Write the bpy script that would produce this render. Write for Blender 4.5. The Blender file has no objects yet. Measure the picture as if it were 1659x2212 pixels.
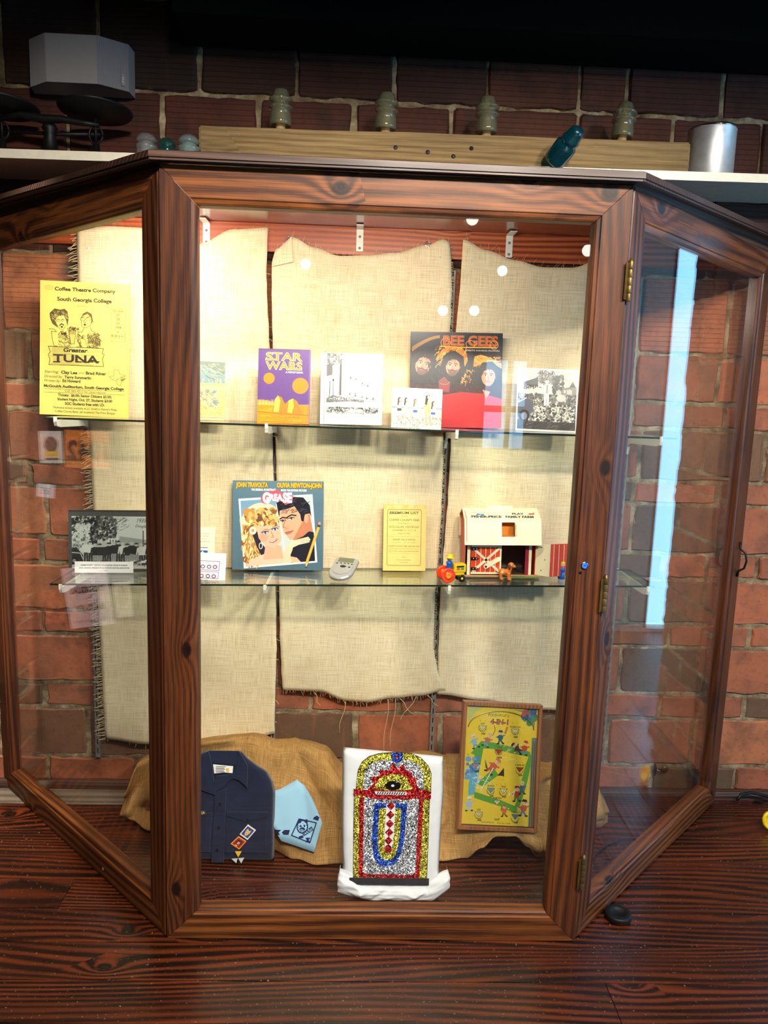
import bpy, bmesh, math, random
import numpy as np
from mathutils import Vector, Matrix, noise as mnoise

rnd = random.Random(7)
scene = bpy.context.scene
COL = scene.collection

# ------------------------------------------------------------------ camera
cam_d = bpy.data.cameras.new('camera'); cam = bpy.data.objects.new('camera', cam_d); COL.objects.link(cam)
cam_d.sensor_fit = 'HORIZONTAL'; cam_d.sensor_width = 36.0; cam_d.lens = 36.0 * 1650 / 1659
cam_d.clip_start = 0.02; cam_d.clip_end = 200
def cam_matrix(yaw, pitch, roll, loc):
    cy, sy, cp, sp = math.cos(yaw), math.sin(yaw), math.cos(pitch), math.sin(pitch)
    f = Vector((sy * cp, cy * cp, -sp)); r = Vector((cy, -sy, 0)); u = r.cross(f)
    c, s = math.cos(roll), math.sin(roll)
    r2 = c * r + s * u; u2 = -s * r + c * u
    m = Matrix.Identity(4)
    for i in range(3):
        m[i][0] = r2[i]; m[i][1] = u2[i]; m[i][2] = -f[i]; m[i][3] = loc[i]
    return m
cam.matrix_world = cam_matrix(0.0373, 0.1522, 0.0343, (-0.0793, -1.8994, 1.485))
scene.camera = cam

# ------------------------------------------------------------------ world, colour management
world = bpy.data.worlds.new('world'); scene.world = world; world.use_nodes = True
bg = world.node_tree.nodes['Background']
bg.inputs[0].default_value = (0.26, 0.62, 1.0, 1); bg.inputs[1].default_value = 4.5
scene.view_settings.view_transform = 'Standard'; scene.view_settings.look = 'None'
scene.view_settings.exposure = 0.22; scene.view_settings.gamma = 1.0
scene.view_settings.use_curve_mapping = False
scene.cycles.max_bounces = 8; scene.cycles.transparent_max_bounces = 24
scene.cycles.glossy_bounces = 4; scene.cycles.diffuse_bounces = 3; scene.cycles.transmission_bounces = 8
scene.cycles.caustics_reflective = False; scene.cycles.caustics_refractive = False
scene.cycles.use_denoising = True; scene.cycles.sample_clamp_indirect = 6.0
scene.cycles.use_adaptive_sampling = True

# ------------------------------------------------------------------ lights
def light(kind, name, loc, target, power, color, **kw):
    d = bpy.data.lights.new(name, kind); d.energy = power; d.color = color
    for k, v in kw.items(): setattr(d, k, v)
    o = bpy.data.objects.new(name, d); COL.objects.link(o); o.location = loc
    v = Vector(target) - Vector(loc)
    o.rotation_euler = v.to_track_quat('-Z', 'Y').to_euler()
    return o
WARM = (1.0, 0.90, 0.76)
# the strip lamps of the case, tucked up behind the front and left top rails
light('AREA', 'case_lamp_front', (-0.12, 0.075, 1.955), (-0.16, 0.62, 1.35), 8.6, WARM, shape='RECTANGLE', size=0.75, size_y=0.03)
light('AREA', 'case_lamp_left', (-0.72, 0.40, 1.955), (-0.90, 0.80, 1.40), 5.4, WARM, shape='RECTANGLE', size=0.30, size_y=0.03)
# track spots of the room, aimed down at the cabinet
for i, (sx, tx, pw) in enumerate(((0.10, -0.75, 170), (0.60, 0.15, 180), (1.50, 0.75, 180))):
    light('SPOT', 'track_spot_%d' % i, (sx, -2.0, 2.78), (tx, 0.45, 0.95), pw, (1.0, 0.92, 0.80),
          spot_size=math.radians(66), spot_blend=0.45, shadow_soft_size=0.10)
# soft fill light added from above; no fitting stands there
light('AREA', 'room_fill_light', (0.2, -2.6, 3.0), (0.1, -1.2, 0.0), 16, (1.0, 0.90, 0.78), shape='RECTANGLE', size=2.6, size_y=1.0, spread=math.radians(110))
# ------------------------------------------------------------------ object helpers
def tag(o, label=None, cat=None, group=None, kind=None):
    if label: o['label'] = label
    if cat: o['category'] = cat
    if group: o['group'] = group
    if kind: o['kind'] = kind
    return o
def empty(name, loc=(0, 0, 0), rot=(0, 0, 0), parent=None):
    o = bpy.data.objects.new(name, None); COL.objects.link(o)
    o.location = loc; o.rotation_euler = rot; o.empty_display_size = 0.05
    if parent: o.parent = parent
    return o
class MB:
    """collects geometry for one mesh object"""
    def __init__(s): s.v = []; s.f = []; s.m = []; s.uv = {}; s.sm = []
    def add(s, vs, fs, mi=0, smooth=False, M=None):
        b = len(s.v)
        for v in vs:
            s.v.append(tuple(M @ Vector(v)) if M else tuple(v))
        for f in fs:
            s.f.append(tuple(b + i for i in f)); s.m.append(mi); s.sm.append(smooth)
        return b
    def box(s, x0, x1, y0, y1, z0, z1, mi=0, M=None, bv=0.0):
        if bv <= 0:
            vs = [(x0,y0,z0),(x1,y0,z0),(x1,y1,z0),(x0,y1,z0),(x0,y0,z1),(x1,y0,z1),(x1,y1,z1),(x0,y1,z1)]
            fs = [(3,2,1,0),(4,5,6,7),(0,1,5,4),(1,2,6,5),(2,3,7,6),(3,0,4,7)]
            s.add(vs, fs, mi, False, M); return
        bm = bmesh.new(); bmesh.ops.create_cube(bm, size=1)
        for v in bm.verts:
            v.co = Vector(((x0+x1)/2 + v.co.x*(x1-x0), (y0+y1)/2 + v.co.y*(y1-y0), (z0+z1)/2 + v.co.z*(z1-z0)))
        bmesh.ops.bevel(bm, geom=bm.edges[:], offset=bv, segments=2, profile=0.5, affect='EDGES')
        s.bm(bm, mi, False, M)
    def bm(s, bm, mi=0, smooth=False, M=None):
        bm.verts.index_update()
        s.add([v.co[:] for v in bm.verts], [[v.index for v in f.verts] for f in bm.faces], mi, smooth, M); bm.free()
    def prism(s, pts, d0, d1, plane='xz', mi=0, M=None, side_mi=None, bv=0.0):
        """polygon pts (a,b) extruded along the third axis from d0 to d1; front (d0) faces -axis"""
        n = len(pts)
        def P(a, b, d): return {'xz': (a, d, b), 'xy': (a, b, d), 'yz': (d, a, b)}[plane]
        vs = [P(a, b, d0) for a, b in pts] + [P(a, b, d1) for a, b in pts]
        s.add(vs, [tuple(range(n)), tuple(range(2*n-1, n-1, -1))], mi, False, M)
        s.add(vs, [(i, i+n, (i+1) % n + n, (i+1) % n) for i in range(n)], mi if side_mi is None else side_mi, False, M)
    def lathe(s, prof, seg=24, mi=0, smooth=True, M=None, cap=True):
        vs = []; fs = []; n = len(prof)
        for k in range(seg):
            a = 2*math.pi*k/seg; c, q = math.cos(a), math.sin(a)
            for r, z in prof: vs.append((r*c, r*q, z))
        for k in range(seg):
            k2 = (k+1) % seg
            for i in range(n-1): fs.append((k*n+i, k2*n+i, k2*n+i+1, k*n+i+1))
        s.add(vs, fs, mi, smooth, M)
        if cap:
            for i, flip in ((0, True), (n-1, False)):
                if prof[i][0] > 1e-6:
                    ring = [(prof[i][0]*math.cos(2*math.pi*k/seg), prof[i][0]*math.sin(2*math.pi*k/seg), prof[i][1]) for k in range(seg)]
                    s.add(ring, [tuple(range(seg))[::-1] if flip else tuple(range(seg))], mi, False, M)
    def tube(s, pts, r, seg=8, mi=0, M=None, cap=True, smooth=True):
        pts = [Vector(p) for p in pts]; vs = []; fs = []; n = len(pts)
        rs = r if isinstance(r, (list, tuple)) else [r]*n
        up = None
        for i, p in enumerate(pts):
            t = (pts[min(i+1, n-1)] - pts[max(i-1, 0)]).normalized()
            if up is None:
                up = Vector((0, 0, 1)) if abs(t.z) < 0.9 else Vector((1, 0, 0))
            a = t.cross(up).normalized(); up = a.cross(t).normalized()
            for k in range(seg):
                w = 2*math.pi*k/seg
                vs.append(p + rs[i]*(math.cos(w)*a + math.sin(w)*up))
        for i in range(n-1):
            for k in range(seg):
                k2 = (k+1) % seg
                fs.append((i*seg+k, i*seg+k2, (i+1)*seg+k2, (i+1)*seg+k))
        if cap: fs += [tuple(range(seg))[::-1], tuple(range((n-1)*seg, n*seg))]
        s.add(vs, fs, mi, smooth, M)
    def grid(s, nu, nv, fn, mi=0, smooth=True, M=None):
        vs = [fn(i/(nu-1), j/(nv-1)) for j in range(nv) for i in range(nu)]
        fs = [(j*nu+i, j*nu+i+1, (j+1)*nu+i+1, (j+1)*nu+i) for j in range(nv-1) for i in range(nu-1)]
        b = s.add(vs, fs, mi, smooth, M)
        return b
    def sphere(s, c, r, mi=0, M=None, seg=16, rings=10, sc=(1, 1, 1)):
        prof = [(math.sin(math.pi*i/rings), -math.cos(math.pi*i/rings)) for i in range(rings+1)]
        prof[0] = (0.0001, -1); prof[-1] = (0.0001, 1)
        T = Matrix.Translation(c) @ Matrix.Diagonal((r*sc[0], r*sc[1], r*sc[2], 1))
        s.lathe(prof, seg, mi, True, (M @ T) if M else T, cap=False)
    def build(s, name, mats, parent=None, uvf=None, weld=False, uvs=None):
        me = bpy.data.meshes.new(name); me.from_pydata(s.v, [], s.f)
        for m in (mats if isinstance(mats, (list, tuple)) else [mats]): me.materials.append(m)
        me.polygons.foreach_set('material_index', s.m); me.polygons.foreach_set('use_smooth', s.sm)
        if uvf:
            uv = me.uv_layers.new(name='uv')
            for li, l in enumerate(me.loops): uv.data[li].uv = uvf(me.vertices[l.vertex_index].co)
        if uvs:
            uv = me.uv_layers.new(name='uv')
            for li, l in enumerate(me.loops): uv.data[li].uv = uvs[l.vertex_index]
        if weld:
            bm = bmesh.new(); bm.from_mesh(me); bmesh.ops.remove_doubles(bm, verts=bm.verts[:], dist=1e-5)
            bmesh.ops.recalc_face_normals(bm, faces=bm.faces[:]); bm.to_mesh(me); bm.free()
        me.update()
        o = bpy.data.objects.new(name, me); COL.objects.link(o)
        if parent: o.parent = parent
        return o
def RX(a): return Matrix.Rotation(a, 4, 'X')
def RY(a): return Matrix.Rotation(a, 4, 'Y')
def RZ(a): return Matrix.Rotation(a, 4, 'Z')
def TR(x, y, z): return Matrix.Translation((x, y, z))
def lerp(a, b, t): return a + (b - a) * t
def interp(tab, x):
    if x <= tab[0][0]: return tab[0][1]
    for (x0, y0), (x1, y1) in zip(tab, tab[1:]):
        if x <= x1: return y0 + (y1 - y0) * (x - x0) / (x1 - x0)
    return tab[-1][1]
def smooth_interp(tab, x):
    if x <= tab[0][0]: return tab[0][1]
    for (x0, y0), (x1, y1) in zip(tab, tab[1:]):
        if x <= x1:
            t = (x - x0) / (x1 - x0); t = t*t*(3 - 2*t); return y0 + (y1 - y0) * t
    return tab[-1][1]
def nz(x, y, z=0.0): return mnoise.noise(Vector((x, y, z)))

# ------------------------------------------------------------------ material helpers
def lin(c):
    """sRGB 0-255 or 0-1 triple to linear"""
    if max(c) > 1.0: c = [x / 255 for x in c]
    return tuple(x / 12.92 if x <= 0.04045 else ((x + 0.055) / 1.055) ** 2.4 for x in c)
def rgba(c): return tuple(lin(c)) + (1,)
class G:
    def __init__(s, name):
        s.mat = bpy.data.materials.new(name); s.mat.use_nodes = True
        s.nt = s.mat.node_tree; s.b = s.nt.nodes['Principled BSDF']; s.out = s.nt.nodes['Material Output']
    def n(s, t, **kw):
        nd = s.nt.nodes.new('ShaderNode' + t)
        for k, v in kw.items():
            if k.startswith('p_'): setattr(nd, k[2:], v)
        for k, v in kw.items():
            if k.startswith('p_'): continue
            key = int(k[1:]) if k[0] == 'i' and k[1:].isdigit() else k.replace('_', ' ')
            s.set(nd.inputs[key], v)
        return nd
    def set(s, inp, v):
        if hasattr(v, 'is_linked') or isinstance(v, bpy.types.NodeSocket): s.nt.links.new(v, inp)
        else: inp.default_value = v
    def m(s, op, a, b=0.0, c=0.0, clamp=False):
        nd = s.n('Math', p_operation=op, p_use_clamp=clamp, i0=a, i1=b, i2=c); return nd.outputs[0]
    def coord(s, which='Object'): return s.n('TexCoord').outputs[which]
    def mapping(s, v, scale=(1, 1, 1), rot=(0, 0, 0), loc=(0, 0, 0)):
        return s.n('Mapping', Vector=v, Scale=scale, Rotation=rot, Location=loc).outputs[0]
    def noise(s, v, scale=5.0, detail=3.0, rough=0.5, dist=0.0):
        return s.n('TexNoise', Vector=v, Scale=scale, Detail=detail, Roughness=rough, Distortion=dist).outputs[0]
    def ramp(s, f, stops, interp='LINEAR'):
        nd = s.n('ValToRGB', Fac=f); cr = nd.color_ramp; cr.interpolation = interp
        while len(cr.elements) < len(stops): cr.elements.new(0.5)
        for e, (p, c) in zip(cr.elements, stops): e.position = p; e.color = rgba(c) if len(c) == 3 else c
        return nd.outputs[0]
    def step(s, f, a, b): # smooth 0..1
        return s.n('MapRange', p_interpolation_type='SMOOTHSTEP', Value=f, From_Min=a, From_Max=b).outputs[0]
    def mix(s, f, a, b, blend='MIX'):
        nd = s.n('Mix', p_data_type='RGBA', p_blend_type=blend)
        s.set(nd.inputs[0], f); s.set(nd.inputs[6], a if not isinstance(a, tuple) or len(a) == 4 else rgba(a))
        s.set(nd.inputs[7], b if not isinstance(b, tuple) or len(b) == 4 else rgba(b)); return nd.outputs[2]
    def bump(s, h, dist=0.002, strength=1.0):
        s.set(s.b.inputs['Normal'], s.n('Bump', Height=h, Distance=dist, Strength=strength).outputs[0])
    def P(s, **kw):
        for k, v in kw.items():
            key = k.replace('_', ' ')
            if key in ('Base Color', 'Emission Color', 'Coat Tint') and isinstance(v, tuple) and len(v) == 3: v = rgba(v)
            s.set(s.b.inputs[key], v)
        return s.mat
def plain(name, c, rough=0.5, metal=0.0, spec=0.5, var=0.0, **kw):
    g = G(name)
    if var:
        n = g.noise(g.coord(), 40, 3); c1 = tuple(max(0, x * (1 - var)) for x in c); c2 = tuple(min(255 if max(c) > 1 else 1, x * (1 + var)) for x in c)
        g.P(Base_Color=g.ramp(n, [(0.3, c1), (0.7, c2)]))
    else: g.P(Base_Color=c)
    g.P(Roughness=rough, Metallic=metal, **{'Specular_IOR_Level': spec}); g.P(**kw)
    return g.mat
def emit(name, c, strength):
    g = G(name); return g.P(Base_Color=(0, 0, 0), Emission_Color=c, Emission_Strength=strength)
def glass_pane(name, tint=(1, 1, 1), ior=1.5, dirt=0.0, rough=0.0):
    """clear sheet: Fresnel mirror over a straight see-through, so that light passes"""
    g = G(name); nt = g.nt
    tr = g.n('BsdfTransparent', Color=tint + (1,)); gl = g.n('BsdfGlossy', Color=(1, 1, 1, 1), Roughness=rough)
    bf = g.n('NewGeometry').outputs['Backfacing']   # a thin sheet mirrors alike from both of its faces
    fr = g.n('Fresnel', IOR=g.m('ADD', ior, g.m('MULTIPLY', bf, 1.0 / ior - ior))).outputs[0]
    mx = g.n('MixShader', i0=fr, i1=tr.outputs[0], i2=gl.outputs[0])
    last = mx.outputs[0]
    if dirt:
        df = g.n('BsdfDiffuse', Color=(0.8, 0.8, 0.8, 1))
        sm = g.step(g.noise(g.mapping(g.coord(), (1, 1, 1)), 3.0, 5, 0.6, 0.6), 0.55, 0.85)
        last = g.n('MixShader', i0=g.m('MULTIPLY', sm, dirt), i1=last, i2=df.outputs[0]).outputs[0]
    nt.links.new(last, g.out.inputs[0]); nt.nodes.remove(g.b)
    return g.mat
def wood(name, cols, axis='X', rough=0.38, ring=55.0, warp=1.0, knots=1.0, coat=0.15, fine=0.35, contrast=1.0, dirt=0.0, bump=0.0006, spec=0.5):
    """flat-sawn boards: rings warped along the grain, knots, fine fibre; cols dark..light"""
    g = G(name)
    oi = g.n('ObjectInfo').outputs['Random']
    sx = g.n('SeparateXYZ', Vector=g.coord())
    ax = {'X': (0, 1, 2), 'Y': (1, 0, 2), 'Z': (2, 0, 1)}[axis]
    L, a, b = (sx.outputs[i] for i in ax)
    L = g.m('ADD', L, g.m('MULTIPLY', oi, 37.0)); a2 = g.m('ADD', g.m('ADD', a, g.m('MULTIPLY', b, 0.73)), g.m('MULTIPLY', oi, 11.0))
    def vec(l, s_): return g.n('CombineXYZ', X=g.m('MULTIPLY', L, l), Y=g.m('MULTIPLY', a2, s_), Z=oi).outputs[0]
    w1 = g.m('SUBTRACT', g.noise(vec(0.55, 3.2), 1.0, 1, 0.4), 0.5)
    w2 = g.m('SUBTRACT', g.noise(vec(3.0, 30.0), 1.0, 2, 0.5), 0.5)
    ph = g.m('ADD', g.m('MULTIPLY', a2, ring), g.m('ADD', g.m('MULTIPLY', w1, 60.0 * warp), g.m('MULTIPLY', w2, 2.4 * warp)))
    kfac = 0.0
    if knots:
        vo = g.n('TexVoronoi', p_voronoi_dimensions='2D', Vector=vec(4.6, 8.0), Scale=1.0, Randomness=1.0)
        kd = vo.outputs['Distance']
        pick = g.m('GREATER_THAN', g.n('SeparateColor', Color=vo.outputs['Color']).outputs[0], 1.0 - 0.20 * knots)
        ph = g.m('ADD', ph, g.m('MULTIPLY', g.m('MULTIPLY', g.m('EXPONENT', g.m('MULTIPLY', kd, -6.0)), 20.0), pick))
        kfac = g.m('MULTIPLY', g.m('SUBTRACT', 1.0, g.step(kd, 0.07, 0.13)), pick)
    v = g.m('POWER', g.m('ADD', g.m('MULTIPLY', g.m('SINE', ph), 0.5), 0.5), 0.8)
    zone = g.step(g.noise(vec(0.9, 7.0), 1.0, 2, 0.5), 0.30, 0.68)
    v = g.m('ADD', g.m('MULTIPLY', g.m('SUBTRACT', v, 0.5), g.m('ADD', 0.25, g.m('MULTIPLY', zone, 0.75))), 0.5)
    fb = g.noise(vec(5.0, 420.0), 1.0, 3, 0.65)
    blotch = g.noise(vec(1.3, 5.0), 2.0, 4, 0.6)
    f = g.m('ADD', g.m('MULTIPLY', v, 0.42 * contrast), g.m('ADD', g.m('MULTIPLY', fb, fine), g.m('MULTIPLY', blotch, 0.45)))
    f = g.m('SUBTRACT', f, 0.12)
    c = g.ramp(f, [(0.20, cols[0]), (0.5, cols[1]), (0.84, cols[2])])
    if knots: c = g.mix(g.m('MULTIPLY', kfac, 0.88), c, tuple(x * 0.35 for x in cols[0]))
    if dirt:
        sp = g.step(g.noise(g.coord(), 110.0, 3, 0.7), 0.64, 0.69)
        c = g.mix(g.m('MULTIPLY', sp, dirt), c, (190, 170, 140))
    g.P(Base_Color=c, Roughness=g.m('ADD', rough - 0.08, g.m('MULTIPLY', fb, 0.2)), Coat_Weight=coat, Coat_Roughness=0.22, Specular_IOR_Level=spec)
    g.bump(g.m('ADD', g.m('MULTIPLY', fb, 0.6), g.m('MULTIPLY', v, 0.4)), bump, 0.6)
    return g.mat
# ------------------------------------------------------------------ shared materials
M = {}
WOODF = ((12, 6, 3), (70, 34, 14), (146, 84, 35))
M['wood_x'] = wood('stained_pine_along_x', WOODF, 'X', ring=300, rough=0.5, knots=1.0, contrast=0.7, fine=0.66, coat=0.06, spec=0.3)
M['wood_z'] = wood('stained_pine_along_z', ((11, 5, 3), (57, 27, 12), (118, 64, 29)), 'Z', ring=300, rough=0.5, knots=1.0, contrast=0.7, fine=0.66, coat=0.06, spec=0.3)
M['door_x'] = wood('polished_pine_along_x', WOODF, 'X', ring=300, rough=0.42, knots=1.0, contrast=0.7, fine=0.66, coat=0.55, spec=0.4)
M['door_z'] = wood('polished_pine_along_z', ((11, 5, 3), (57, 27, 12), (118, 64, 29)), 'Z', ring=300, rough=0.42, knots=1.0, contrast=0.7, fine=0.66, coat=0.4, spec=0.4)
M['top_wood'] = wood('weathered_dark_board', ((22, 13, 10), (62, 38, 27), (104, 70, 52)), 'X', ring=500, rough=0.5, knots=0)
M['ceiling_wood'] = wood('case_ceiling_board', ((66, 28, 18), (120, 62, 42), (160, 92, 64)), 'X', ring=260, rough=0.22, knots=0, coat=0.5)
M['ledger_wood'] = wood('red_pine_ledger', ((84, 30, 14), (168, 76, 40), (212, 124, 72)), 'X', ring=420, rough=0.36, knots=1.0)
M['floor_wood'] = wood('dark_floor_pine', ((7, 3, 2), (29, 11, 5), (110, 47, 18)), 'X', ring=290, rough=0.30, warp=1.6, knots=0.5, coat=0.3, fine=0.4, contrast=1.25, dirt=0.5, spec=0.4)
M['worn_wood'] = wood('grey_worn_board', ((66, 56, 46), (112, 98, 82), (142, 128, 108)), 'X', ring=200, rough=0.75, knots=0, coat=0.0, dirt=0.3)
M['old_beam'] = wood('old_cross_arm', ((44, 33, 20), (116, 95, 62), (158, 132, 92)), 'X', ring=420, rough=0.8, knots=0.8, coat=0.0, contrast=0.55, fine=0.7, spec=.2, bump=0.0015)
M['frame_wood'] = wood('game_frame_wood', ((112, 66, 36), (166, 106, 62), (190, 130, 82)), 'Z', ring=500, rough=0.4, knots=0, coat=0.2, contrast=0.5)
M['glass'] = glass_pane('window_glass', (0.985, 0.995, 0.99), 1.5, dirt=0.0)
M['glass_clear'] = glass_pane('clear_glass', (0.97, 0.99, 0.98), 1.5)
M['shelf_glass'] = glass_pane('shelf_glass', (0.93, 0.97, 0.94), 1.55)
M['glass_edge'] = plain('glass_edge_green', (26, 40, 34), 0.12, spec=0.8)
M['white_paint'] = plain('white_shelf_paint', (246, 238, 214), 0.5, var=0.02)
M['white_steel'] = plain('white_enamel_steel', (232, 228, 214), 0.35)
M['grey_steel'] = plain('dull_grey_steel', (138, 130, 122), 0.5, 0.3, var=0.1)
M['black'] = plain('black', (14, 13, 13), 0.5)
M['dark_slot'] = plain('slot_black', (8, 7, 7), 0.9)
M['brass'] = plain('aged_brass', (112, 90, 50), 0.42, 0.7, var=0.15)
M['black_iron'] = plain('black_iron', (20, 20, 22), 0.5, 0.4, var=0.2)
M['chrome'] = plain('chrome', (200, 200, 205), 0.15, 1.0)
M['led'] = emit('blue_led', (20, 80, 255), 3.2)
M['led_core'] = emit('blue_led_core', (30, 70, 200), 1.6)

def brick_mat(name='old_brick', tone=1.0):
    g = G(name); pos = g.n('NewGeometry').outputs['Position']
    oi = g.n('ObjectInfo').outputs['Random']
    gen = g.n('SeparateXYZ', Vector=g.coord('Generated'))
    base = g.ramp(oi, [(0.0, (98, 76, 58)), (0.14, (122, 88, 64)), (0.34, (170, 100, 70)), (0.62, (186, 106, 72)), (0.82, (152, 90, 66)), (1.0, (198, 122, 82))])
    p2 = g.n('VectorMath', p_operation='ADD', i0=pos, i1=g.n('CombineXYZ', X=g.m('MULTIPLY', oi, 9.0), Z=oi).outputs[0]).outputs[0]
    n1 = g.noise(p2, 9, 5, 0.6); n2 = g.noise(p2, 55, 5, 0.7); n3 = g.noise(g.mapping(p2, (26, 26, 3.0)), 1.0, 3, 0.6)
    c = g.mix(g.m('MULTIPLY', g.step(n1, 0.42, 0.75), 0.7), base, (104, 70, 54))
    c = g.mix(g.m('MULTIPLY', g.step(n2, 0.5, 0.72), 0.35), c, (62, 38, 30))
    n4 = g.noise(p2, 3.5, 4, 0.65)
    c = g.mix(g.m('MULTIPLY', g.step(n4, 0.55, 0.72), 0.35), c, (56, 42, 34)); c = g.mix(g.m('MULTIPLY', g.step(n4, 0.46, 0.30), 0.30), c, (170, 120, 90))
    pd_ = g.n('VectorMath', p_operation='LENGTH', i0=g.n('VectorMath', p_operation='MULTIPLY', i0=g.n('VectorMath', p_operation='SUBTRACT', i0=pos, i1=(-1.02, .8, 1.865)).outputs[0], i1=(1, 0, 1.5)).outputs[0]).outputs['Value']
    c = g.mix(g.m('MULTIPLY', g.m('SUBTRACT', 1.0, g.step(g.m('ADD', pd_, g.m('MULTIPLY', n2, .05)), .06, .13)), .8), c, (50, 84, 78))
    c = g.mix(g.m('MULTIPLY', g.step(n3, 0.58, 0.75), 0.28), c, (176, 116, 82))
    # tall tiles carry combed lines
    isz = g.step(g.n('SeparateXYZ', Vector=pos).outputs[2], 1.655, 1.66)
    zz = g.m('MULTIPLY', g.n('SeparateXYZ', Vector=g.n('VectorMath', p_operation='ADD', i0=pos, i1=g.n('CombineXYZ', Z=g.m('MULTIPLY', n1, 0.004)).outputs[0]).outputs[0]).outputs[2], 2*math.pi/0.0165)
    groove = g.m('MULTIPLY', g.step(g.m('SINE', zz), 0.86, 0.98), isz)
    c = g.mix(g.m('MULTIPLY', groove, 0.38), c, (48, 24, 18))
    # mortar dragged over the arrises, lime specks
    sp = g.step(g.noise(p2, 120, 3, 0.6), 0.69, 0.74)
    patch = g.step(g.noise(p2, 5, 2), 0.52, 0.68)
    c = g.mix(g.m('MULTIPLY', g.m('MULTIPLY', sp, patch), 0.9), c, (196, 178, 150))
    ez = g.m('ABSOLUTE', g.m('SUBTRACT', gen.outputs[2], 0.5)); ex = g.m('ABSOLUTE', g.m('SUBTRACT', gen.outputs[0], 0.5))
    edge = g.m('MAXIMUM', g.step(ez, 0.42, 0.52), g.step(ex, 0.46, 0.52))
    smear = g.step(g.m('ADD', g.noise(p2, 26, 5, 0.75), g.m('MULTIPLY', edge, 0.30)), 0.68, 0.80)
    c = g.mix(g.m('MULTIPLY', smear, 0.75), c, (182, 160, 126))
    if tone < 1: c = g.mix(1.0, c, (tone * .95, tone * .76, tone * .74, 1), 'MULTIPLY')
    g.P(Base_Color=c, Roughness=0.72, Specular_IOR_Level=0.35)
    g.bump(g.m('ADD', g.m('MULTIPLY', n2, 0.6), g.m('SUBTRACT', g.m('MULTIPLY', n1, 0.5), g.m('MULTIPLY', groove, 0.4))), 0.004, 0.7)
    return g.mat
M['brick'] = brick_mat()
def mortar_mat():
    g = G('lime_mortar'); pos = g.n('NewGeometry').outputs['Position']
    n1 = g.noise(pos, 12, 5, 0.65); n2 = g.noise(pos, 80, 4, 0.7)
    c = g.ramp(n1, [(0.3, (78, 66, 52)), (0.5, (146, 126, 96)), (0.7, (206, 188, 152))])
    c = g.mix(g.m('MULTIPLY', g.step(n2, 0.5, 0.75), 0.5), c, (90, 78, 62))
    g.P(Base_Color=c, Roughness=0.9, Specular_IOR_Level=0.2); g.bump(n2, 0.006, 1.0)
    return g.mat
M['mortar'] = mortar_mat()

# ------------------------------------------------------------------ brick wall behind the case
WY = 0.80
CZ = [0.020, 0.122, 0.312, 0.408, 0.592, 0.680, 0.852, 0.947, 1.128, 1.211, 1.397, 1.489, 1.660, 1.918, 2.180, 2.438, 2.720, 2.990]
JOINTS = [[-1.198, .11, 1.079, 1.407], [-1.044, -.057, .264, .896, 1.223], [-1.20, .10, 1.088, 1.411], [-1.318, .926, 1.255], [-1.197, 1.098, 1.402],
          [-1.328, .928, 1.259], [-1.19, 1.053, 1.215, 1.402], [-1.169, .923, 1.251], [-1.223, 1.227], [-1.298, .929, 1.386], [-1.06, .888, 1.227],
          [-1.209, .886, 1.19], [-1.301, .886, 1.202], [-1.13, .80, 1.11], [-1.061, -.752, -.439, -.122, .20, .63, .948, 1.252],
          [-1.266, -.957, -.63, -.311, .006, .317, .625, .782, 1.103], [-1.10, .45]]
def fill_joints(js):
    out = [js[0]]
    for a, b in zip(js, js[1:]):
        n = max(1, round((b - a) / 0.315))
        for k in range(1, n + 1): out.append(a + (b - a) * k / n)
    while out[0] > -2.2: out.insert(0, out[0] - 0.315)
    while out[-1] < 1.62: out.append(out[-1] + 0.315)
    out.append(1.935)
    return out
ROWS = [fill_joints(j) for j in JOINTS]
mb = MB(); x0, x1, z0, z1 = -2.3, 1.94, -0.02, 3.02; nu, nv = 300, 250
def mortar_pt(u, v):
    x = lerp(x0, x1, u); z = lerp(z0, z1, v)
    r = 0
    while r < len(CZ) - 2 and z > CZ[r + 1]: r += 1
    dz = min(abs(z - c) for c in CZ[max(0, r - 1):r + 3])
    dx = min(abs(x - j) for j in ROWS[r]) if CZ[0] < z < CZ[-1] else 1
    near = max(0.0, 1 - min(dz, dx) / 0.016)
    y = WY + 0.010 + 0.004 * nz(x * 30, z * 30) - near * max(0.0, 0.007 + 0.013 * nz(x * 9 + 3, z * 16, 5) + 0.006 * nz(x * 60, z * 60, 2))
    return (x, y, z)
mb.grid(nu, nv, mortar_pt, smooth=True)
wall = mb.build('wall_back', M['mortar'])
b2 = MB(); b2.box(-3.6, 1.938, WY + 0.02, WY + 0.30, -0.02, 3.02)
core = b2.build('wall_core', M['mortar'], wall); core['kind'] = 'stuff'
tag(wall, kind='structure')
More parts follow.
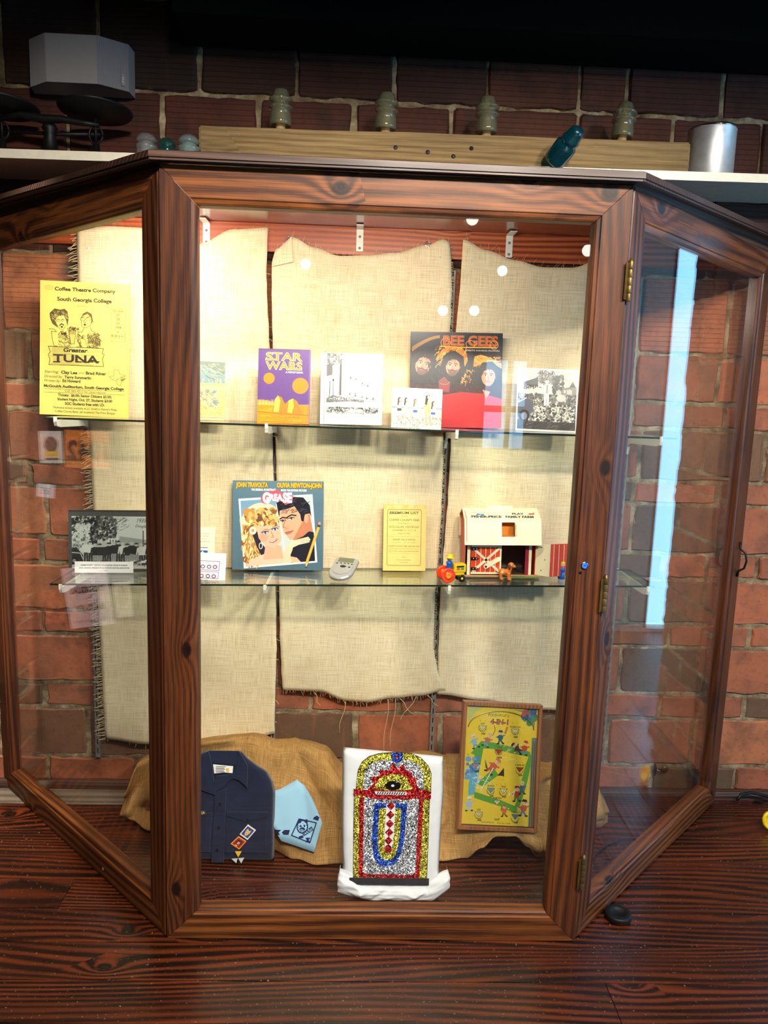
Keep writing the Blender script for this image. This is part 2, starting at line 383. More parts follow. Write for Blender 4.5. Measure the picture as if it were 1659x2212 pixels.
def brick_meshes(n, w, h):
    out = []
    for k in range(n):
        r = random.Random(100 * k + int(h * 1000)); mb = MB()
        cx = 0.006 / w; cz = 0.005 / h  # corner cut
        ring = [(-.5, -.5 + cz), (-.5, -.2), (-.5, .15), (-.5, .5 - cz), (-.5 + cx, .5), (-.33, .5), (-.2, .5), (-.06, .5), (.09, .5), (.22, .5), (.36, .5), (.5 - cx, .5), (.5, .5 - cz), (.5, .2), (.5, -.12), (.5, -.5 + cz), (.5 - cx, -.5), (.35, -.5), (.2, -.5), (.08, -.5), (-.08, -.5), (-.2, -.5), (-.34, -.5), (-.5 + cx, -.5)]
        jr = [(a + r.uniform(-1, 1) * 0.004 / w, b + r.uniform(-1, 1) * 0.0042 / h) for a, b in ring]
        N = len(jr); ins = [(a * (1 - .012 / w), b * (1 - .010 / h)) for a, b in jr]
        vs = [(a, r.uniform(-.0012, .0012), b) for a, b in ins] + [(a, 0.006, b) for a, b in jr] + [(a, 0.06, b) for a, b in jr]
        fs = [tuple(range(N))]
        for L in (0, N): fs += [(L + i, L + N + i, L + N + (i + 1) % N, L + (i + 1) % N) for i in range(N)]
        mb.add(vs, fs)
        me_o = mb.build('brick', M['brick'], weld=True); me = me_o.data; bpy.data.objects.remove(me_o); out.append(me)
    return out
BM = {h: brick_meshes(5, .30, h) for h in (.09, .175, .25)}
DARK_TILE = brick_mat('dark_upper_tile', 0.20)  # upper courses: the brick colour multiplied darker
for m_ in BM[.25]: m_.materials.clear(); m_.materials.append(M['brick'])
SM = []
for m_ in BM[.25]: q_ = m_.copy(); q_.materials.clear(); q_.materials.append(DARK_TILE); SM.append(q_)
for r, js in enumerate(ROWS):
    h = CZ[r + 1] - CZ[r]; hh = min(BM, key=lambda q: abs(q - h + 0.01))
    gap = 0.010 if r >= 12 else 0.013
    for a, b in zip(js, js[1:]):
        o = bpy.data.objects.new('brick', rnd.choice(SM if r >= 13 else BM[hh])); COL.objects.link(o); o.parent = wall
        g2 = gap + rnd.uniform(-.004, .006)
        o.location = ((a + b) / 2 + rnd.uniform(-.002, .002), WY + rnd.uniform(-.003, .003), (CZ[r] + CZ[r + 1]) / 2 + rnd.uniform(-.0015, .0015))
        o.scale = (b - a - g2, 1.0, h - gap - rnd.uniform(-.003, .003)); o.rotation_euler = (rnd.uniform(-.006, .006), rnd.uniform(-.005, .005), rnd.uniform(-.005, .005))

# ------------------------------------------------------------------ floor of boards
mb = MB(); mb.box(-3.6, 3.5, -5.2, 3.0, -0.06, -0.022); floor = mb.build('floor', M['black']); tag(floor, kind='structure')
FY = [0.80, 0.645, 0.52, 0.385, 0.255, 0.12, -0.015, -0.15, -0.285, -0.42, -0.56, -0.70, -0.84, -0.98]
for i, (b, a) in enumerate(zip(FY, FY[1:])):
    ends = [-3.6, 3.5] if i % 3 == 0 else ([-3.6, -0.9 + 0.5 * (i % 4), 3.5] if i % 3 == 1 else [-3.6, 1.6 - 0.4 * (i % 5), 3.5])
    for e0, e1 in zip(ends, ends[1:]):
        mb = MB(); mb.box(e0 + .0006, e1 - .0006, a + .0012, b - .0012, -0.022, rnd.uniform(-.0006, .0004), bv=0.0015)
        mb.build('plank', M['floor_wood'], floor)
mb = MB(); mb.box(-1.36, -0.80, 0.672, 0.775, 0.0002, 0.005, bv=0.0015); mb.build('worn_plank', M['worn_wood'], floor)['label'] = 'dusty grey worn board'
mb = MB()
for k in range(9):
    y = -0.98 - 0.47 * k
    mb.box(-3.6, 3.5, y - 0.468, y - 0.001, -0.022, 0.0)
mb.build('far_boards', M['floor_wood'], floor)['kind'] = 'stuff'
for nm, xa, xb in (('baseboard_left', -2.3, -0.02), ('baseboard_right', -0.02, 1.93)):
    mb = MB(); mb.prism([(0.772, 0), (0.772, 0.018), (0.777, 0.030), (0.786, 0.034), (0.797, 0.034), (0.797, 0)], xa, xb, 'yz')
    tag(mb.build(nm, M['top_wood']), kind='structure')

# ------------------------------------------------------------------ the rest of the room
M['room_white'] = plain('painted_wall_white', (206, 200, 188), 0.8, var=0.04)
M['room_dark'] = plain('dark_ceiling_paint', (9, 10, 8), 0.9, spec=.1, var=0.2)
M['soffit'] = plain('dark_green_soffit_paint', (8, 10, 7), 0.9, spec=.1, var=0.2)
M['room_brown'] = plain('brown_panel_wall', (96, 70, 52), 0.7, var=0.1)
def struct(name, boxes, mat):
    mb = MB()
    for b in boxes: mb.box(*b)
    return tag(mb.build(name, mat), kind='structure')
struct('ceiling', [(-3.6, 3.5, -5.2, 3.0, 3.02, 3.10)], M['room_dark'])
struct('trim_1', [(-0.66, 2.04, 0.56, 0.785, 2.575, 3.02)], M['soffit'])
struct('wall_left', [(-3.7, -3.6, -5.2, 3.0, -.1, 3.02)], M['room_brown'])
struct('wall_right', [(3.5, 3.6, -5.2, -2.6, -.1, 3.02), (3.5, 3.6, -0.5, 1.33, -.1, 3.02), (3.5, 3.6, -2.6, -0.5, -.1, 0.25), (3.5, 3.6, -2.6, -0.5, 2.6, 3.02), (3.5, 3.6, 2.5, 3.0, -.1, 3.02), (3.5, 3.6, 1.33, 2.5, 2.85, 3.02), (1.94, 3.5, 3.0, 3.1, -.1, 3.02), (3.5, 3.6, 1.33, 2.5, -.1, 0.0)], M['room_white'])
struct('wall_front', [(-3.6, 0.88, -5.3, -5.2, -.1, 3.02), (1.78, 3.5, -5.3, -5.2, -.1, 3.02), (0.88, 1.78, -5.3, -5.2, 1.84, 3.02), (0.88, 1.78, -5.3, -5.2, -.1, 1.02), (0.88, 1.05, -5.3, -5.2, 1.02, 1.84), (1.52, 1.78, -5.3, -5.2, 1.02, 1.84)], M['room_brown'])
struct('window_1', [(3.52, 3.56, 1.33, 1.36, 0, 2.85), (3.52, 3.56, 1.90, 1.95, 0, 2.85), (3.52, 3.56, 1.33, 2.5, 2.82, 2.85)], M['black_iron'])
struct('window_2', [(1.05, 1.09, -5.28, -5.22, 1.02, 1.84), (1.48, 1.52, -5.28, -5.22, 1.02, 1.84), (1.30, 1.34, -5.28, -5.22, 1.02, 1.84), (1.09, 1.48, -5.28, -5.22, 1.36, 1.42)], M['black_iron'])
struct('added_window', [(3.52, 3.56, -2.6, -2.55, .25, 2.6), (3.52, 3.56, -.55, -.5, .25, 2.6), (3.52, 3.56, -1.58, -1.53, .25, 2.6), (3.52, 3.56, -2.55, -.55, 1.3, 1.35)], M['black_iron'])  # unseen window, added to bring bluish daylight in from the right
d = bpy.data.lights.new('added_window_portal', 'AREA'); d.shape = 'RECTANGLE'; d.size = 2.1; d.size_y = 2.35; d.energy = 1; d.cycles.is_portal = True
o = bpy.data.objects.new('added_window_portal', d); COL.objects.link(o); o.location = (3.62, -1.55, 1.425); o.rotation_euler = (math.radians(90), 0, math.radians(90))
d = bpy.data.lights.new('window_portal', 'AREA'); d.shape = 'RECTANGLE'; d.size = 1.1; d.size_y = 2.85; d.energy = 1
d.cycles.is_portal = True
o = bpy.data.objects.new('window_portal', d); COL.objects.link(o); o.location = (3.62, 1.95, 1.425); o.rotation_euler = (math.radians(90), 0, math.radians(90))
# ------------------------------------------------------------------ the display cabinet
W2, H, MW, MD = 0.5625, 2.0, 0.087, 0.042
PROF = [(0, MD), (0, 0.0025), (0.0025, 0), (MW - 0.015, 0), (MW - 0.0125, 0.0035), (MW - 0.005, 0.0055), (MW - 0.001, 0.009), (MW, 0.013), (MW, MD)]
def member(side, x0, x1, z0, z1, name, mat, parent, w=None, prof=None):
    prof = prof or PROF; w = w or MW; vs = []; fs = []; n = len(prof); sc = w / MW
    for e in (0, 1):
        for t, y in prof:
            t *= sc; g_ = .0007 * (1 if e == 0 else -1)
            if side == 'bottom': vs.append(((x0 + t if e == 0 else x1 - t) + g_, y, z0 + t))
            if side == 'top': vs.append(((x0 + t if e == 0 else x1 - t) + g_, y, z1 - t))
            if side == 'left': vs.append((x0 + t, y, (z0 + t if e == 0 else z1 - t) + g_))
            if side == 'right': vs.append((x1 - t, y, (z0 + t if e == 0 else z1 - t) + g_))
    for i in range(n - 1): fs.append((i, i + 1, n + i + 1, n + i))
    fs.append((n - 1, 0, n, 2 * n - 1)); fs += [tuple(range(n)), tuple(range(n, 2 * n))]
    mb = MB(); mb.add(vs, fs); return mb.build(name, mat, parent, weld=True)
cab = empty('display_cabinet')
tag(cab, 'large stained pine display cabinet with angled glass sides against the brick wall', 'cabinet')
def frame(part_name, x0, x1, loc, rot, w=None, label=None, z0=0.0, wl=None, wx='wood_x', wz='wood_z'):
    p = empty(part_name, loc, (0, 0, rot), cab)
    if label: p['label'] = label
    member('bottom', x0, x1, z0, H, 'bottom_rail', M[wx], p, w); member('top', x0, x1, z0, H, 'top_rail', M[wx], p, w)
    member('left', x0, x1, z0, H, 'stile', M[wz], p, wl or w); member('right', x0, x1, z0, H, 'stile', M[wz], p, w)
    ww = (w or MW) - 0.004
    mb = MB(); mb.box(x0 + (wl - .004 if wl else ww), x1 - ww, 0.020, 0.024, z0 + ww, H - ww); mb.build('glass_pane', M['glass'], p)
    return p
front = frame('front_frame', -W2, W2, (0, 0, 0), 0)
side = frame('side_panel', -1.130, -0.006, (-W2, 0.004, 0), math.radians(-45), w=0.088, wl=0.068)
door = frame('hinged_door', 0.006, 1.06, (W2, 0.004, 0), math.radians(45), w=0.085, label='narrow hinged glass door with brass hinges', z0=0.004, wx='door_x', wz='door_z')
# door pull, bent black iron
mb = MB(); L = 1.06 - 0.032
mb.tube([(L, -0.002, 1.01), (L, -0.006, 0.985), (L, -0.024, 0.972), (L, -0.030, 0.945), (L, -0.024, 0.918), (L, -0.006, 0.905), (L, -0.002, 0.885)], [.0045, .004, .0038, .0038, .0038, .004, .005], 8)
mb.build('handle', M['black_iron'], door)['label'] = 'black iron pull'
for zc in (1.777, 0.993, 0.208):
    mb = MB()
    for k in range(5): mb.lathe([(.0058, -.047 + k * .019), (.0062, -.046 + k * .019), (.0062, -.030 + k * .019), (.0058, -.029 + k * .019)], 12, M=TR(0.001, -0.0085, zc))
    mb.lathe([(.0001, .056), (.004, .054), (.0055, .0475), (.0058, .047)], 12, M=TR(0.001, -0.0085, zc))
    mb.box(-.016, 0, -.0052, -.0036, zc - .044, zc + .044)
    mb.build('hinge', M['brass'], door)['label'] = 'brass butt hinge'
# wooden top with its overhanging lipped edge; it rises a little toward the wall
def top_outline(o): # overhang o
    s = o * math.tan(math.radians(22.5))
    return [(-W2 - s, -o), (W2 + s, -o), (W2 + 0.768 + o * .72, 0.768 - o * .70), (W2 + .80, 0.774), (-W2 - .80, 0.774), (-W2 - 0.768 - o * .72, 0.768 - o * .70)]
def ztop(y): return 0.037 * max(0, y) / 0.79
mb = MB(); out = top_outline(0.034); inn = top_outline(0.004)
vs = [(x, y, 2.001 + ztop(y)) for x, y in inn] + [(x, y, 2.004 + ztop(y)) for x, y in inn] + [(x, y, 2.006 + ztop(y)) for x, y in out] + [(x, y, 2.020 + ztop(y)) for x, y in out] + [(x * .995, y + .003, 2.022 + ztop(y)) for x, y in out]
n = 6; fs = [tuple(range(n))[::-1], tuple(range(4 * n, 5 * n))]
for L_ in range(4): fs += [(L_ * n + i, L_ * n + (i + 1) % n, (L_ + 1) * n + (i + 1) % n, (L_ + 1) * n + i) for i in range(n)]
mb.add(vs, fs, 0); mb.m[0] = 1
mb.build('top_board', [M['top_wood'], M['ceiling_wood']], cab, weld=True)
# lip under the overhang
mb = MB()
for a, b in ((0, 1), (1, 2), (5, 0)):
    A, B = Vector(out[a]), Vector(out[b]); d = (B - A).normalized(); nrm = Vector((-d.y, d.x))
    q = [A + nrm * .004, B + nrm * .004, B + nrm * .012, A + nrm * .012]
    mb.add([(p.x, p.y, 2.0005 + ztop(p.y)) for p in q] + [(p.x, p.y, 2.008 + ztop(p.y)) for p in q], [(0, 1, 2, 3), (0, 4, 5, 1), (2, 6, 7, 3), (4, 7, 6, 5), (0, 3, 7, 4), (1, 5, 6, 2)])
mb.build('top_lip', M['top_wood'], cab)
# wedges that close the rising top over the two slanted sides
for p_, xa, xb in ((side, -1.130, -0.006), (door, 0.006, 1.06)):
    mb = MB(); ya, yb = abs(xa) * .7071, abs(xb) * .7071
    vs = [(xa, .004, 1.999), (xb, .004, 1.999), (xb, .004, 2.0015 + ztop(yb)), (xa, .004, 2.0015 + ztop(ya))]; vs += [(x, y + .03, z) for x, y, z in vs]
    mb.add(vs, [(0, 1, 2, 3), (5, 4, 7, 6), (1, 5, 6, 2), (0, 3, 7, 4)]); mb.build('top_fillet', M['top_wood'], p_)
# red ledger board screwed to the wall and the steel angles that tie the top to it
mb = MB(); mb.box(-1.36, 1.36, 0.772, 0.796, 1.945, 2.037, bv=0.002); led = mb.build('ledger_board', M['ledger_wood'], cab); led['label'] = 'knotty red pine board along the wall'
for bx in (-0.602, -0.092, 0.412):
    mb = MB(); mb.box(bx - .0115, bx + .0115, 0.769, 0.7715, 1.958, 2.030); mb.box(bx - .0115, bx + .0115, 0.700, 0.7715, 2.0275, 2.030)
    for zc in (1.968, 2.005): mb.lathe([(.0045, 0), (.0035, .0018), (.0001, .002)], 10, 1, M=TR(bx, 0.769, zc) @ RX(math.pi / 2))
    mb.build('angle_bracket', [M['white_steel'], M['grey_steel']], cab)['label'] = 'white steel angle bracket'
for ex, ez in ((-0.328, 1.985), (0.135, 1.988)):
    mb = MB(); mb.tube([(ex + .0085 * math.cos(a * math.pi / 6), 0.758, ez + .0085 * math.sin(a * math.pi / 6)) for a in range(12)], .0018, 6); mb.tube([(ex, 0.758, ez - .0085), (ex, 0.772, ez - .0085)], .0018, 6)
    mb.build('screw_eye', M['chrome'], led)['label'] = 'bright screw eye'
# lock light on the right stile
mb = MB(); T = TR(0.511, 0, 1.070) @ RX(math.pi / 2)
mb.lathe([(.0095, 0), (.0095, .0035), (.0072, .0045), (.0066, .003), (.0066, 0)], 24, 0, M=T); mb.lathe([(.0066, .001), (.0034, .0025)], 24, 1, M=T); mb.lathe([(.0034, .0026), (.0001, .0026)], 20, 2, M=T)
mb.build('push_switch', [M['chrome'], M['led'], M['led_core']], cab)['label'] = 'round switch with glowing blue ring'
mb = MB(); mb.lathe([(.0042, 0.0004), (.0001, 0.0004)], 14, M=TR(0.501, 0, 1.0495) @ RX(math.pi / 2)); mb.build('screw_hole', M['dark_slot'], cab)
mb = MB(); mb.lathe([(.0055, 0.0), (.0042, .0018), (.0025, .0008), (.0001, .0008)], 14, M=RX(math.pi / 2) @ TR(0, 0, 0)); s = mb.build('screw', M['grey_steel'], side); s.location = (-0.36, 0, 0.030)

# ------------------------------------------------------------------ slotted standards with their brackets, glass shelves
def zmid(x): return 0.879 + 0.022 * x
ZT = 1.382
def bracket(mb, x, zt, y0=0.775, y1=0.475):
    pts = [(y0, zt - .0065), (y1 + .006, zt - .0065), (y1, zt - .012), (y1 + .004, zt - .024), (y1 + .03, zt - .029), (y0 - .05, zt - .034), (y0 - .02, zt - .045), (y0 - .008, zt - .075), (y0, zt - .078)]
    vs = [(x - .0045, y, z) for y, z in pts] + [(x + .0045, y, z) for y, z in pts]; n = len(pts)
    mb.add(vs, [tuple(range(n)), tuple(range(2 * n - 1, n - 1, -1))] + [(i, i + n, (i + 1) % n + n, (i + 1) % n) for i in range(n)])
    mb.box(x - .0045, x + .0045, y1 - .001, y1 + .004, zt - .012, zt + .004)
for lab, sx in (('slotted steel shelf standard beside the fringed edge at the left end', -1.003), ('slotted steel shelf standard in the gap between left and middle burlap', -0.362),
                ('slotted steel shelf standard in the gap between middle and right burlap', 0.228), ('slotted steel shelf standard behind the cabinet door hinge stile', 0.872)):
    st = empty('shelf_standard', (sx, 0.79, 0.13)); tag(st, lab, 'shelf standard', 'slotted steel shelf standards')
    mb = MB()
    mb.box(-.0085, -.0065, -.013, .002, 0, 1.78); mb.box(.0065, .0085, -.013, .002, 0, 1.78)
    nslot = 50; pitch = 1.78 / nslot
    for k in range(nslot):
        z = k * pitch
        mb.box(-.0065, .0065, -.013, -.011, z, z + pitch * .42)
        mb.box(-.0065, -.002, -.013, -.011, z + pitch * .42, z + pitch); mb.box(.002, .0065, -.013, -.011, z + pitch * .42, z + pitch)
        mb.box(-.002, .002, -.009, -.008, z + pitch * .42, z + pitch, 1)
    mb.build('slotted_strip', [M['grey_steel'], M['dark_slot']], st)
    for zt in (ZT, zmid(sx)):
        mb = MB(); bracket(mb, 0, 0.0, -0.013, -0.315); b = mb.build('bracket', M['white_steel'], st); b.location = (0, 0, zt - 0.0005 - 0.13); b['label'] = 'white steel shelf bracket'
def glass_shelf(x0, x1, zf, label, name='glass_shelf'):
    mb = MB(); y0, y1, th = 0.50, 0.738, 0.006
    vs = [(x0, y0, zf(x0) - th), (x1, y0, zf(x1) - th), (x1, y1, zf(x1) - th), (x0, y1, zf(x0) - th), (x0, y0, zf(x0)), (x1, y0, zf(x1)), (x1, y1, zf(x1)), (x0, y1, zf(x0))]
    mb.add(vs, [(3, 2, 1, 0), (4, 5, 6, 7)], 0); mb.add(vs, [(0, 1, 5, 4), (1, 2, 6, 5), (2, 3, 7, 6), (3, 0, 4, 7)], 1)
    o = mb.build(name, [M['shelf_glass'], M['glass_edge']], weld=False); tag(o, label, 'shelf', 'glass shelves of the case')
glass_shelf(-1.045, 0.935, lambda x: ZT, 'upper clear glass shelf, under the yellow theatre poster')
glass_shelf(-1.045, 0.905, zmid, 'lower clear glass shelf, under the toy barn')
# ------------------------------------------------------------------ painted shelf above the case
def zsh(x): return 2.160 + 0.0115 * x
mb = MB()
vs = []
for x in (-2.0, 2.0):
    vs += [(x, 0.555, zsh(x)), (x, 0.795, zsh(x)), (x, 0.795, zsh(x) + .026), (x, 0.555, zsh(x) + .026)]
mb.add(vs, [(0, 1, 5, 4), (1, 2, 6, 5), (2, 3, 7, 6), (3, 0, 4, 7), (0, 3, 2, 1), (4, 5, 6, 7)])
tag(mb.build('wall_shelf', M['white_paint'], weld=True), 'long white painted wall shelf above the dark cabinet top', 'shelf')
def zs(x): return zsh(x) + .026
# ------------------------------------------------------------------ flat print: a small painter for pictures and lettering
_fcu = bpy.data.curves.new('lettering', 'FONT'); _fob = bpy.data.objects.new('lettering', _fcu); _glyphs = {}
def glyph_mesh(txt, bold, shear):
    key = (txt, bold, shear)
    if key not in _glyphs:
        _fcu.body = txt; _fcu.offset = bold; _fcu.shear = shear; _fcu.resolution_u = 3; _fcu.size = 1.0; _fcu.fill_mode = 'FRONT'
        COL.objects.link(_fob); bpy.context.view_layer.update()
        ev = _fob.evaluated_get(bpy.context.evaluated_depsgraph_get()); me = ev.to_mesh()
        me.calc_loop_triangles()
        v = np.zeros(len(me.vertices) * 3); me.vertices.foreach_get('co', v); v = v.reshape(-1, 3)[:, :2]
        t = np.zeros(len(me.loop_triangles) * 3, dtype=np.int64); me.loop_triangles.foreach_get('vertices', t)
        ev.to_mesh_clear(); COL.objects.unlink(_fob)
        _glyphs[key] = (v, t.reshape(-1, 3))
    return _glyphs[key]
class Canvas:
    """u to the right 0..1, v down 0..asp (v is measured in widths); colours 0-255 sRGB"""
    def __init__(s, w, asp, bg, ss=2):
        s.ss = ss; s.W = int(w * ss); s.asp = asp; s.Hh = int(round(w * asp)) * ss
        s.a = np.empty((s.Hh, s.W, 3), np.float32); s.a[:] = np.array(bg, np.float32) / 255
        s.r = np.random.RandomState(3)
    def grad(s, c0, c1, v0=0.0, v1=None, u0=0.0, u1=1.0):
        v1 = s.asp if v1 is None else v1
        y0, y1, x0, x1 = int(v0 * s.W), int(v1 * s.W), int(u0 * s.W), int(u1 * s.W)
        t = np.linspace(0, 1, max(1, y1 - y0))[:, None, None]
        s.a[y0:y1, x0:x1] = (np.array(c0) / 255 * (1 - t) + np.array(c1) / 255 * t)[: s.a[y0:y1].shape[0]]
    def _blend(s, x0, y0, mask, c, al=1.0):
        h, w = mask.shape
        if h <= 0 or w <= 0: return
        reg = s.a[y0:y0 + h, x0:x0 + w]; k = (mask.astype(np.float32) * al)[..., None]
        reg[:] = reg * (1 - k) + (np.array(c, np.float32) / 255) * k
    def poly(s, pts, c, al=1.0):
        p = np.array(pts, float) * s.W
        x0, y0 = np.floor(p.min(0)).astype(int); x1, y1 = np.ceil(p.max(0)).astype(int) + 1
        x0, y0, x1, y1 = max(0, x0), max(0, y0), min(s.W, x1), min(s.Hh, y1)
        if x1 <= x0 or y1 <= y0: return
        X, Y = np.meshgrid(np.arange(x0, x1) + .5, np.arange(y0, y1) + .5); inside = np.zeros(X.shape, bool)
        q = np.roll(p, -1, 0)
        for (ax, ay), (bx, by) in zip(p, q):
            if ay == by: continue
            inside ^= ((ay > Y) != (by > Y)) & (X < (bx - ax) * (Y - ay) / (by - ay) + ax)
        s._blend(x0, y0, inside, c, al)
    def rect(s, u0, v0, u1, v1, c, al=1.0): s.poly([(u0, v0), (u1, v0), (u1, v1), (u0, v1)], c, al)
    def ell(s, u, v, ru, rv, c, rot=0.0, al=1.0, n=28):
        cr, sr = math.cos(rot), math.sin(rot)
        s.poly([(u + ru * math.cos(t) * cr - rv * math.sin(t) * sr, v + ru * math.cos(t) * sr + rv * math.sin(t) * cr) for t in [2 * math.pi * k / n for k in range(n)]], c, al)
    def ring(s, u, v, ru, rv, w, c, al=1.0, a0=0.0, a1=2 * math.pi, n=32):
        s.line([(u + ru * math.cos(a0 + (a1 - a0) * k / n), v + rv * math.sin(a0 + (a1 - a0) * k / n)) for k in range(n + 1)], w, c, al)
    def line(s, pts, w, c, al=1.0):
        for (ax, ay), (bx, by) in zip(pts, pts[1:]):
            dx, dy = bx - ax, by - ay; L = math.hypot(dx, dy) or 1e-6; nx, ny = -dy / L * w / 2, dx / L * w / 2; ex, ey = dx / L * w / 4, dy / L * w / 4
            s.poly([(ax + nx - ex, ay + ny - ey), (bx + nx + ex, by + ny + ey), (bx - nx + ex, by - ny + ey), (ax - nx - ex, ay - ny - ey)], c, al)
    def box(s, u0, v0, u1, v1, w, c): s.line([(u0, v0), (u1, v0), (u1, v1), (u0, v1), (u0, v0)], w, c)
    def text(s, txt, u, v, size, c, align='c', width=None, bold=0.0, shear=0.0, rot=0.0, al=1.0, font=None):
        """v is the baseline; size the capital height; width stretches to that width"""
        V, T = glyph_mesh(txt, bold, shear)
        if not len(T): return
        P = V.copy(); P[:, 0] -= P[:, 0].min(); k = size / 0.70; wd = P[:, 0].max() * k
        kx = k * (width / wd) if width else k; wd = width or wd
        P = np.stack([P[:, 0] * kx, -P[:, 1] * k], 1)
        P[:, 0] -= {'c': wd / 2, 'l': 0, 'r': wd}[align]
        cr, sr = math.cos(rot), math.sin(rot); P = np.stack([P[:, 0] * cr - P[:, 1] * sr + u, P[:, 0] * sr + P[:, 1] * cr + v], 1) * s.W
        x0, y0 = np.maximum(np.floor(P.min(0)).astype(int), 0); x1, y1 = np.ceil(P.max(0)).astype(int) + 1
        x1, y1 = min(x1, s.W), min(y1, s.Hh)
        if x1 <= x0 or y1 <= y0: return
        mask = np.zeros((y1 - y0, x1 - x0), bool)
        for tri in P[T]:
            a0, b0 = np.floor(tri.min(0)).astype(int); a1, b1 = np.ceil(tri.max(0)).astype(int) + 1
            a0, b0, a1, b1 = max(a0, x0), max(b0, y0), min(a1, x1), min(b1, y1)
            if a1 <= a0 or b1 <= b0: continue
            X = np.arange(a0, a1)[None, :] + .5; Y = np.arange(b0, b1)[:, None] + .5
            e = []
            for i in range(3):
                (ax, ay), (bx, by) = tri[i], tri[(i + 1) % 3]; e.append((bx - ax) * (Y - ay) - (by - ay) * (X - ax))
            m = ((e[0] >= 0) & (e[1] >= 0) & (e[2] >= 0)) | ((e[0] <= 0) & (e[1] <= 0) & (e[2] <= 0))
            mask[b0 - y0:b1 - y0, a0 - x0:a1 - x0] |= m
        s._blend(x0, y0, mask, c, al)
    def blobs(s, u0, v0, u1, v1, n, r0, r1, cols, al=1.0):
        for _ in range(n):
            r = s.r.uniform(r0, r1); s.ell(s.r.uniform(u0, u1), s.r.uniform(v0, v1), r, r * s.r.uniform(.5, 1.2), cols[s.r.randint(len(cols))], s.r.uniform(0, 3), al, 9)
    def strokes(s, u0, v0, u1, v1, n, ln, w, cols, ang=0.0, spread=3.14, al=1.0):
        for _ in range(n):
            u, v, a = s.r.uniform(u0, u1), s.r.uniform(v0, v1), ang + s.r.uniform(-spread, spread) / 2; l = ln * s.r.uniform(.4, 1)
            s.line([(u, v), (u + l * math.cos(a), v + l * math.sin(a))], w, cols[s.r.randint(len(cols))], al)
    def grain(s, amt, cell=1):
        h, w = s.Hh // cell + 1, s.W // cell + 1
        nn = np.kron(s.r.normal(0, amt, (h, w)), np.ones((cell, cell)))[:s.Hh, :s.W]
        s.a = np.clip(s.a + nn[..., None].astype(np.float32), 0, 1)
    def image(s, name):
        k = s.ss; h, w = s.Hh // k, s.W // k
        a = s.a[:h * k, :w * k].reshape(h, k, w, k, 3).mean((1, 3))
        im = bpy.data.images.new(name, w, h, alpha=False); px = np.ones((h, w, 4), np.float32); px[..., :3] = np.clip(a[::-1], 0, 1)
        im.pixels.foreach_set(px.ravel()); im.update(); im.pack(); return im
def print_mat(name, canvas, rough=0.5, spec=0.4, coat=0.0, mottle=0.0):
    g = G(name); tx = g.n('TexImage', Vector=g.n('UVMap').outputs[0]); tx.image = canvas.image(name)
    g.P(Base_Color=tx.outputs[0], Roughness=rough, Specular_IOR_Level=spec, Coat_Weight=coat, Coat_Roughness=0.08)
    return g.mat
def sheet(name, w, h, th, mats, parent=None, curl=0.0, nu=2, nv=2):
    """upright sheet in its own frame, foot at z=0, picture on -y; mats = picture, edge"""
    mb = MB()
    if curl == 0.0:
        x = w / 2
        vs = [(-x, -th, 0), (x, -th, 0), (x, 0, 0), (-x, 0, 0), (-x, -th, h), (x, -th, h), (x, 0, h), (-x, 0, h)]
        mb.add(vs, [(0, 1, 5, 4)], 0); mb.add(vs, [(3, 2, 1, 0), (4, 5, 6, 7), (1, 2, 6, 5), (2, 3, 7, 6), (3, 0, 4, 7)], 1)
    else:
        nu, nv = 8, 8
        f = lambda u, v: ((u - .5) * w, -th - curl * ((u - .5) ** 2 * 3 - v * v * .4), v * h)
        mb.grid(nu, nv, f, 0); mb.grid(nu, nv, lambda u, v: (f(1 - u, v)[0], f(1 - u, v)[1] + th, v * h), 1)
    return mb.build(name, mats, parent, uvf=lambda c: (c.x / w + .5, c.z / h))
def stand(o, x, y, z, lean=8.0, yaw=0.0, roll=0.0):
    o.location = (x, y, z); o.rotation_euler = (math.radians(-lean), math.radians(-roll), math.radians(yaw)); return o
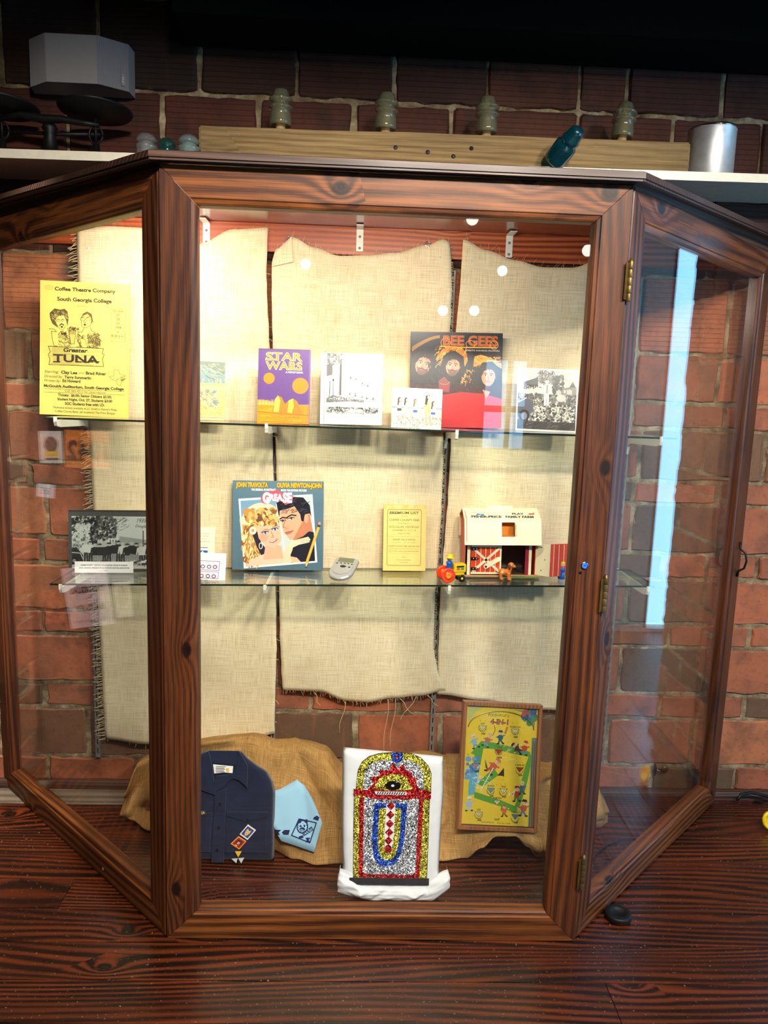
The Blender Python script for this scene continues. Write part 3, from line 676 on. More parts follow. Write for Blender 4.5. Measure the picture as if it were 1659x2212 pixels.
def face(C, u, v, s, skin, hair, rot=0.0, beard=False, cap=False, eyes=(40, 40, 50), shade=None):
    """a plain drawn head: hair mass, face, features"""
    cr, sr = math.cos(rot), math.sin(rot)
    def p(a, b): return (u + (a * cr - b * sr) * s, v + (a * sr + b * cr) * s)
    dk = tuple(int(x * .72) for x in skin); lt = tuple(min(255, int(x * 1.12 + 8)) for x in skin)
    C.poly([p(.62 * math.cos(t) * (1 if math.sin(t) < .2 else .82), .80 * math.sin(t)) for t in [2 * math.pi * k / 26 for k in range(26)]], dk)
    C.poly([p(.54 * math.cos(t) - .05, .74 * math.sin(t) * (1.0 if math.sin(t) < 0 else 1.0)) for t in [2 * math.pi * k / 26 for k in range(26)]], skin)
    C.ell(*p(-.16, -.30), .30 * s, .22 * s, lt, rot, .6); C.ell(*p(-.24, .12), .16 * s, .14 * s, lt, rot, .55)
    if beard or cap:
        C.poly([p(a, b) for a, b in ((-.62, .05), (-.68, -.35), (-.52, -.78), (-.2, -.98), (.2, -1.0), (.52, -.82), (.70, -.35), (.66, .10), (.52, -.1), (.46, -.38), (.22, -.56), (-.15, -.58), (-.42, -.40), (-.52, -.1))], hair)
        C.strokes(*p(-.5, -.95), *p(.5, -.55), 24, .3 * s, .03 * s, [hair, tuple(x + 26 for x in hair)], 1.2, 2.5)
    for sx in (-.27, .19):
        C.line([p(sx - .14, -.21), p(sx, -.27), p(sx + .14, -.21)], .055 * s, hair if sum(hair) < 300 else (110, 70, 40))
        C.ell(*p(sx, -.08), .115 * s, .055 * s, (240, 232, 224), rot); C.ell(*p(sx, -.08), .055 * s, .055 * s, eyes, rot)
        C.line([p(sx - .13, -.09), p(sx, -.145), p(sx + .13, -.09)], .03 * s, (60, 36, 28))
    C.line([p(-.03, -.06), p(-.10, .18), p(.02, .22)], .04 * s, dk); C.ell(*p(-.05, .18), .07 * s, .045 * s, dk, rot, .7)
    if beard:
        C.poly([p(-.46, .22), p(-.30, .28), p(-.05, .26), p(.2, .28), p(.44, .18), p(.38, .58), p(.05, .86), p(-.28, .66)], hair, .62)
        C.line([p(-.22, .32), p(-.04, .27), p(.14, .32)], .07 * s, hair)
    C.ell(*p(-.04, .40), .17 * s, .05 * s, (178, 78, 66), rot)
    C.line([p(-.19, .40), p(-.04, .415), p(.12, .40)], .018 * s, (96, 36, 32))
# ------------------------------------------------------------------ papers, books and sleeves on the shelves
INK = (58, 50, 34); PAPER = (244, 228, 116)
def art_poster():
    C = Canvas(560, 1.49, PAPER); c = lambda x, y: ((x - 28) / 1347, (y - 92 - (x - 28) * .045) / 1347)
    def T(t, x, y, h, w, **k): u, v = c(x, y); C.text(t, u, v, h / 1347, k.pop('ink', INK), width=w / 1347, **k)
    C.ell(.1, .075, .055, .03, (236, 176, 70), al=.35); C.ell(.52, .045, .05, .012, (240, 190, 80), al=.3)
    T('Coffee Theatre Company', 700, 262, 52, 910, bold=.035); T('and', 672, 310, 24, 80, shear=.3, ink=(150, 120, 50)); T('South Georgia College', 690, 412, 55, 815, bold=.035)
    T('present', 664, 485, 28, 150, shear=.3, ink=(120, 96, 40))
    q = lambda pts: [c(*p) for p in pts]
    # two drawn performers at a microphone
    C.poly(q([(170, 580), (245, 510), (330, 530), (395, 515), (440, 560), (455, 660), (440, 780), (420, 690), (380, 620), (300, 630), (250, 690), (300, 800), (215, 740), (180, 660)]), (96, 80, 46))
    C.strokes(.12, .33, .3, .42, 150, .03, .003, [PAPER, INK], .6, 1.2)
    C.poly(q([(265, 690), (300, 625), (385, 620), (420, 690), (410, 770), (370, 830), (320, 800)]), (250, 232, 120))
    for e in (300, 365): C.line(q([(e - 25, 690), (e, 670), (e + 25, 685)]), .006, INK); C.line(q([(e - 18, 705), (e + 18, 700)]), .004, INK)
    C.line(q([(322, 765), (352, 738), (385, 762)]), .012, INK); C.ell(*c(355, 785), .013, .011, (60, 40, 30))
    C.line(q([(265, 690), (270, 740), (320, 805), (370, 835), (410, 775)]), .004, INK)
    C.line(q([(165, 815), (240, 820), (275, 860), (200, 850), (215, 980), (245, 1075), (290, 1070)]), .005, INK); C.line(q([(300, 905), (345, 850), (420, 880), (440, 960)]), .006, INK)
    C.strokes(.2, .56, .33, .74, 130, .035, .0035, [INK, (96, 84, 46)], .3, 1.6)
    C.poly(q([(345, 860), (380, 880), (425, 850), (415, 915), (378, 895), (350, 915)]), INK)
    C.ell(*c(510, 860), .038, .055, (206, 186, 92)); C.ring(*c(510, 860), .038, .055, .005, INK)
    for k in range(5): C.line(q([(475 + k * 17, 825), (475 + k * 17, 895)]), .003, INK)
    C.poly(q([(470, 900), (560, 900), (545, 1040), (490, 1040)]), (222, 202, 98)); C.line(q([(470, 900), (490, 1040), (545, 1040), (560, 900)]), .005, INK)
    for k, t in enumerate('CNST'[:0]): pass
    C.strokes(.30, .505, .42, .55, 30, .03, .006, [INK], 0, 2.2)
    C.poly(q([(640, 660), (665, 590), (730, 555), (800, 590), (820, 690), (800, 740), (790, 650), (740, 590), (670, 620)]), (112, 92, 50))
    C.line(q([(640, 640), (645, 720), (655, 780), (710, 800), (780, 770), (800, 710), (830, 700), (815, 740)]), .004, INK)
    for e in (668, 748): C.ring(*c(e, 672), .026, .017, .003, INK); C.line(q([(e - 25, 650), (e + 20, 630)]), .006, INK)
    C.line(q([(705, 670), (680, 715), (720, 720)]), .004, INK); C.ell(*c(700, 752), .014, .012, (96, 60, 40))
    C.line(q([(690, 800), (660, 860), (600, 870), (575, 960), (640, 1080)]), .005, INK); C.line(q([(780, 790), (800, 840), (900, 900), (940, 1060)]), .005, INK)
    C.strokes(.41, .56, .48, .72, 60, .04, .004, [INK, (84, 72, 40)], 1.2, 1.6); C.strokes(.52, .56, .66, .74, 260, .035, .0045, [INK, (84, 72, 40), (130, 110, 56)], .5, 2.6)
    C.poly(q([(640, 960), (700, 970), (740, 1080), (660, 1080)]), (248, 230, 110)); C.line(q([(640, 960), (700, 970), (740, 1080)]), .004, INK)
    # the plank sign
    C.poly(q([(155, 1075), (985, 1110), (965, 1180), (995, 1200), (970, 1270), (990, 1380), (165, 1350), (180, 1270), (155, 1200), (185, 1160)]), (240, 222, 112))
    C.line(q([(155, 1075), (985, 1110), (965, 1180), (995, 1200), (970, 1270), (990, 1380), (165, 1350), (180, 1270), (155, 1200), (185, 1160), (155, 1075)]), .006, INK)
    for k in range(24): y = 1090 + k * 11.3; C.line(q([(180 + C.r.randint(0, 60), y), (500 + C.r.randint(0, 450), y + 14)]), .0028, (140, 124, 62))
    T('Greater', 565, 1165, 62, 365, bold=.03, shear=.18, ink=(40, 34, 24)); T('TUNA', 570, 1315, 108, 690, bold=.03, ink=(52, 46, 36))
    for bx0, bx1 in ((230, 330), (585, 655), (670, 735), (760, 830), (850, 920)): C.line(q([(bx0, 1308), (bx1, 1311)]), .014, (52, 46, 36))
    # date box
    C.line(q([(1092, 512), (1310, 520), (1308, 1012), (1096, 1002), (1092, 512)]), .004, (130, 112, 50))
    for k, t in enumerate(('October', '27,', '28,', '29,', '1994', 'at', '8:00 p.m.')): T(t, 1200, 565 + k * 62, 36, (170, 62, 62, 62, 96, 36, 200)[k], bold=.015, ink=(96, 80, 40))
    T('Starring:', 97, 1470, 40, 220, align='l', shear=.3); T('Clay Lee', 350, 1485, 44, 242, align='l', bold=.035); T('and', 612, 1490, 34, 90, align='l', shear=.3, ink=(130, 110, 50)); T('Brad Riner', 722, 1498, 44, 305, align='l', bold=.035)
    T('Directed by:', 97, 1540, 40, 275, align='l', shear=.3); T('Terry Summerlin', 402, 1556, 40, 400, align='l', bold=.035)
    T('Written by:', 97, 1605, 40, 245, align='l', shear=.3); T('Ed Howard', 372, 1612, 42, 268, align='l', bold=.035)
    C.line(q([(1150, 1425), (1220, 1435), (1225, 1490), (1300, 1510), (1318, 1570), (1260, 1610), (1245, 1668), (1200, 1650), (1180, 1590), (1130, 1580), (1075, 1528), (1140, 1525), (1150, 1425)]), .004, (110, 92, 44))
    C.strokes(.85, 1.03, .93, 1.09, 14, .05, .004, [(110, 92, 44)], -.4, .6)
    T('McGouirk Auditorium, South Georgia College', 92, 1685, 40, 1205, align='l', bold=.04)
    for y in (1712, 1765): C.line(q([(92, y), (1312, y + 45)]), .003, INK)
    T('Call 383-4211 for reservations', 715, 1778, 34, 615, bold=.0, ink=(110, 94, 44)); T('Tickets:  $6.00; Senior Citizens $5.00;', 710, 1842, 38, 810, bold=.03); T('Student Night, Oct. 27, Students $3:00', 710, 1905, 38, 830, bold=.03); T('SGC Students free with I.D.', 710, 1970, 40, 600, bold=.03)
    T("*Advance tickets available at J.L. Smith's, Danny's Pizza,", 715, 2030, 30, 970, bold=.01, ink=(96, 80, 40)); T('Coffee County Bank, (all locations) The Print Shoppe', 715, 2085, 30, 905, bold=.01, ink=(96, 80, 40))
    return C
def art_book():
    C = Canvas(420, 1.44, (92, 58, 124)); c = lambda x, y: ((x - 82) / 622, (y - 76) / 622)
    q = lambda pts: [c(*p) for p in pts]
    C.grain(.02, 3); C.line([(.05, 0), (.05, 1.08)], .006, (84, 48, 122))
    OR, CR = (228, 124, 8), (250, 222, 150)
    for (x, y, r) in ((215, 432, 62), (590, 512, 92)): C.ell(*c(x, y), (r + 5) / 622, (r + 5) / 622, (240, 110, 70)); C.ell(*c(x, y), r / 622, r / 622, OR)
    for t, y, x in (('STAR', 212, 390), ('WARS', 322, 388)):
        for col, b in (((150, 60, 60), .050), (CR, .040), (OR, .006)): C.text(t, *c(x, y), 92 / 622, col, width=(420 + 500 * b) / 622, bold=b)
        C.line(q([(170, 205) if t == 'STAR' else (470, 316), (300, 205) if t == 'STAR' else (600, 316)]), .034, CR); C.line(q([(174, 205) if t == 'STAR' else (470, 316), (300, 205) if t == 'STAR' else (594, 316)]), .022, OR)
    C.text('A POP-UP BOOK', *c(515, 362), 20 / 622, (250, 240, 240), width=210 / 622, bold=.03)
    C.poly([(0, .99), (.2, 1.0), (.45, 1.075), (.7, 1.07), (1, 1.06), (1, 1.44), (0, 1.44)], (248, 120, 110))
    C.poly([(0, 1.0), (.2, 1.01), (.45, 1.09), (.7, 1.085), (1, 1.075), (1, 1.44), (0, 1.44)], (228, 132, 8))
    for k in range(16): u = .01 + k * .02; C.poly([(u, 1.08), (u + .008, 1.0 - C.r.uniform(0, .05)), (u + .016, 1.09)], (250, 214, 120) if k % 3 else (250, 150, 100))
    for k in range(20): v = C.r.uniform(1.12, 1.42); u = C.r.uniform(0, .7); C.line([(u, v), (u + C.r.uniform(.1, .4), v + C.r.uniform(-.01, .02))], .006, (252, 190, 60) if k % 2 else (206, 116, 10))
    C.line([(0, 1.22), (.45, 1.25), (1, 1.27)], .012, (150, 84, 10))
    # a plain ridge of desert rocks where the cover has its figures
    C.poly([(.28, 1.24), (.33, .98), (.39, .90), (.46, .93), (.53, 1.06), (.60, .99), (.68, .95), (.76, 1.0), (.84, 1.16), (.90, 1.26)], (206, 116, 24)); C.poly([(.33, .98), (.39, .90), (.44, 1.0), (.41, 1.22), (.31, 1.22)], (246, 190, 70)); C.poly([(.60, .99), (.68, .95), (.70, 1.1), (.66, 1.24), (.58, 1.22)], (250, 206, 60))
    C.text('Illustrated by Wayne Douglas Barlowe', *c(392, 902), 17 / 622, (120, 62, 10), width=390 / 622); C.text('Random House', *c(462, 930), 11 / 622, (120, 62, 10), width=100 / 622); C.line([(.06, 1.41), (.98, 1.41)], .006, (120, 70, 10))
    C.rect(0, 0, 1, .012, (60, 40, 90)); C.rect(.97, 0, 1, 1.44, (130, 90, 160), .5)
    return C
def art_theatre():
    C = Canvas(420, 1.146, (238, 235, 230)); c = lambda x, y: ((x - 830) / 765, (y - 82) / 765); q = lambda pts: [c(*p) for p in pts]
    C.grad((226, 216, 214), (250, 246, 244), .0, .55, .095, .93)
    C.poly(q([(903, 85), (1060, 85), (1060, 210), (980, 230), (970, 350), (903, 370)]), (120, 112, 116)); C.blobs(.1, .01, .27, .2, 120, .006, .018, [(90, 84, 88), (150, 142, 146), (190, 184, 186)]); C.blobs(.28, 0, .55, .06, 50, .006, .014, [(200, 190, 192), (170, 160, 164)])
    C.poly(q([(1110, 210), (1545, 400), (1545, 700), (1110, 650)]), (250, 250, 248)); C.poly(q([(975, 235), (1060, 215), (1060, 640), (940, 650), (940, 380), (975, 360)]), (240, 238, 236))
    C.poly(q([(915, 380), (975, 350), (975, 530), (915, 530)]), (250, 250, 248)); C.line(q([(915, 380), (975, 350)]), .004, (70, 66, 66))
    C.poly(q([(1060, 165), (1100, 165), (1100, 600), (1050, 600)]), (150, 144, 146)); C.poly(q([(1068, 120), (1095, 120), (1095, 600), (1068, 600)]), (92, 86, 90)); C.poly(q([(1085, 165), (1102, 165), (1102, 600), (1085, 600)]), (220, 216, 214)); C.ell(*c(1080, 140), .018, .02, (240, 240, 238)); C.ell(*c(1080, 98), .02, .012, (90, 84, 86))
    for a, b, e, f in ((1105, 208, 1320, 300), (1140, 380, 1545, 440), (1140, 440, 1280, 475), (1140, 490, 1280, 525), (1140, 540, 1545, 600), (1320, 300, 1545, 390)): C.line(q([(a, b), (e, f)]), .004, (176, 172, 170))
    for x, y in ((1198, 375), (1265, 400), (1345, 440), (1405, 462), (1195, 575), (1258, 590), (1340, 610), (1405, 625), (1482, 640)):
        C.rect(*c(x - 12, y - 18), *c(x + 12, y + 22), (216, 212, 210)); C.blobs(c(x, 0)[0] - .014, c(0, y)[1] - .02, c(x, 0)[0] + .012, c(0, y)[1] + .025, 8, .005, .009, [(60, 56, 58), (100, 96, 96)])
    C.line(q([(985, 400), (985, 620)]), .008, (40, 36, 40)); C.ell(*c(985, 415), .014, .018, (40, 36, 40)); C.line(q([(945, 430), (940, 620)]), .014, (84, 80, 82))
    C.poly(q([(903, 640), (980, 600), (1215, 640), (1370, 655), (1370, 690), (1215, 700), (903, 690)]), (122, 116, 118)); C.strokes(.1, .68, .7, .79, 110, .05, .005, [(70, 66, 68), (160, 156, 156), (220, 216, 214)], .1, .6)
    for col, b in (((60, 56, 58), .06), ((255, 255, 255), .01)): C.text('THEATRE', *c(1098, 662), .05, col, width=.29, bold=b)
    C.poly(q([(890, 700), (1200, 670), (1545, 705), (1545, 740), (1200, 730), (890, 745)]), (253, 252, 250))
    C.rect(*c(903, 745), *c(1545, 825), (140, 134, 136)); C.blobs(.1, .87, .93, .965, 330, .005, .018, [(44, 40, 42), (90, 86, 88), (180, 176, 176), (230, 226, 224)]); C.poly(q([(1150, 800), (1200, 770), (1340, 765), (1370, 790), (1340, 810), (1160, 812)]), (200, 198, 198)); C.rect(*c(903, 806), *c(1545, 826), (214, 210, 208)); C.strokes(.1, .945, .93, .97, 60, .05, .004, [(110, 106, 106)], 0, .3)
    C.rect(.93, 0, 1, 1.146, (252, 250, 246)); C.rect(0, 0, .095, 1.146, (250, 248, 244))
    C.box(*c(947, 832), *c(1502, 950), .003, (170, 168, 170)); C.text('MARTIN THEATRE', *c(1225, 865), .018, (150, 146, 146), width=.29); C.text('DOUGLAS, GEORGIA', *c(1225, 888), .010, (176, 172, 172), width=.28); C.text('CIRCA 1940', *c(1225, 912), .011, (190, 186, 186), width=.14)
    for x in (1060, 1360): C.text('A. T. Smith, Owner', *c(x, 940), .011, (150, 146, 146), width=.2)
    return C
def art_album_night():
    C = Canvas(560, 1.036, (28, 26, 32)); c = lambda x, y: ((x - 290) / 1270, (y - 88) / 1270); q = lambda pts: [c(*p) for p in pts]
    C.grad((62, 68, 78), (24, 20, 26), 0, .3); C.blobs(0, .2, 1, .62, 420, .012, .04, [(22, 18, 24), (34, 28, 34), (44, 34, 38), (16, 14, 20)])
    for k in range(7):
        C.line([c(310 + 380 * t, 360 - 10 * k - (190 - 4 * k) * math.sin(t * 1.45) * 1.0) for t in [i / 12 for i in range(13)]], .004, (236, 170, 60) if k % 2 else (180, 110, 60))
    C.poly(q([(650, 430), (720, 330), (800, 290), (900, 280), (1000, 300), (1060, 370), (1080, 480), (1040, 560), (980, 400), (860, 330), (740, 420), (650, 500)]), (226, 132, 24)); C.strokes(.28, .15, .62, .36, 120, .05, .005, [(250, 180, 60), (190, 84, 16), (255, 214, 110)], 2.2, 1.2)
    C.poly(q([(1160, 560), (1170, 420), (1260, 390), (1400, 430), (1550, 510), (1555, 580), (1440, 520), (1300, 500), (1220, 540)]), (232, 150, 30)); C.strokes(.68, .25, .97, .36, 110, .05, .005, [(252, 196, 70), (200, 90, 16)], .5, 1.4); C.strokes(.55, .4, .68, .55, 50, .04, .006, [(226, 120, 40), (250, 190, 80)], 1.2, 1.6)
    C.poly(q([(300, 520), (340, 400), (440, 350), (560, 370), (620, 480), (600, 700), (480, 800), (330, 800)]), (38, 32, 38)); C.poly(q([(700, 560), (780, 380), (900, 340), (1020, 420), (1050, 640), (960, 760), (800, 740)]), (34, 28, 34)); C.poly(q([(1200, 640), (1280, 500), (1420, 480), (1530, 580), (1530, 900), (1400, 1000), (1200, 900)]), (30, 24, 28))
    HA = (36, 28, 32)
    face(C, *c(470, 545), .145, (206, 132, 104), HA, .28, True); face(C, *c(880, 560), .135, (214, 142, 112), HA, .10, True); face(C, *c(1375, 690), .135, (216, 140, 104), HA, .05, False, True)
    C.strokes(.18, .32, .34, .6, 160, .04, .006, [(30, 26, 32), (56, 48, 54), (20, 16, 22)], 1.4, 1.6); C.strokes(.62, .38, .76, .62, 140, .05, .006, [(30, 24, 28), (52, 40, 42)], 1.5, .9); C.strokes(.93, .38, .99, .62, 60, .05, .006, [(30, 24, 28), (60, 48, 50)], 1.5, .6)
    C.poly(q([(680, 760), (760, 700), (840, 790), (830, 920), (690, 900)]), (130, 50, 48)); C.ring(*c(760, 760), .06, .04, .005, (190, 120, 110), a0=.2, a1=2.6)
    for k in range(26): v = c(0, 820 + k * 12)[1]; C.rect(0, v, 1, v + .012, (206, 26, 30), .13)
    C.poly(q([(290, 1010), (700, 960), (1000, 910), (1300, 930), (1560, 1000), (1560, 1410), (290, 1410)]), (216, 26, 32)); C.poly(q([(1290, 870), (1340, 1000), (1400, 900)]), (216, 136, 104)); C.grad((214, 28, 34), (196, 22, 30), c(0, 1150)[1], 1.036)
    for col, b in (((250, 196, 110), .045), ((150, 40, 30), .03), ((240, 120, 60), .0)): C.text('BEE GEES', *c(1115, 268), .105, col, width=.60, bold=b)
    C.line([c(700, 285), c(1000, 296), c(1470, 290)], .014, (246, 178, 60)); C.ring(*c(770, 235), .05, .05, .006, (250, 180, 90)); C.ring(*c(1440, 255), .045, .045, .006, (250, 180, 90)); C.ring(*c(1115, 250), .05, .04, .006, (250, 180, 90))
    C.text('SPIRITS HAVING FLOWN', *c(1280, 345), .016, (226, 214, 206), width=.37, bold=.03); C.rect(0, 0, 1, .008, (90, 96, 104))
    return C
def person_bw(C, u, v, h, top, leg, skin, hat=None):
    """a tiny standing figure, feet at v"""
    w = h * .17
    for d in (-.35, .35): C.line([(u + d * w, v), (u + d * w * .8, v - h * .5)], w * .55, leg)
    C.poly([(u - w * .75, v - h * .46), (u - w * .95, v - h * .80), (u - w * .4, v - h * .86), (u + w * .4, v - h * .86), (u + w * .95, v - h * .80), (u + w * .75, v - h * .46)], top)
    C.line([(u - w * .9, v - h * .8), (u - w * 1.2, v - h * .5)], w * .4, top); C.line([(u + w * .9, v - h * .8), (u + w * 1.2, v - h * .5)], w * .4, top)
    C.ell(u, v - h * .92, w * .42, h * .075, skin)
    if hat: C.ell(u, v - h * .965, w * .75, h * .02, hat); C.rect(u - w * .4, v - h * 1.02, u + w * .4, v - h * .96, hat)
def bicycle(C, u, v, r, col=(90, 84, 86), col2=(200, 120, 120)):
    for d in (-1.15, 1.15):
        C.ring(u + d * r, v, r, r, .007, col); C.ring(u + d * r, v, r * .9, r * .9, .003, (150, 146, 146))
        for k in range(6): C.line([(u + d * r, v), (u + d * r + r * .9 * math.cos(k * 1.05), v + r * .9 * math.sin(k * 1.05))], .0025, (160, 156, 156))
    C.line([(u - 1.15 * r, v), (u - .5 * r, v - 1.1 * r), (u + .7 * r, v - 1.15 * r), (u, v), (u - .5 * r, v - 1.1 * r)], .008, col2); C.line([(u + 1.15 * r, v), (u + .6 * r, v - 1.6 * r), (u + .3 * r, v - 1.75 * r)], .008, col)
def art_bikes():
    C = Canvas(440, .80, (252, 252, 250)); c = lambda x, y: ((x - 15) / 703, (y - 842) / 703); q = lambda pts: [c(*p) for p in pts]
    C.grad((253, 253, 253), (232, 238, 236), 0, .42); C.rect(*c(15, 1112), *c(718, 1128), (90, 128, 160)); C.rect(*c(15, 1128), *c(718, 1180), (214, 226, 226)); C.rect(*c(15, 1170), *c(718, 1400), (216, 222, 190)); C.blobs(0, .48, 1, .8, 260, .004, .012, [(236, 238, 220), (186, 196, 160), (160, 168, 130), (246, 246, 240)])
    SK = (222, 176, 146)
    for x, y, r in ((130, 1300, 52), (270, 1310, 52), (420, 1330, 50), (560, 1300, 50), (670, 1300, 40)): bicycle(C, *c(x, y), r / 703 * 1.0)
    def girl(x, y, hair, top, short, sit=True):
        C.line(q([(x, y + 60), (x - 8, y + 130), (x + 90, y + 165)]), .045, SK); C.line(q([(x + 90, y + 165), (x + 70, y + 270)]), .03, SK)
        C.poly(q([(x - 26, y + 45), (x + 22, y + 40), (x + 26, y + 140), (x - 26, y + 150)]), top); C.rect(*c(x - 30, y + 128), *c(x + 30, y + 165), short); C.line(q([(x + 15, y + 60), (x + 50, y + 105), (x + 90, y + 110)]), .022, SK)
        C.ell(*c(x - 2, y + 8), .038, .052, hair); C.ell(*c(x + 8, y + 12), .024, .036, SK); C.line(q([(x - 14, y + 10), (x - 22, y + 80)]), .03, hair)
    girl(122, 1005, (70, 44, 34), (236, 200, 170), (60, 46, 48)); girl(215, 1005, (50, 32, 28), (240, 214, 196), (230, 220, 214)); girl(345, 1020, (120, 92, 70), (250, 250, 250), (40, 84, 170)); girl(598, 1040, (60, 38, 30), (252, 252, 250), (34, 78, 168))
    C.line(q([(500, 1190), (500, 1370)]), .042, (206, 150, 120)); C.line(q([(545, 1190), (570, 1360)]), .042, (206, 150, 120)); C.poly(q([(475, 1020), (548, 1000), (566, 1110), (560, 1205), (476, 1205)]), (246, 214, 120)); C.line(q([(480, 1035), (470, 1130)]), .03, (216, 160, 130))
    C.poly(q([(485, 940), (540, 925), (545, 960), (520, 1000), (505, 1080), (478, 1060)]), (40, 26, 26)); C.ell(*c(525, 960), .024, .036, (216, 160, 130))
    for k in range(40): u = C.r.uniform(.05, .95); C.line([(u, .8), (u + C.r.uniform(-.03, .03), .68)], .005, (110, 106, 84) if k % 2 else (240, 240, 230))
    C.rect(0, 0, 1, .012, (240, 240, 240)); return C
def art_parade():
    C = Canvas(420, 1.03, (214, 208, 194)); c = lambda x, y: ((x - 740) / 685, (y - 505) / 685); q = lambda pts: [c(*p) for p in pts]
    C.grad((200, 194, 182), (224, 218, 204), 0, .3); C.blobs(.4, .0, 1, .2, 60, .02, .06, [(206, 200, 188), (190, 184, 172)], .5)
    C.poly(q([(815, 655), (950, 600), (975, 610), (975, 745), (815, 745)]), (96, 94, 96)); C.line(q([(815, 655), (950, 605)]), .02, (226, 222, 214)); C.rect(*c(830, 690), *c(965, 735), (60, 58, 60)); C.strokes(.14, .26, .33, .33, 16, .04, .012, [(180, 176, 170)], 1.57, .1)
    C.strokes(.36, .02, .6, .22, 260, .07, .006, [(70, 68, 66), (110, 106, 102), (40, 38, 38), (150, 146, 140)], 1.57, 2.6); C.blobs(.58, .1, .76, .42, 130, .01, .03, [(70, 66, 62), (110, 104, 96), (44, 42, 40)])
    C.poly(q([(1245, 720), (1330, 700), (1365, 635), (1400, 700), (1420, 700), (1420, 790), (1245, 790)]), (140, 132, 118)); C.poly(q([(1325, 705), (1365, 640), (1400, 705)]), (80, 74, 68))
    for x in (1265, 1300, 1335): C.rect(*c(x, 735), *c(x + 24, 768), (226, 220, 204))
    C.rect(*c(740, 790), *c(1425, 1195), (120, 114, 106)); C.blobs(0, .42, 1, 1, 900, .006, .022, [(60, 56, 52), (110, 104, 98), (170, 162, 150), (40, 38, 36), (214, 206, 190)])
    for x, y in ((860, 860), (905, 850), (960, 840), (1000, 850), (1210, 860), (1330, 850)): person_bw(C, *c(x, y), .2, (210, 204, 196), (90, 86, 82), (200, 190, 176), (60, 56, 54))
    person_bw(C, *c(1075, 915), .40, (222, 216, 206), (236, 230, 220), (200, 188, 174), (240, 236, 226)); C.line(q([(1078, 690), (1078, 780)]), .012, (90, 86, 84))
    C.ell(*c(1240, 830), .08, .06, (230, 222, 206)); C.ell(*c(795, 815), .045, .045, (230, 226, 216)); C.ring(*c(795, 815), .03, .03, .008, (90, 86, 84))
    for (u0, v0, u1, v1, n) in ((.58, .62, .94, .92, 420), (.30, .62, .5, .86, 140)): C.blobs(u0, v0, u1, v1, n, .008, .022, [(236, 228, 208), (200, 190, 170), (50, 46, 42), (110, 104, 92), (246, 240, 222)])
    C.poly(q([(740, 900), (850, 830), (930, 880), (930, 990), (860, 1060), (740, 1060)]), (92, 92, 100)); C.ell(*c(830, 1040), .085, .10, (40, 40, 46)); C.ell(*c(830, 1045), .05, .065, (130, 130, 138)); C.line(q([(740, 905), (850, 840)]), .02, (200, 200, 204))
    C.rect(*c(740, 1100), *c(1425, 1195), (66, 62, 58)); C.strokes(.0, .88, 1, 1.0, 60, .08, .006, [(120, 114, 106), (40, 38, 36)], -.5, .5)
    C.grain(.04, 2)
    for r_ in ((0, 0, 1, .022), (0, 1.0, 1, 1.03), (0, 0, .022, 1.03), (.978, 0, 1, 1.03)): C.rect(*r_, (240, 236, 226))
    return C
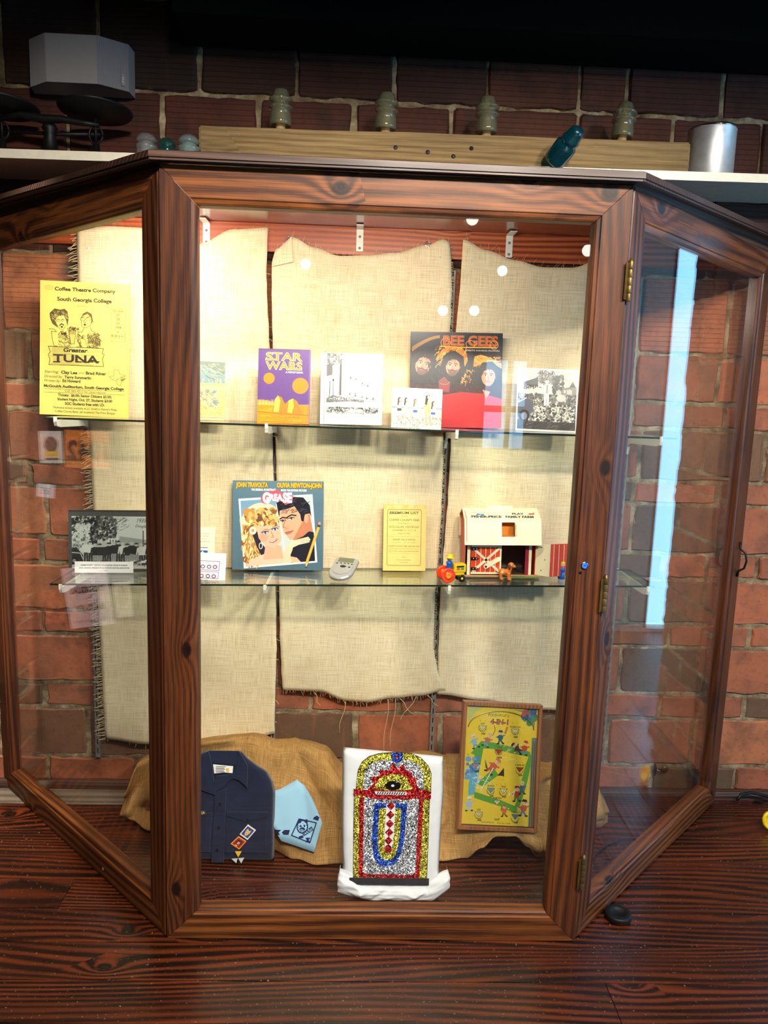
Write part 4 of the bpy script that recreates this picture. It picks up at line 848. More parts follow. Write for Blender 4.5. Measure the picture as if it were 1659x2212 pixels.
def art_album_couple():
    C = Canvas(560, .985, (96, 126, 142)); c = lambda x, y: ((x - 32) / 1545, (y - 92) / 1545); q = lambda pts: [c(*p) for p in pts]
    C.grad((102, 132, 150), (84, 114, 128)); C.grain(.012, 3)
    C.poly(q([(130, 405), (1385, 312), (1480, 1480), (230, 1595)]), (250, 246, 240))
    inner = q([(165, 440), (1350, 345), (1440, 1455), (255, 1560)]); C.poly(inner, (206, 214, 210)); C.poly(q([(165, 440), (780, 390), (790, 700), (180, 720)]), (130, 172, 200)); C.blobs(.13, .38, .3, .8, 60, .03, .07, [(232, 214, 160), (216, 196, 140)], .5)
    BL = [(236, 190, 110), (206, 150, 80), (250, 222, 160), (150, 96, 56)]
    C.ell(*c(540, 760), .22, .19, (250, 232, 190), al=.8); C.blobs(.16, .33, .5, .5, 170, .02, .045, BL); C.blobs(.13, .5, .27, .88, 150, .02, .05, BL); C.strokes(.14, .5, .3, .92, 120, .07, .01, BL, 1.5, 1.2)
    C.poly(q([(330, 900), (470, 980), (520, 1150), (640, 1300), (560, 1440), (440, 1200)]), (50, 44, 56))
    C.poly(q([(320, 1460), (600, 1330), (900, 1300), (905, 1500), (300, 1555)]), (248, 206, 176)); C.poly(q([(600, 1150), (860, 1200), (900, 1420), (560, 1440)]), (240, 182, 148))
    C.poly(q([(440, 900), (520, 770), (690, 710), (800, 760), (870, 960), (860, 1130), (740, 1240), (600, 1200), (480, 1080)]), (246, 192, 160))
    C.ell(*c(560, 1060), .05, .05, (238, 150, 120), al=.5); C.ell(*c(740, 850), .05, .05, (252, 214, 186), al=.7)
    for x, y in ((590, 965), (755, 905)): C.line(q([(x - 75, y + 15), (x, y - 45), (x + 75, y - 30)]), .007, (150, 100, 70)); C.ell(*c(x, y + 10), .034, .018, (70, 90, 150), -.3, .6); C.ell(*c(x, y + 14), .026, .013, (250, 250, 250), -.3); C.ell(*c(x, y + 14), .012, .013, (50, 80, 150)); C.line(q([(x - 55, y + 15), (x, y - 10), (x + 55, y - 5)]), .008, (50, 36, 40))
    C.line(q([(690, 960), (730, 1050), (690, 1060)]), .008, (206, 130, 100)); C.poly(q([(650, 1130), (740, 1100), (800, 1075), (790, 1110), (730, 1150), (680, 1150)]), (206, 84, 84)); C.poly(q([(665, 1132), (790, 1085), (740, 1125), (690, 1140)]), (252, 246, 240))
    C.blobs(.26, .34, .49, .48, 110, .014, .034, BL + [(120, 80, 60)]); C.ell(*c(378, 945), .04, .045, (246, 232, 206)); C.ell(*c(378, 945), .016, .018, (216, 150, 100)); C.ring(*c(515, 1205), .018, .032, .008, (246, 240, 230))
    # dark-haired man
    C.poly(q([(830, 620), (1110, 500), (1330, 620), (1380, 950), (1240, 1050), (1010, 1100), (900, 960), (850, 780)]), (238, 176, 138)); C.poly(q([(1230, 760), (1340, 640), (1400, 950), (1180, 1100), (1060, 1100)]), (206, 132, 96))
    C.poly(q([(780, 600), (770, 470), (900, 400), (1060, 360), (1230, 370), (1340, 500), (1370, 700), (1340, 640), (1260, 660), (1240, 780), (1200, 770), (1180, 660), (1110, 560), (1080, 520), (960, 570), (830, 600), (825, 720)]), (34, 32, 44)); C.strokes(.5, .22, .8, .36, 50, .06, .006, [(80, 80, 100), (20, 18, 26)], -.4, 1.0)
    C.ell(*c(1285, 730), .024, .05, (236, 170, 130))
    for x, y in ((1030, 730), (885, 775)): C.line(q([(x - 70, y - 20), (x, y - 60), (x + 80, y - 50)]), .014, (40, 32, 38)); C.ell(*c(x, y), .03, .013, (250, 248, 246), -.2); C.ell(*c(x, y), .012, .013, (50, 60, 90)); C.line(q([(x - 50, y + 4), (x, y - 16), (x + 50, y - 10)]), .009, (40, 30, 36))
    C.line(q([(930, 740), (890, 880), (950, 900)]), .009, (190, 112, 80)); C.poly(q([(920, 975), (980, 955), (1070, 935), (1020, 990), (950, 1010)]), (206, 110, 96)); C.line(q([(920, 978), (1070, 938)]), .006, (130, 60, 56)); C.ell(*c(960, 900), .03, .03, (246, 150, 120), al=.4)
    C.poly(q([(1050, 1120), (1240, 1030), (1330, 950), (1415, 960), (1440, 1455), (1040, 1490), (1010, 1300)]), (34, 36, 46)); C.poly(q([(900, 1500), (900, 1330), (960, 1210), (1050, 1150), (1060, 1250), (1020, 1360), (1060, 1480)]), (252, 214, 178)); C.poly(q([(980, 1190), (1050, 1110), (1320, 1040), (1360, 1090), (1330, 1140), (1160, 1180), (1060, 1230)]), (254, 222, 186))
    for k in range(3): C.line(q([(1180, 1090 + k * 28), (1350, 1070 + k * 32)]), .005, (220, 160, 126))
    C.poly(q([(1030, 1380), (1130, 1400), (1200, 1475), (1060, 1490)]), (240, 190, 150)); C.line(q([(770, 480), (830, 800), (920, 1290)]), .008, (250, 244, 236))
    # title
    for t, x, w in (('JOHN TRAVOLTA', 362, 545), ('OLIVIA NEWTON-JOHN', 1165, 765)):
        C.text(t, *c(x, 206), .05, (90, 50, 20), width=w / 1545 + .006, bold=.09); C.text(t, *c(x - 3, 203), .05, (250, 186, 40), width=w / 1545, bold=.06)
    C.text('THE ORIGINAL SOUNDTRACK', *c(556, 262), .022, (248, 248, 246), width=.272, bold=.05); C.text('FROM THE MOTION PICTURE', *c(1068, 268), .022, (248, 248, 246), width=.28, bold=.05)
    for r_, col in ((1.0, (226, 92, 110)),): C.poly(q([(505, 390), (560, 290), (700, 270), (800, 240), (840, 290), (1030, 290), (1060, 360), (1040, 460), (930, 500), (860, 440), (660, 440), (600, 490), (530, 470)]), col)
    C.text('G', *c(600, 462), .105, (255, 255, 255), width=.08, bold=.07); C.text('REA', *c(770, 428), .07, (255, 255, 255), width=.145, bold=.06); C.text('SE', *c(960, 452), .10, (255, 255, 255), width=.105, bold=.06); C.line(q([(795, 240), (825, 285)]), .012, (226, 92, 110))
    # drawn pencil
    C.line(q([(1510, 790), (1290, 1560)]), .026, (60, 70, 60), .5); C.line(q([(1500, 860), (1300, 1480)]), .030, (240, 176, 60)); C.line(q([(1494, 880), (1296, 1490)]), .008, (252, 206, 110)); C.line(q([(1512, 795), (1502, 850)]), .026, (236, 150, 140)); C.line(q([(1503, 846), (1500, 862)]), .030, (70, 60, 60)); C.poly(q([(1278, 1478), (1325, 1492), (1283, 1580)]), (236, 200, 150)); C.ell(*c(1287, 1568), .006, .01, (40, 34, 34))
    return C
def art_premium():
    C = Canvas(360, 1.54, (240, 214, 126)); c = lambda x, y: ((x - 122) / 1262, (y - 105) / 1262); BR = (112, 96, 44)
    C.blobs(0, 0, 1, .06, 26, .03, .08, [(226, 192, 100), (246, 222, 150)], .5); C.blobs(0, 0, 1, 1.54, 30, .05, .15, [(234, 206, 116), (246, 222, 140)], .3)
    u0, v0, u1, v1, r = *c(240, 232), *c(1240, 1888), .03
    C.line([(u0 + r, v0), (u1 - r, v0), (u1, v0 + r), (u1, v1 - r), (u1 - r, v1), (u0 + r, v1), (u0, v1 - r), (u0, v0 + r), (u0 + r, v0)], .011, (132, 114, 56))
    T = lambda t, y, h, w, x=735, col=BR, **k: C.text(t, *c(x, y), h / 1262, col, width=w / 1262, **k)
    T('PREMIUM LIST', 360, 70, 860, bold=.02); C.line([c(300, 350), c(600, 345)], .03, (70, 100, 110), .45)
    T('OF THE', 442, 24, 180); T('COFFEE COUNTY FAIR', 568, 58, 900, bold=.01); T('TO BE HELD AT', 655, 28, 390); T('DOUGLAS, GEORGIA', 772, 60, 880); T('NOVEMBER 15, 16, 17, 18', 865, 40, 690); T('AND 19, 1910', 955, 36, 340); C.line([c(290, 1025), c(1200, 1022)], .005, (176, 152, 76))
    T('UNDER THE AUSPICES', 1142, 44, 680); T('OF THE', 1222, 26, 720, col=(176, 152, 76)); T('COFFEE COUNTY FAIR ASSOCIATION', 1338, 44, 930); C.line([c(290, 1395), c(1210, 1395)], .006, (160, 136, 66)); T('WITH THE HOME AND FARM EXHIBITS', 1480, 24, 920); C.line([c(290, 1535), c(1210, 1530)], .004, (186, 162, 86)); T('1910', 1655, 24, 90); T('THE DOUGLAS ENTERPRISE', 1735, 24, 440); T('DOUGLAS, GEORGIA', 1810, 20, 260)
    return C
def art_hunt():
    C = Canvas(520, .625, (70, 70, 68)); c = lambda x, y: ((x - 535) / 690, (y - 780) / 690); q = lambda pts: [c(*p) for p in pts]
    C.rect(.03, .065, 1, .62, (226, 226, 220)); C.rect(.03, .33, 1, .62, (206, 206, 200))
    GY = [(40, 40, 40), (70, 70, 68), (110, 110, 106), (26, 26, 26), (150, 150, 146)]
    C.poly(q([(690, 1040), (715, 900), (735, 820), (760, 820), (750, 920), (740, 1040)]), (44, 44, 42)); C.blobs(.03, .07, .5, .32, 620, .006, .018, GY); C.blobs(.05, .15, .22, .3, 90, .01, .02, [(226, 226, 220), (206, 206, 202)]); C.line(q([(760, 950), (940, 835)]), .008, (90, 90, 88))
    C.strokes(.4, .08, .62, .22, 70, .04, .003, [(110, 110, 106)], -.5, 1.2); C.rect(*c(820, 985), *c(910, 1060), (236, 236, 230)); [C.rect(*c(830 + k * 20, 995), *c(840 + k * 20, 1030), (120, 120, 116)) for k in range(4)]; C.poly(q([(900, 970), (1130, 1000), (1225, 1000), (1225, 1050), (900, 1040)]), (170, 170, 164)); C.line(q([(1072, 930), (1072, 1040)]), .01, (60, 60, 58))
    C.blobs(.05, .3, .2, .42, 110, .008, .02, [(110, 110, 106), (180, 180, 176), (220, 220, 216)])
    C.poly(q([(558, 1060), (590, 1050), (640, 1110), (640, 1160), (558, 1180)]), (50, 50, 50)); C.ell(*c(575, 1150), .035, .04, (30, 30, 30)); C.ell(*c(575, 1150), .018, .02, (150, 150, 146)); C.line(q([(560, 1090), (620, 1095), (640, 1140)]), .01, (206, 206, 200))
    for k in range(17):
        x = 660 + k * 33; dark = C.r.rand() > .45; person_bw(C, *c(x, 1175 + C.r.randint(-14, 10)), .225, (44, 44, 44) if dark else (226, 226, 220), (54, 54, 54) if C.r.rand() > .5 else (150, 150, 146), (206, 200, 194), (50, 50, 50) if k % 2 else (200, 200, 196))
    for k in range(20):
        x, y = c(680 + k * 26, 1165 + C.r.randint(-10, 16)); col = ((236, 236, 230), (60, 60, 58), (170, 170, 166))[k % 3]; C.ell(x, y, .026, .013, col); C.line([(x - .02, y), (x - .022, y + .035)], .006, col); C.line([(x + .018, y), (x + .02, y + .035)], .006, col); C.ell(x + .026, y - .012, .011, .01, col)
    C.rect(.03, .598, 1, .62, (214, 214, 208)); C.grain(.03, 2)
    C.rect(0, .0, .035, .625, (84, 84, 80)); C.rect(0, 0, 1, .062, (84, 84, 82)); C.rect(0, .0, 1, .02, (60, 60, 58)); C.rect(0, .617, 1, .625, (110, 110, 104))
    C.text('1935', *c(1062, 868), .042, (60, 60, 60), width=.1, shear=.3); C.text('Douglas', *c(1060, 905), .03, (60, 60, 60), width=.13, shear=.35, rot=.05)
    return C
def lines_card(w, asp, bg, rows, extra=None):
    C = Canvas(w, asp, bg)
    for t, v, h, wd, col in rows: C.text(t, .5, v, h, col, width=wd, bold=.02)
    if extra: extra(C)
    return C
M['edge_paper'] = plain('paper_edge', (226, 218, 196), 0.8); M['edge_yellow'] = plain('yellow_card_edge', (226, 200, 84), 0.8); M['edge_dark'] = plain('dark_sleeve_edge', (52, 50, 52), 0.7); M['edge_teal'] = plain('teal_sleeve_edge', (84, 116, 122), 0.7); M['mount_white'] = plain('white_mount', (246, 244, 238), 0.6)
def paper_item(name, label, cat, w, h, th, canvas, edge, x, y, z, lean, yaw=0, roll=0, rough=.5, coat=0.0, group=None, curl=0.0):
    o = sheet(name, w, h, th, [print_mat(name + '_print', canvas, rough, coat=coat), edge], curl=curl)
    stand(o, x, y, z, lean, yaw, roll); return tag(o, label, cat, group)
paper_item('theatre_poster', 'tall yellow theatre poster reading Greater Tuna, on the upper glass shelf', 'poster', .288, .430, .004, art_poster(), M['edge_yellow'], -.979, .66, ZT + .0005, 4, 0, -.6, rough=.6)
bk = empty('pop_up_book'); tag(bk, 'purple and orange Star Wars pop-up book cover under two orange suns', 'book')
mb = MB(); mb.box(-.080, .080, -.002, .014, 0, .231); mb.m[0] = 0
cv = sheet('cover', .161, .231, .0022, [print_mat('book_cover_print', art_book(), .4, coat=.15), M['edge_paper']], bk)
mb = MB(); mb.box(-.078, .077, .0002, .0105, .002, .229); mb.build('page_block', M['edge_paper'], bk); mb = MB(); mb.box(-.0805, .0805, .0107, .0127, 0, .231); mb.build('back_cover', plain('purple_board', (96, 56, 130), .5), bk)
bk.scale = (1.03,) * 3; stand(bk, -.320, .570, ZT + .0005, 8, 0, .3)
th = empty('theatre_photograph'); tag(th, 'black and white theatre building photograph in a clear upright holder', 'photograph')
ph = sheet('photo', .196, .224, .0012, [print_mat('theatre_print', art_theatre(), .35, coat=.3), M['mount_white']], th); ph.location = (0, 0, .0025)
mb = MB(); mb.box(-.1005, .1005, -.0045, -.0022, 0, .231); mb.box(-.1005, .1005, .0012, .003, 0, .231); mb.build('clear_sleeve', M['glass_clear'], th)
for sx in (-.0860, .0945):
    mb = MB(); mb.box(sx, sx + .0012, -.0050, -.0046, 0, .231); mb.build('sleeve_edge', M['grey_steel'], th)
th.scale = (1.03,) * 3; stand(th, -.103, .600, ZT + .0008, 8, 0, .6)
paper_item('record_sleeve', 'black and red record sleeve with three long-haired men, reading Bee Gees', 'record sleeve', .311, .320, .005, art_album_night(), M['edge_dark'], .249, .690, ZT + .001, 7, 0, 1.0, rough=.3, coat=.35, group='record sleeves leaning on the shelves')
paper_item('bicycle_photograph', 'small bright photograph of women with bicycles in front of the red sleeve', 'photograph', .161, .128, .0015, art_bikes(), M['mount_white'], .106, .560, ZT + .0005, 9, 0, -.6, rough=.45, coat=.1)
paper_item('parade_photograph', 'black and white parade photograph with flower floats near the right stile', 'photograph', .203, .208, .0015, art_parade(), M['mount_white'], .541, .620, ZT + .0005, 9, 0, -.6, rough=.25, coat=.4)
def art_farm():
    C = Canvas(360, 1.33, (206, 190, 130)); C.grad((150, 164, 150), (120, 146, 150), 0, .56); C.poly([(.25, .1), (1, .36), (1, .12)], (110, 120, 112), .7); C.strokes(.5, .15, 1, .5, 90, .12, .008, [(96, 110, 104), (190, 180, 130), (140, 150, 140)], .5, .6)
    C.rect(0, .56, 1, 1.25, (226, 196, 116)); C.rect(0, .62, 1, .72, (240, 214, 140)); C.blobs(.3, .72, .85, 1.05, 130, .015, .05, [(112, 138, 146), (200, 176, 120), (150, 150, 120), (236, 214, 160)]); C.strokes(.1, .75, .9, 1.2, 120, .12, .008, [(150, 130, 84), (246, 226, 170), (112, 120, 110)], .3, 1.6); C.strokes(.4, .45, 1, .6, 20, .12, .006, [(236, 216, 150)], 1.4, .4)
    C.rect(0, 1.25, 1, 1.33, (236, 214, 150)); C.line([(0, 1.28), (1, 1.28)], .01, (90, 86, 70)); return C
paper_item('farm_print', 'blue and ochre printed picture half hidden behind the left front stile', 'picture', .157, .210, .003, art_farm(), M['edge_paper'], -.602, .660, ZT + .0005, 8)
paper_item('record_sleeve', 'teal record sleeve with a couple portrait and drawn pencil, reading Grease', 'record sleeve', .312, .307, .005, art_album_couple(), M['edge_teal'], -.343, .690, zmid(-.343) + .0035, 7, 0, 1.0, rough=.3, coat=.3, group='record sleeves leaning on the shelves')
pm = empty('premium_booklet'); tag(pm, 'faded yellow booklet reading Premium List with a rounded ruled border', 'booklet')
sheet('cover', .142, .219, .001, [print_mat('premium_print', art_premium(), .7), M['edge_yellow']], pm)
mb = MB(); mb.box(-.0690, .0690, .0002, .0042, .0008, .2165); mb.build('page_block', M['edge_paper'], pm); mb = MB(); mb.box(-.0715, .0715, .0044, .0054, 0, .220); mb.build('back_cover', M['edge_yellow'], pm)
pm.scale = (1.04,) * 3; stand(pm, .094, .690, zmid(.094) + .0018, 6, 0, .9)
hp = empty('hunting_photograph'); tag(hp, 'black and white photograph dated 1935 of hunters with their dogs', 'photograph')
sheet('photo', .325, .203, .0015, [print_mat('hunt_print', art_hunt(), .45, coat=.1), M['mount_white']], hp)
mb = MB(); mb.box(-.163, .1625, -.0045, -.0022, 0, .206); mb.build('clear_sleeve', M['glass_clear'], hp); stand(hp, -.893, .690, zmid(-.893) + .003, 6, 0, 1.2)
Cc = lines_card(420, .19, (250, 250, 246), [('COFFEE COUNTY - GREATEST FOX HUNTING CENTER IN GEORGIA', .072, .022, .80, (70, 70, 70)), ('JOHN J. DAWSON, PRESIDENT OF GA STATE FOX HUNTING ASSOCIATION', .118, .022, .86, (60, 60, 60)), ('c. 1935', .160, .014, .12, (150, 150, 150))])
paper_item('caption_card', 'narrow white caption card in front of the hunters photograph', 'card', .195, .038, .001, Cc, M['mount_white'], -.920, .640, zmid(-.92) + .002, 8, 0, 1.2, rough=.6)
def ex1(C):
    for k, (t, w) in enumerate((('SOUVENIR TAG FROM', .62), ('YOUR FAIR, COFFEE', .60), ('COUNTY, GEORGIA', .5), ('SAFETY FIRST', .7))): C.text(t, .52, .19 + k * .075, .028, (120, 116, 104), width=w)
    C.rect(.04, .56, .80, .58, (70, 78, 100)); C.rect(.04, .58, .80, .66, (250, 250, 248)); C.rect(.04, .65, .80, 1.05, (30, 92, 160)); C.text('UNDER', .33, .83, .12, (250, 252, 252), width=.5, bold=.06); C.text('AGE', .30, 1.02, .12, (250, 252, 252), width=.34, bold=.06); C.ell(.52, 1.0, .07, .06, (20, 70, 150)); C.poly([(.64, 1.05), (.60, .72), (.66, .66), (.72, .74), (.76, 1.05)], (246, 248, 248)); C.rect(.70, .94, .80, 1.05, (40, 44, 50))
Ce = Canvas(300, 1.22, (250, 240, 206)); ex1(Ce)
paper_item('age_tag', 'cream card with a blue Under Age badge behind the ration stamps', 'card', .122, .149, .0012, Ce, M['edge_paper'], -.619, .680, zmid(-.619) + .002, 7, 0, .5, rough=.6)
def ex2(C):
    for k, w in enumerate((.38, .46, .5)): C.text(('SUGAR RATION', 'BOOK COUPONS', 'COFFEE COUNTY, GA')[k], .52, .08 + k * .055, .018, (190, 186, 176), width=w)
    for v0, v1, u0, u1 in ((.21, .44, .18, .84), (.48, .65, .16, .82)):
        C.box(u0, v0, u1, v1, .012, (128, 92, 128)); C.text('WAR RATION', (u0 + u1) / 2 + .06, v0 + .06, .022, (150, 120, 150), width=.34)
        for k, x in enumerate((.07, .24, .40, .55)): C.ring(u0 + x, (v0 + v1) / 2 + .03, .045, .04, .022, ((170, 120, 150), (140, 60, 120), (110, 70, 110), (140, 50, 110))[k])
Cs = Canvas(300, .69, (253, 252, 246)); ex2(Cs)
paper_item('stamp_card', 'white card with two purple printed stamps at the lower shelf edge', 'card', .128, .088, .0012, Cs, M['mount_white'], -.564, .550, zmid(-.564) + .002, 10, 0, -1.0, rough=.6)
# ------------------------------------------------------------------ burlap
def burlap_mat(name, dark, mid, light, fx, fz, slubs=.25, rough=0.85, warp=0.02, bump=0.0012, sheer=0.0):
    """plain weave: uneven yarns in two directions, with slubs"""
    g = G(name); uv = g.n('UVMap').outputs[0]
    wv = g.n('VectorMath', p_operation='ADD', i0=uv, i1=g.n('VectorMath', p_operation='SCALE', i0=g.n('TexNoise', Vector=uv, Scale=5.0, Detail=2.0).outputs['Color'], Scale=warp).outputs[0]).outputs[0]
    warpy = g.noise(g.mapping(wv, (fx, 14, 1)), 1.0, 2, 0.7); wefty = g.noise(g.mapping(wv, (10, fz, 1)), 1.0, 2, 0.7)
    big = g.noise(uv, 7.0, 3, 0.55)
    slub = g.step(g.noise(g.mapping(wv, (5, fz * .35, 1)), 1.0, 2, 0.6), 0.60, 0.78); slub2 = g.step(g.noise(g.mapping(wv, (fx * .35, 6, 1)), 1.0, 2, 0.6), 0.62, 0.8)
    f = g.m('ADD', g.m('MULTIPLY', warpy, 0.5), g.m('MULTIPLY', wefty, 0.5))
    c = g.ramp(f, [(0.29, dark), (0.5, mid), (0.69, light)])
    c = g.mix(g.m('MULTIPLY', g.m('MAXIMUM', slub, slub2), slubs), c, light)
    c = g.mix(g.m('MULTIPLY', g.step(big, 0.45, 0.75), 0.22), c, dark)
    g.P(Base_Color=c, Roughness=rough, Specular_IOR_Level=0.15)
    g.bump(f, bump, 0.7); return g.mat
M['burlap_pale'] = burlap_mat('pale_burlap', (190, 164, 118), (240, 219, 178), (251, 241, 214), 480, 480)
M['burlap_brown'] = burlap_mat('brown_burlap', (112, 80, 42), (172, 130, 76), (208, 168, 108), 420, 420, warp=.006, slubs=.06)
M['thread'] = plain('loose_threads', (226, 202, 152), 0.85)
def panel(label, left, right, top, bot, fringe, seed, y0=0.764, fold=None):
    def pt(u, v, off=0.0):
        # blend the four measured edges
        xt = lerp(top[0][0], top[-1][0], u); xb = lerp(bot[0][0], bot[-1][0], u)
        zt = smooth_interp(top, xt); zb = smooth_interp(bot, xb); z = lerp(zb, zt, v)
        xl = interp(left, z) if left[0][0] < z < left[-1][0] else (left[0][1] if z <= left[0][0] else left[-1][1])
        xr = interp(right, z) if right[0][0] < z < right[-1][0] else (right[0][1] if z <= right[0][0] else right[-1][1])
        x = lerp(xl, xr, u)
        hang = 1 - abs(2 * v - 1) ** 3
        y = y0 - 0.010 * hang - 0.008 * nz(x * 3.2 + seed, z * 1.6) * (0.4 + hang) - 0.004 * nz(x * 9 + seed, z * 5, 2) - 0.005 * math.sin(z * 14 + x * 6 + seed) * (1 - v) ** 2
        x += 0.0025 * nz(z * 22, seed + u * 3)
        return (x, y - off, z)
    root = empty('burlap_hanging', (0, 0, 0)); tag(root, label, 'burlap cloth', 'burlap cloths on the back wall')
    mb = MB(); nu, nv = 46, 110
    mb.grid(nu, nv, lambda u, v: pt(u, v))
    o = mb.build('cloth', M['burlap_pale'], root, uvf=lambda c: (c.x, c.z)); sm = o.modifiers.new('thickness', 'SOLIDIFY'); sm.thickness = 0.0012; sm.offset = 1
    r = random.Random(seed); mb = MB()
    def thread(p, d, l, w=.0010):
        q = Vector(p); pts = [q]; dv = Vector(d).normalized()
        for k in range(3):
            dv = (dv + Vector((r.uniform(-.25, .25), r.uniform(-.1, .1), r.uniform(-.3, .2)))).normalized(); q = q + dv * l / 3; pts.append(q)
        mb.tube(pts, w, 3, cap=False)
    for side, n, ln in fringe:
        for k in range(n):
            t = (k + r.random()) / n
            if side == 'left': p = pt(0.004, t); thread(p, (-1, -.05, -.2), ln * r.uniform(.5, 1.2))
            elif side == 'right': p = pt(.996, t); thread(p, (1, 0, -.3), ln * r.uniform(.5, 1.2))
            elif side == 'top': p = pt(t, .998); thread(p, (r.uniform(-.6, 1), -.1, .8), ln * r.uniform(.3, 1.2), .0005)
            else: p = pt(t, .003); thread(p, (r.uniform(-.6, .6), -.1, -1), ln * r.uniform(.3, 1.3), .0006)
    if mb.v: mb.build('fringe', M['thread'], root)['kind'] = 'stuff'
    # pins that hold the cloth on the board
    for u in (.06, .94):
        p = pt(u, .965); mb = MB(); mb.lathe([(.0045, 0), (.004, .0015), (.0001, .0028)], 12, M=TR(p[0], p[1] - .0005, p[2]) @ RX(math.pi / 2)); mb.build('drawing_pin', M['white_steel'], root)
    return root, pt
pl, _ = panel('leftmost burlap cloth, long fringe down its left edge, behind the left stile',
    [(0.215, -0.969), (0.587, -0.978), (1.073, -0.988), (1.377, -0.997), (1.835, -1.024), (1.99, -1.027)],
    [(0.239, -0.356), (0.567, -0.350), (0.909, -0.360), (1.35, -0.373), (1.632, -0.387), (1.86, -0.401), (2.02, -0.398)],
    [(-1.027, 1.99), (-0.914, 2.004), (-0.823, 2.003), (-0.732, 1.973), (-0.625, 1.959), (-0.511, 2.011), (-0.398, 2.02)],
    [(-0.966, 0.206), (-0.832, 0.194), (-0.63, 0.193), (-0.478, 0.188), (-0.356, 0.239)], [('left', 300, .034), ('top', 20, .02), ('bottom', 14, .02), ('right', 16, .02)], 3)
pm_, mpt = panel('middle burlap cloth with folded top corner and frayed lower hem',
    [(0.408, -0.327), (0.602, -0.338), (0.808, -0.345), (1.091, -0.355), (1.35, -0.363), (1.632, -0.376), (1.83, -0.383), (1.905, -0.384), (1.98, -0.365)],
    [(0.422, 0.268), (0.493, 0.236), (0.58, 0.217), (0.771, 0.212), (0.941, 0.217), (1.092, 0.222), (1.369, 0.216), (1.638, 0.223), (1.823, 0.224), (1.944, 0.216), (2.0, 0.207)],
    [(-0.365, 1.951), (-0.316, 1.993), (-0.242, 1.963), (-0.156, 1.939), (-0.055, 1.945), (0.022, 1.955), (0.138, 1.985), (0.192, 2.006), (0.211, 1.997)],
    [(-0.325, 0.41), (-0.193, 0.409), (-0.091, 0.375), (-0.023, 0.372), (0.078, 0.391), (0.171, 0.402), (0.268, 0.422)], [('right', 300, .010), ('top', 70, .022), ('bottom', 90, .02)], 8, y0=.760)
mb = MB(); q = [(-.383, .752, 1.895), (-.318, .752, 1.994), (-.312, .748, 1.912)]; mb.add(q + [(a, b + .004, c) for a, b, c in q], [(0, 2, 1), (3, 4, 5), (0, 1, 4, 3), (1, 2, 5, 4), (2, 0, 3, 5)])
mb.build('folded_corner', M['burlap_pale'], pm_, uvf=lambda c: (c.z, c.x), weld=True)
mb = MB(); r = random.Random(4)
for x, l, dx in ((.058, .21, -.01), (.085, .20, -.015), (-.21, .05, .02), (-.098, .12, -.02), (.10, .06, .05), (.16, .10, -.06), (.2, .04, .04)):
    z0 = smooth_interp([(-0.325, 0.41), (-0.193, 0.409), (-0.091, 0.375), (-0.023, 0.372), (0.078, 0.391), (0.171, 0.402), (0.268, 0.422)], x)
    mb.tube([(x + dx * t + .004 * math.sin(t * 7), .748 - .004 * math.sin(3 * t), z0 - l * t) for t in [k / 8 for k in range(9)]], .0009, 4)
mb.build('hanging_threads', M['thread'], pm_)['kind'] = 'stuff'
pr, _ = panel('rightmost burlap cloth with sagging rolled top behind the right stile',
    [(0.404, 0.238), (0.772, 0.232), (1.125, 0.242), (1.37, 0.245), (1.732, 0.245), (1.885, 0.252), (2.008, 0.254)],
    [(0.344, 0.80), (1.2, .80), (1.966, 0.790)],
    [(0.254, 2.008), (0.334, 1.977), (0.43, 1.949), (0.526, 1.93), (0.62, 1.932), (0.713, 1.963), (0.776, 1.978)],
    [(0.214, 0.407), (0.403, 0.386), (0.542, 0.36), (0.681, 0.35), (0.855, 0.344)], [('top', 34, .03), ('bottom', 12, .012)], 14, y0=.766)
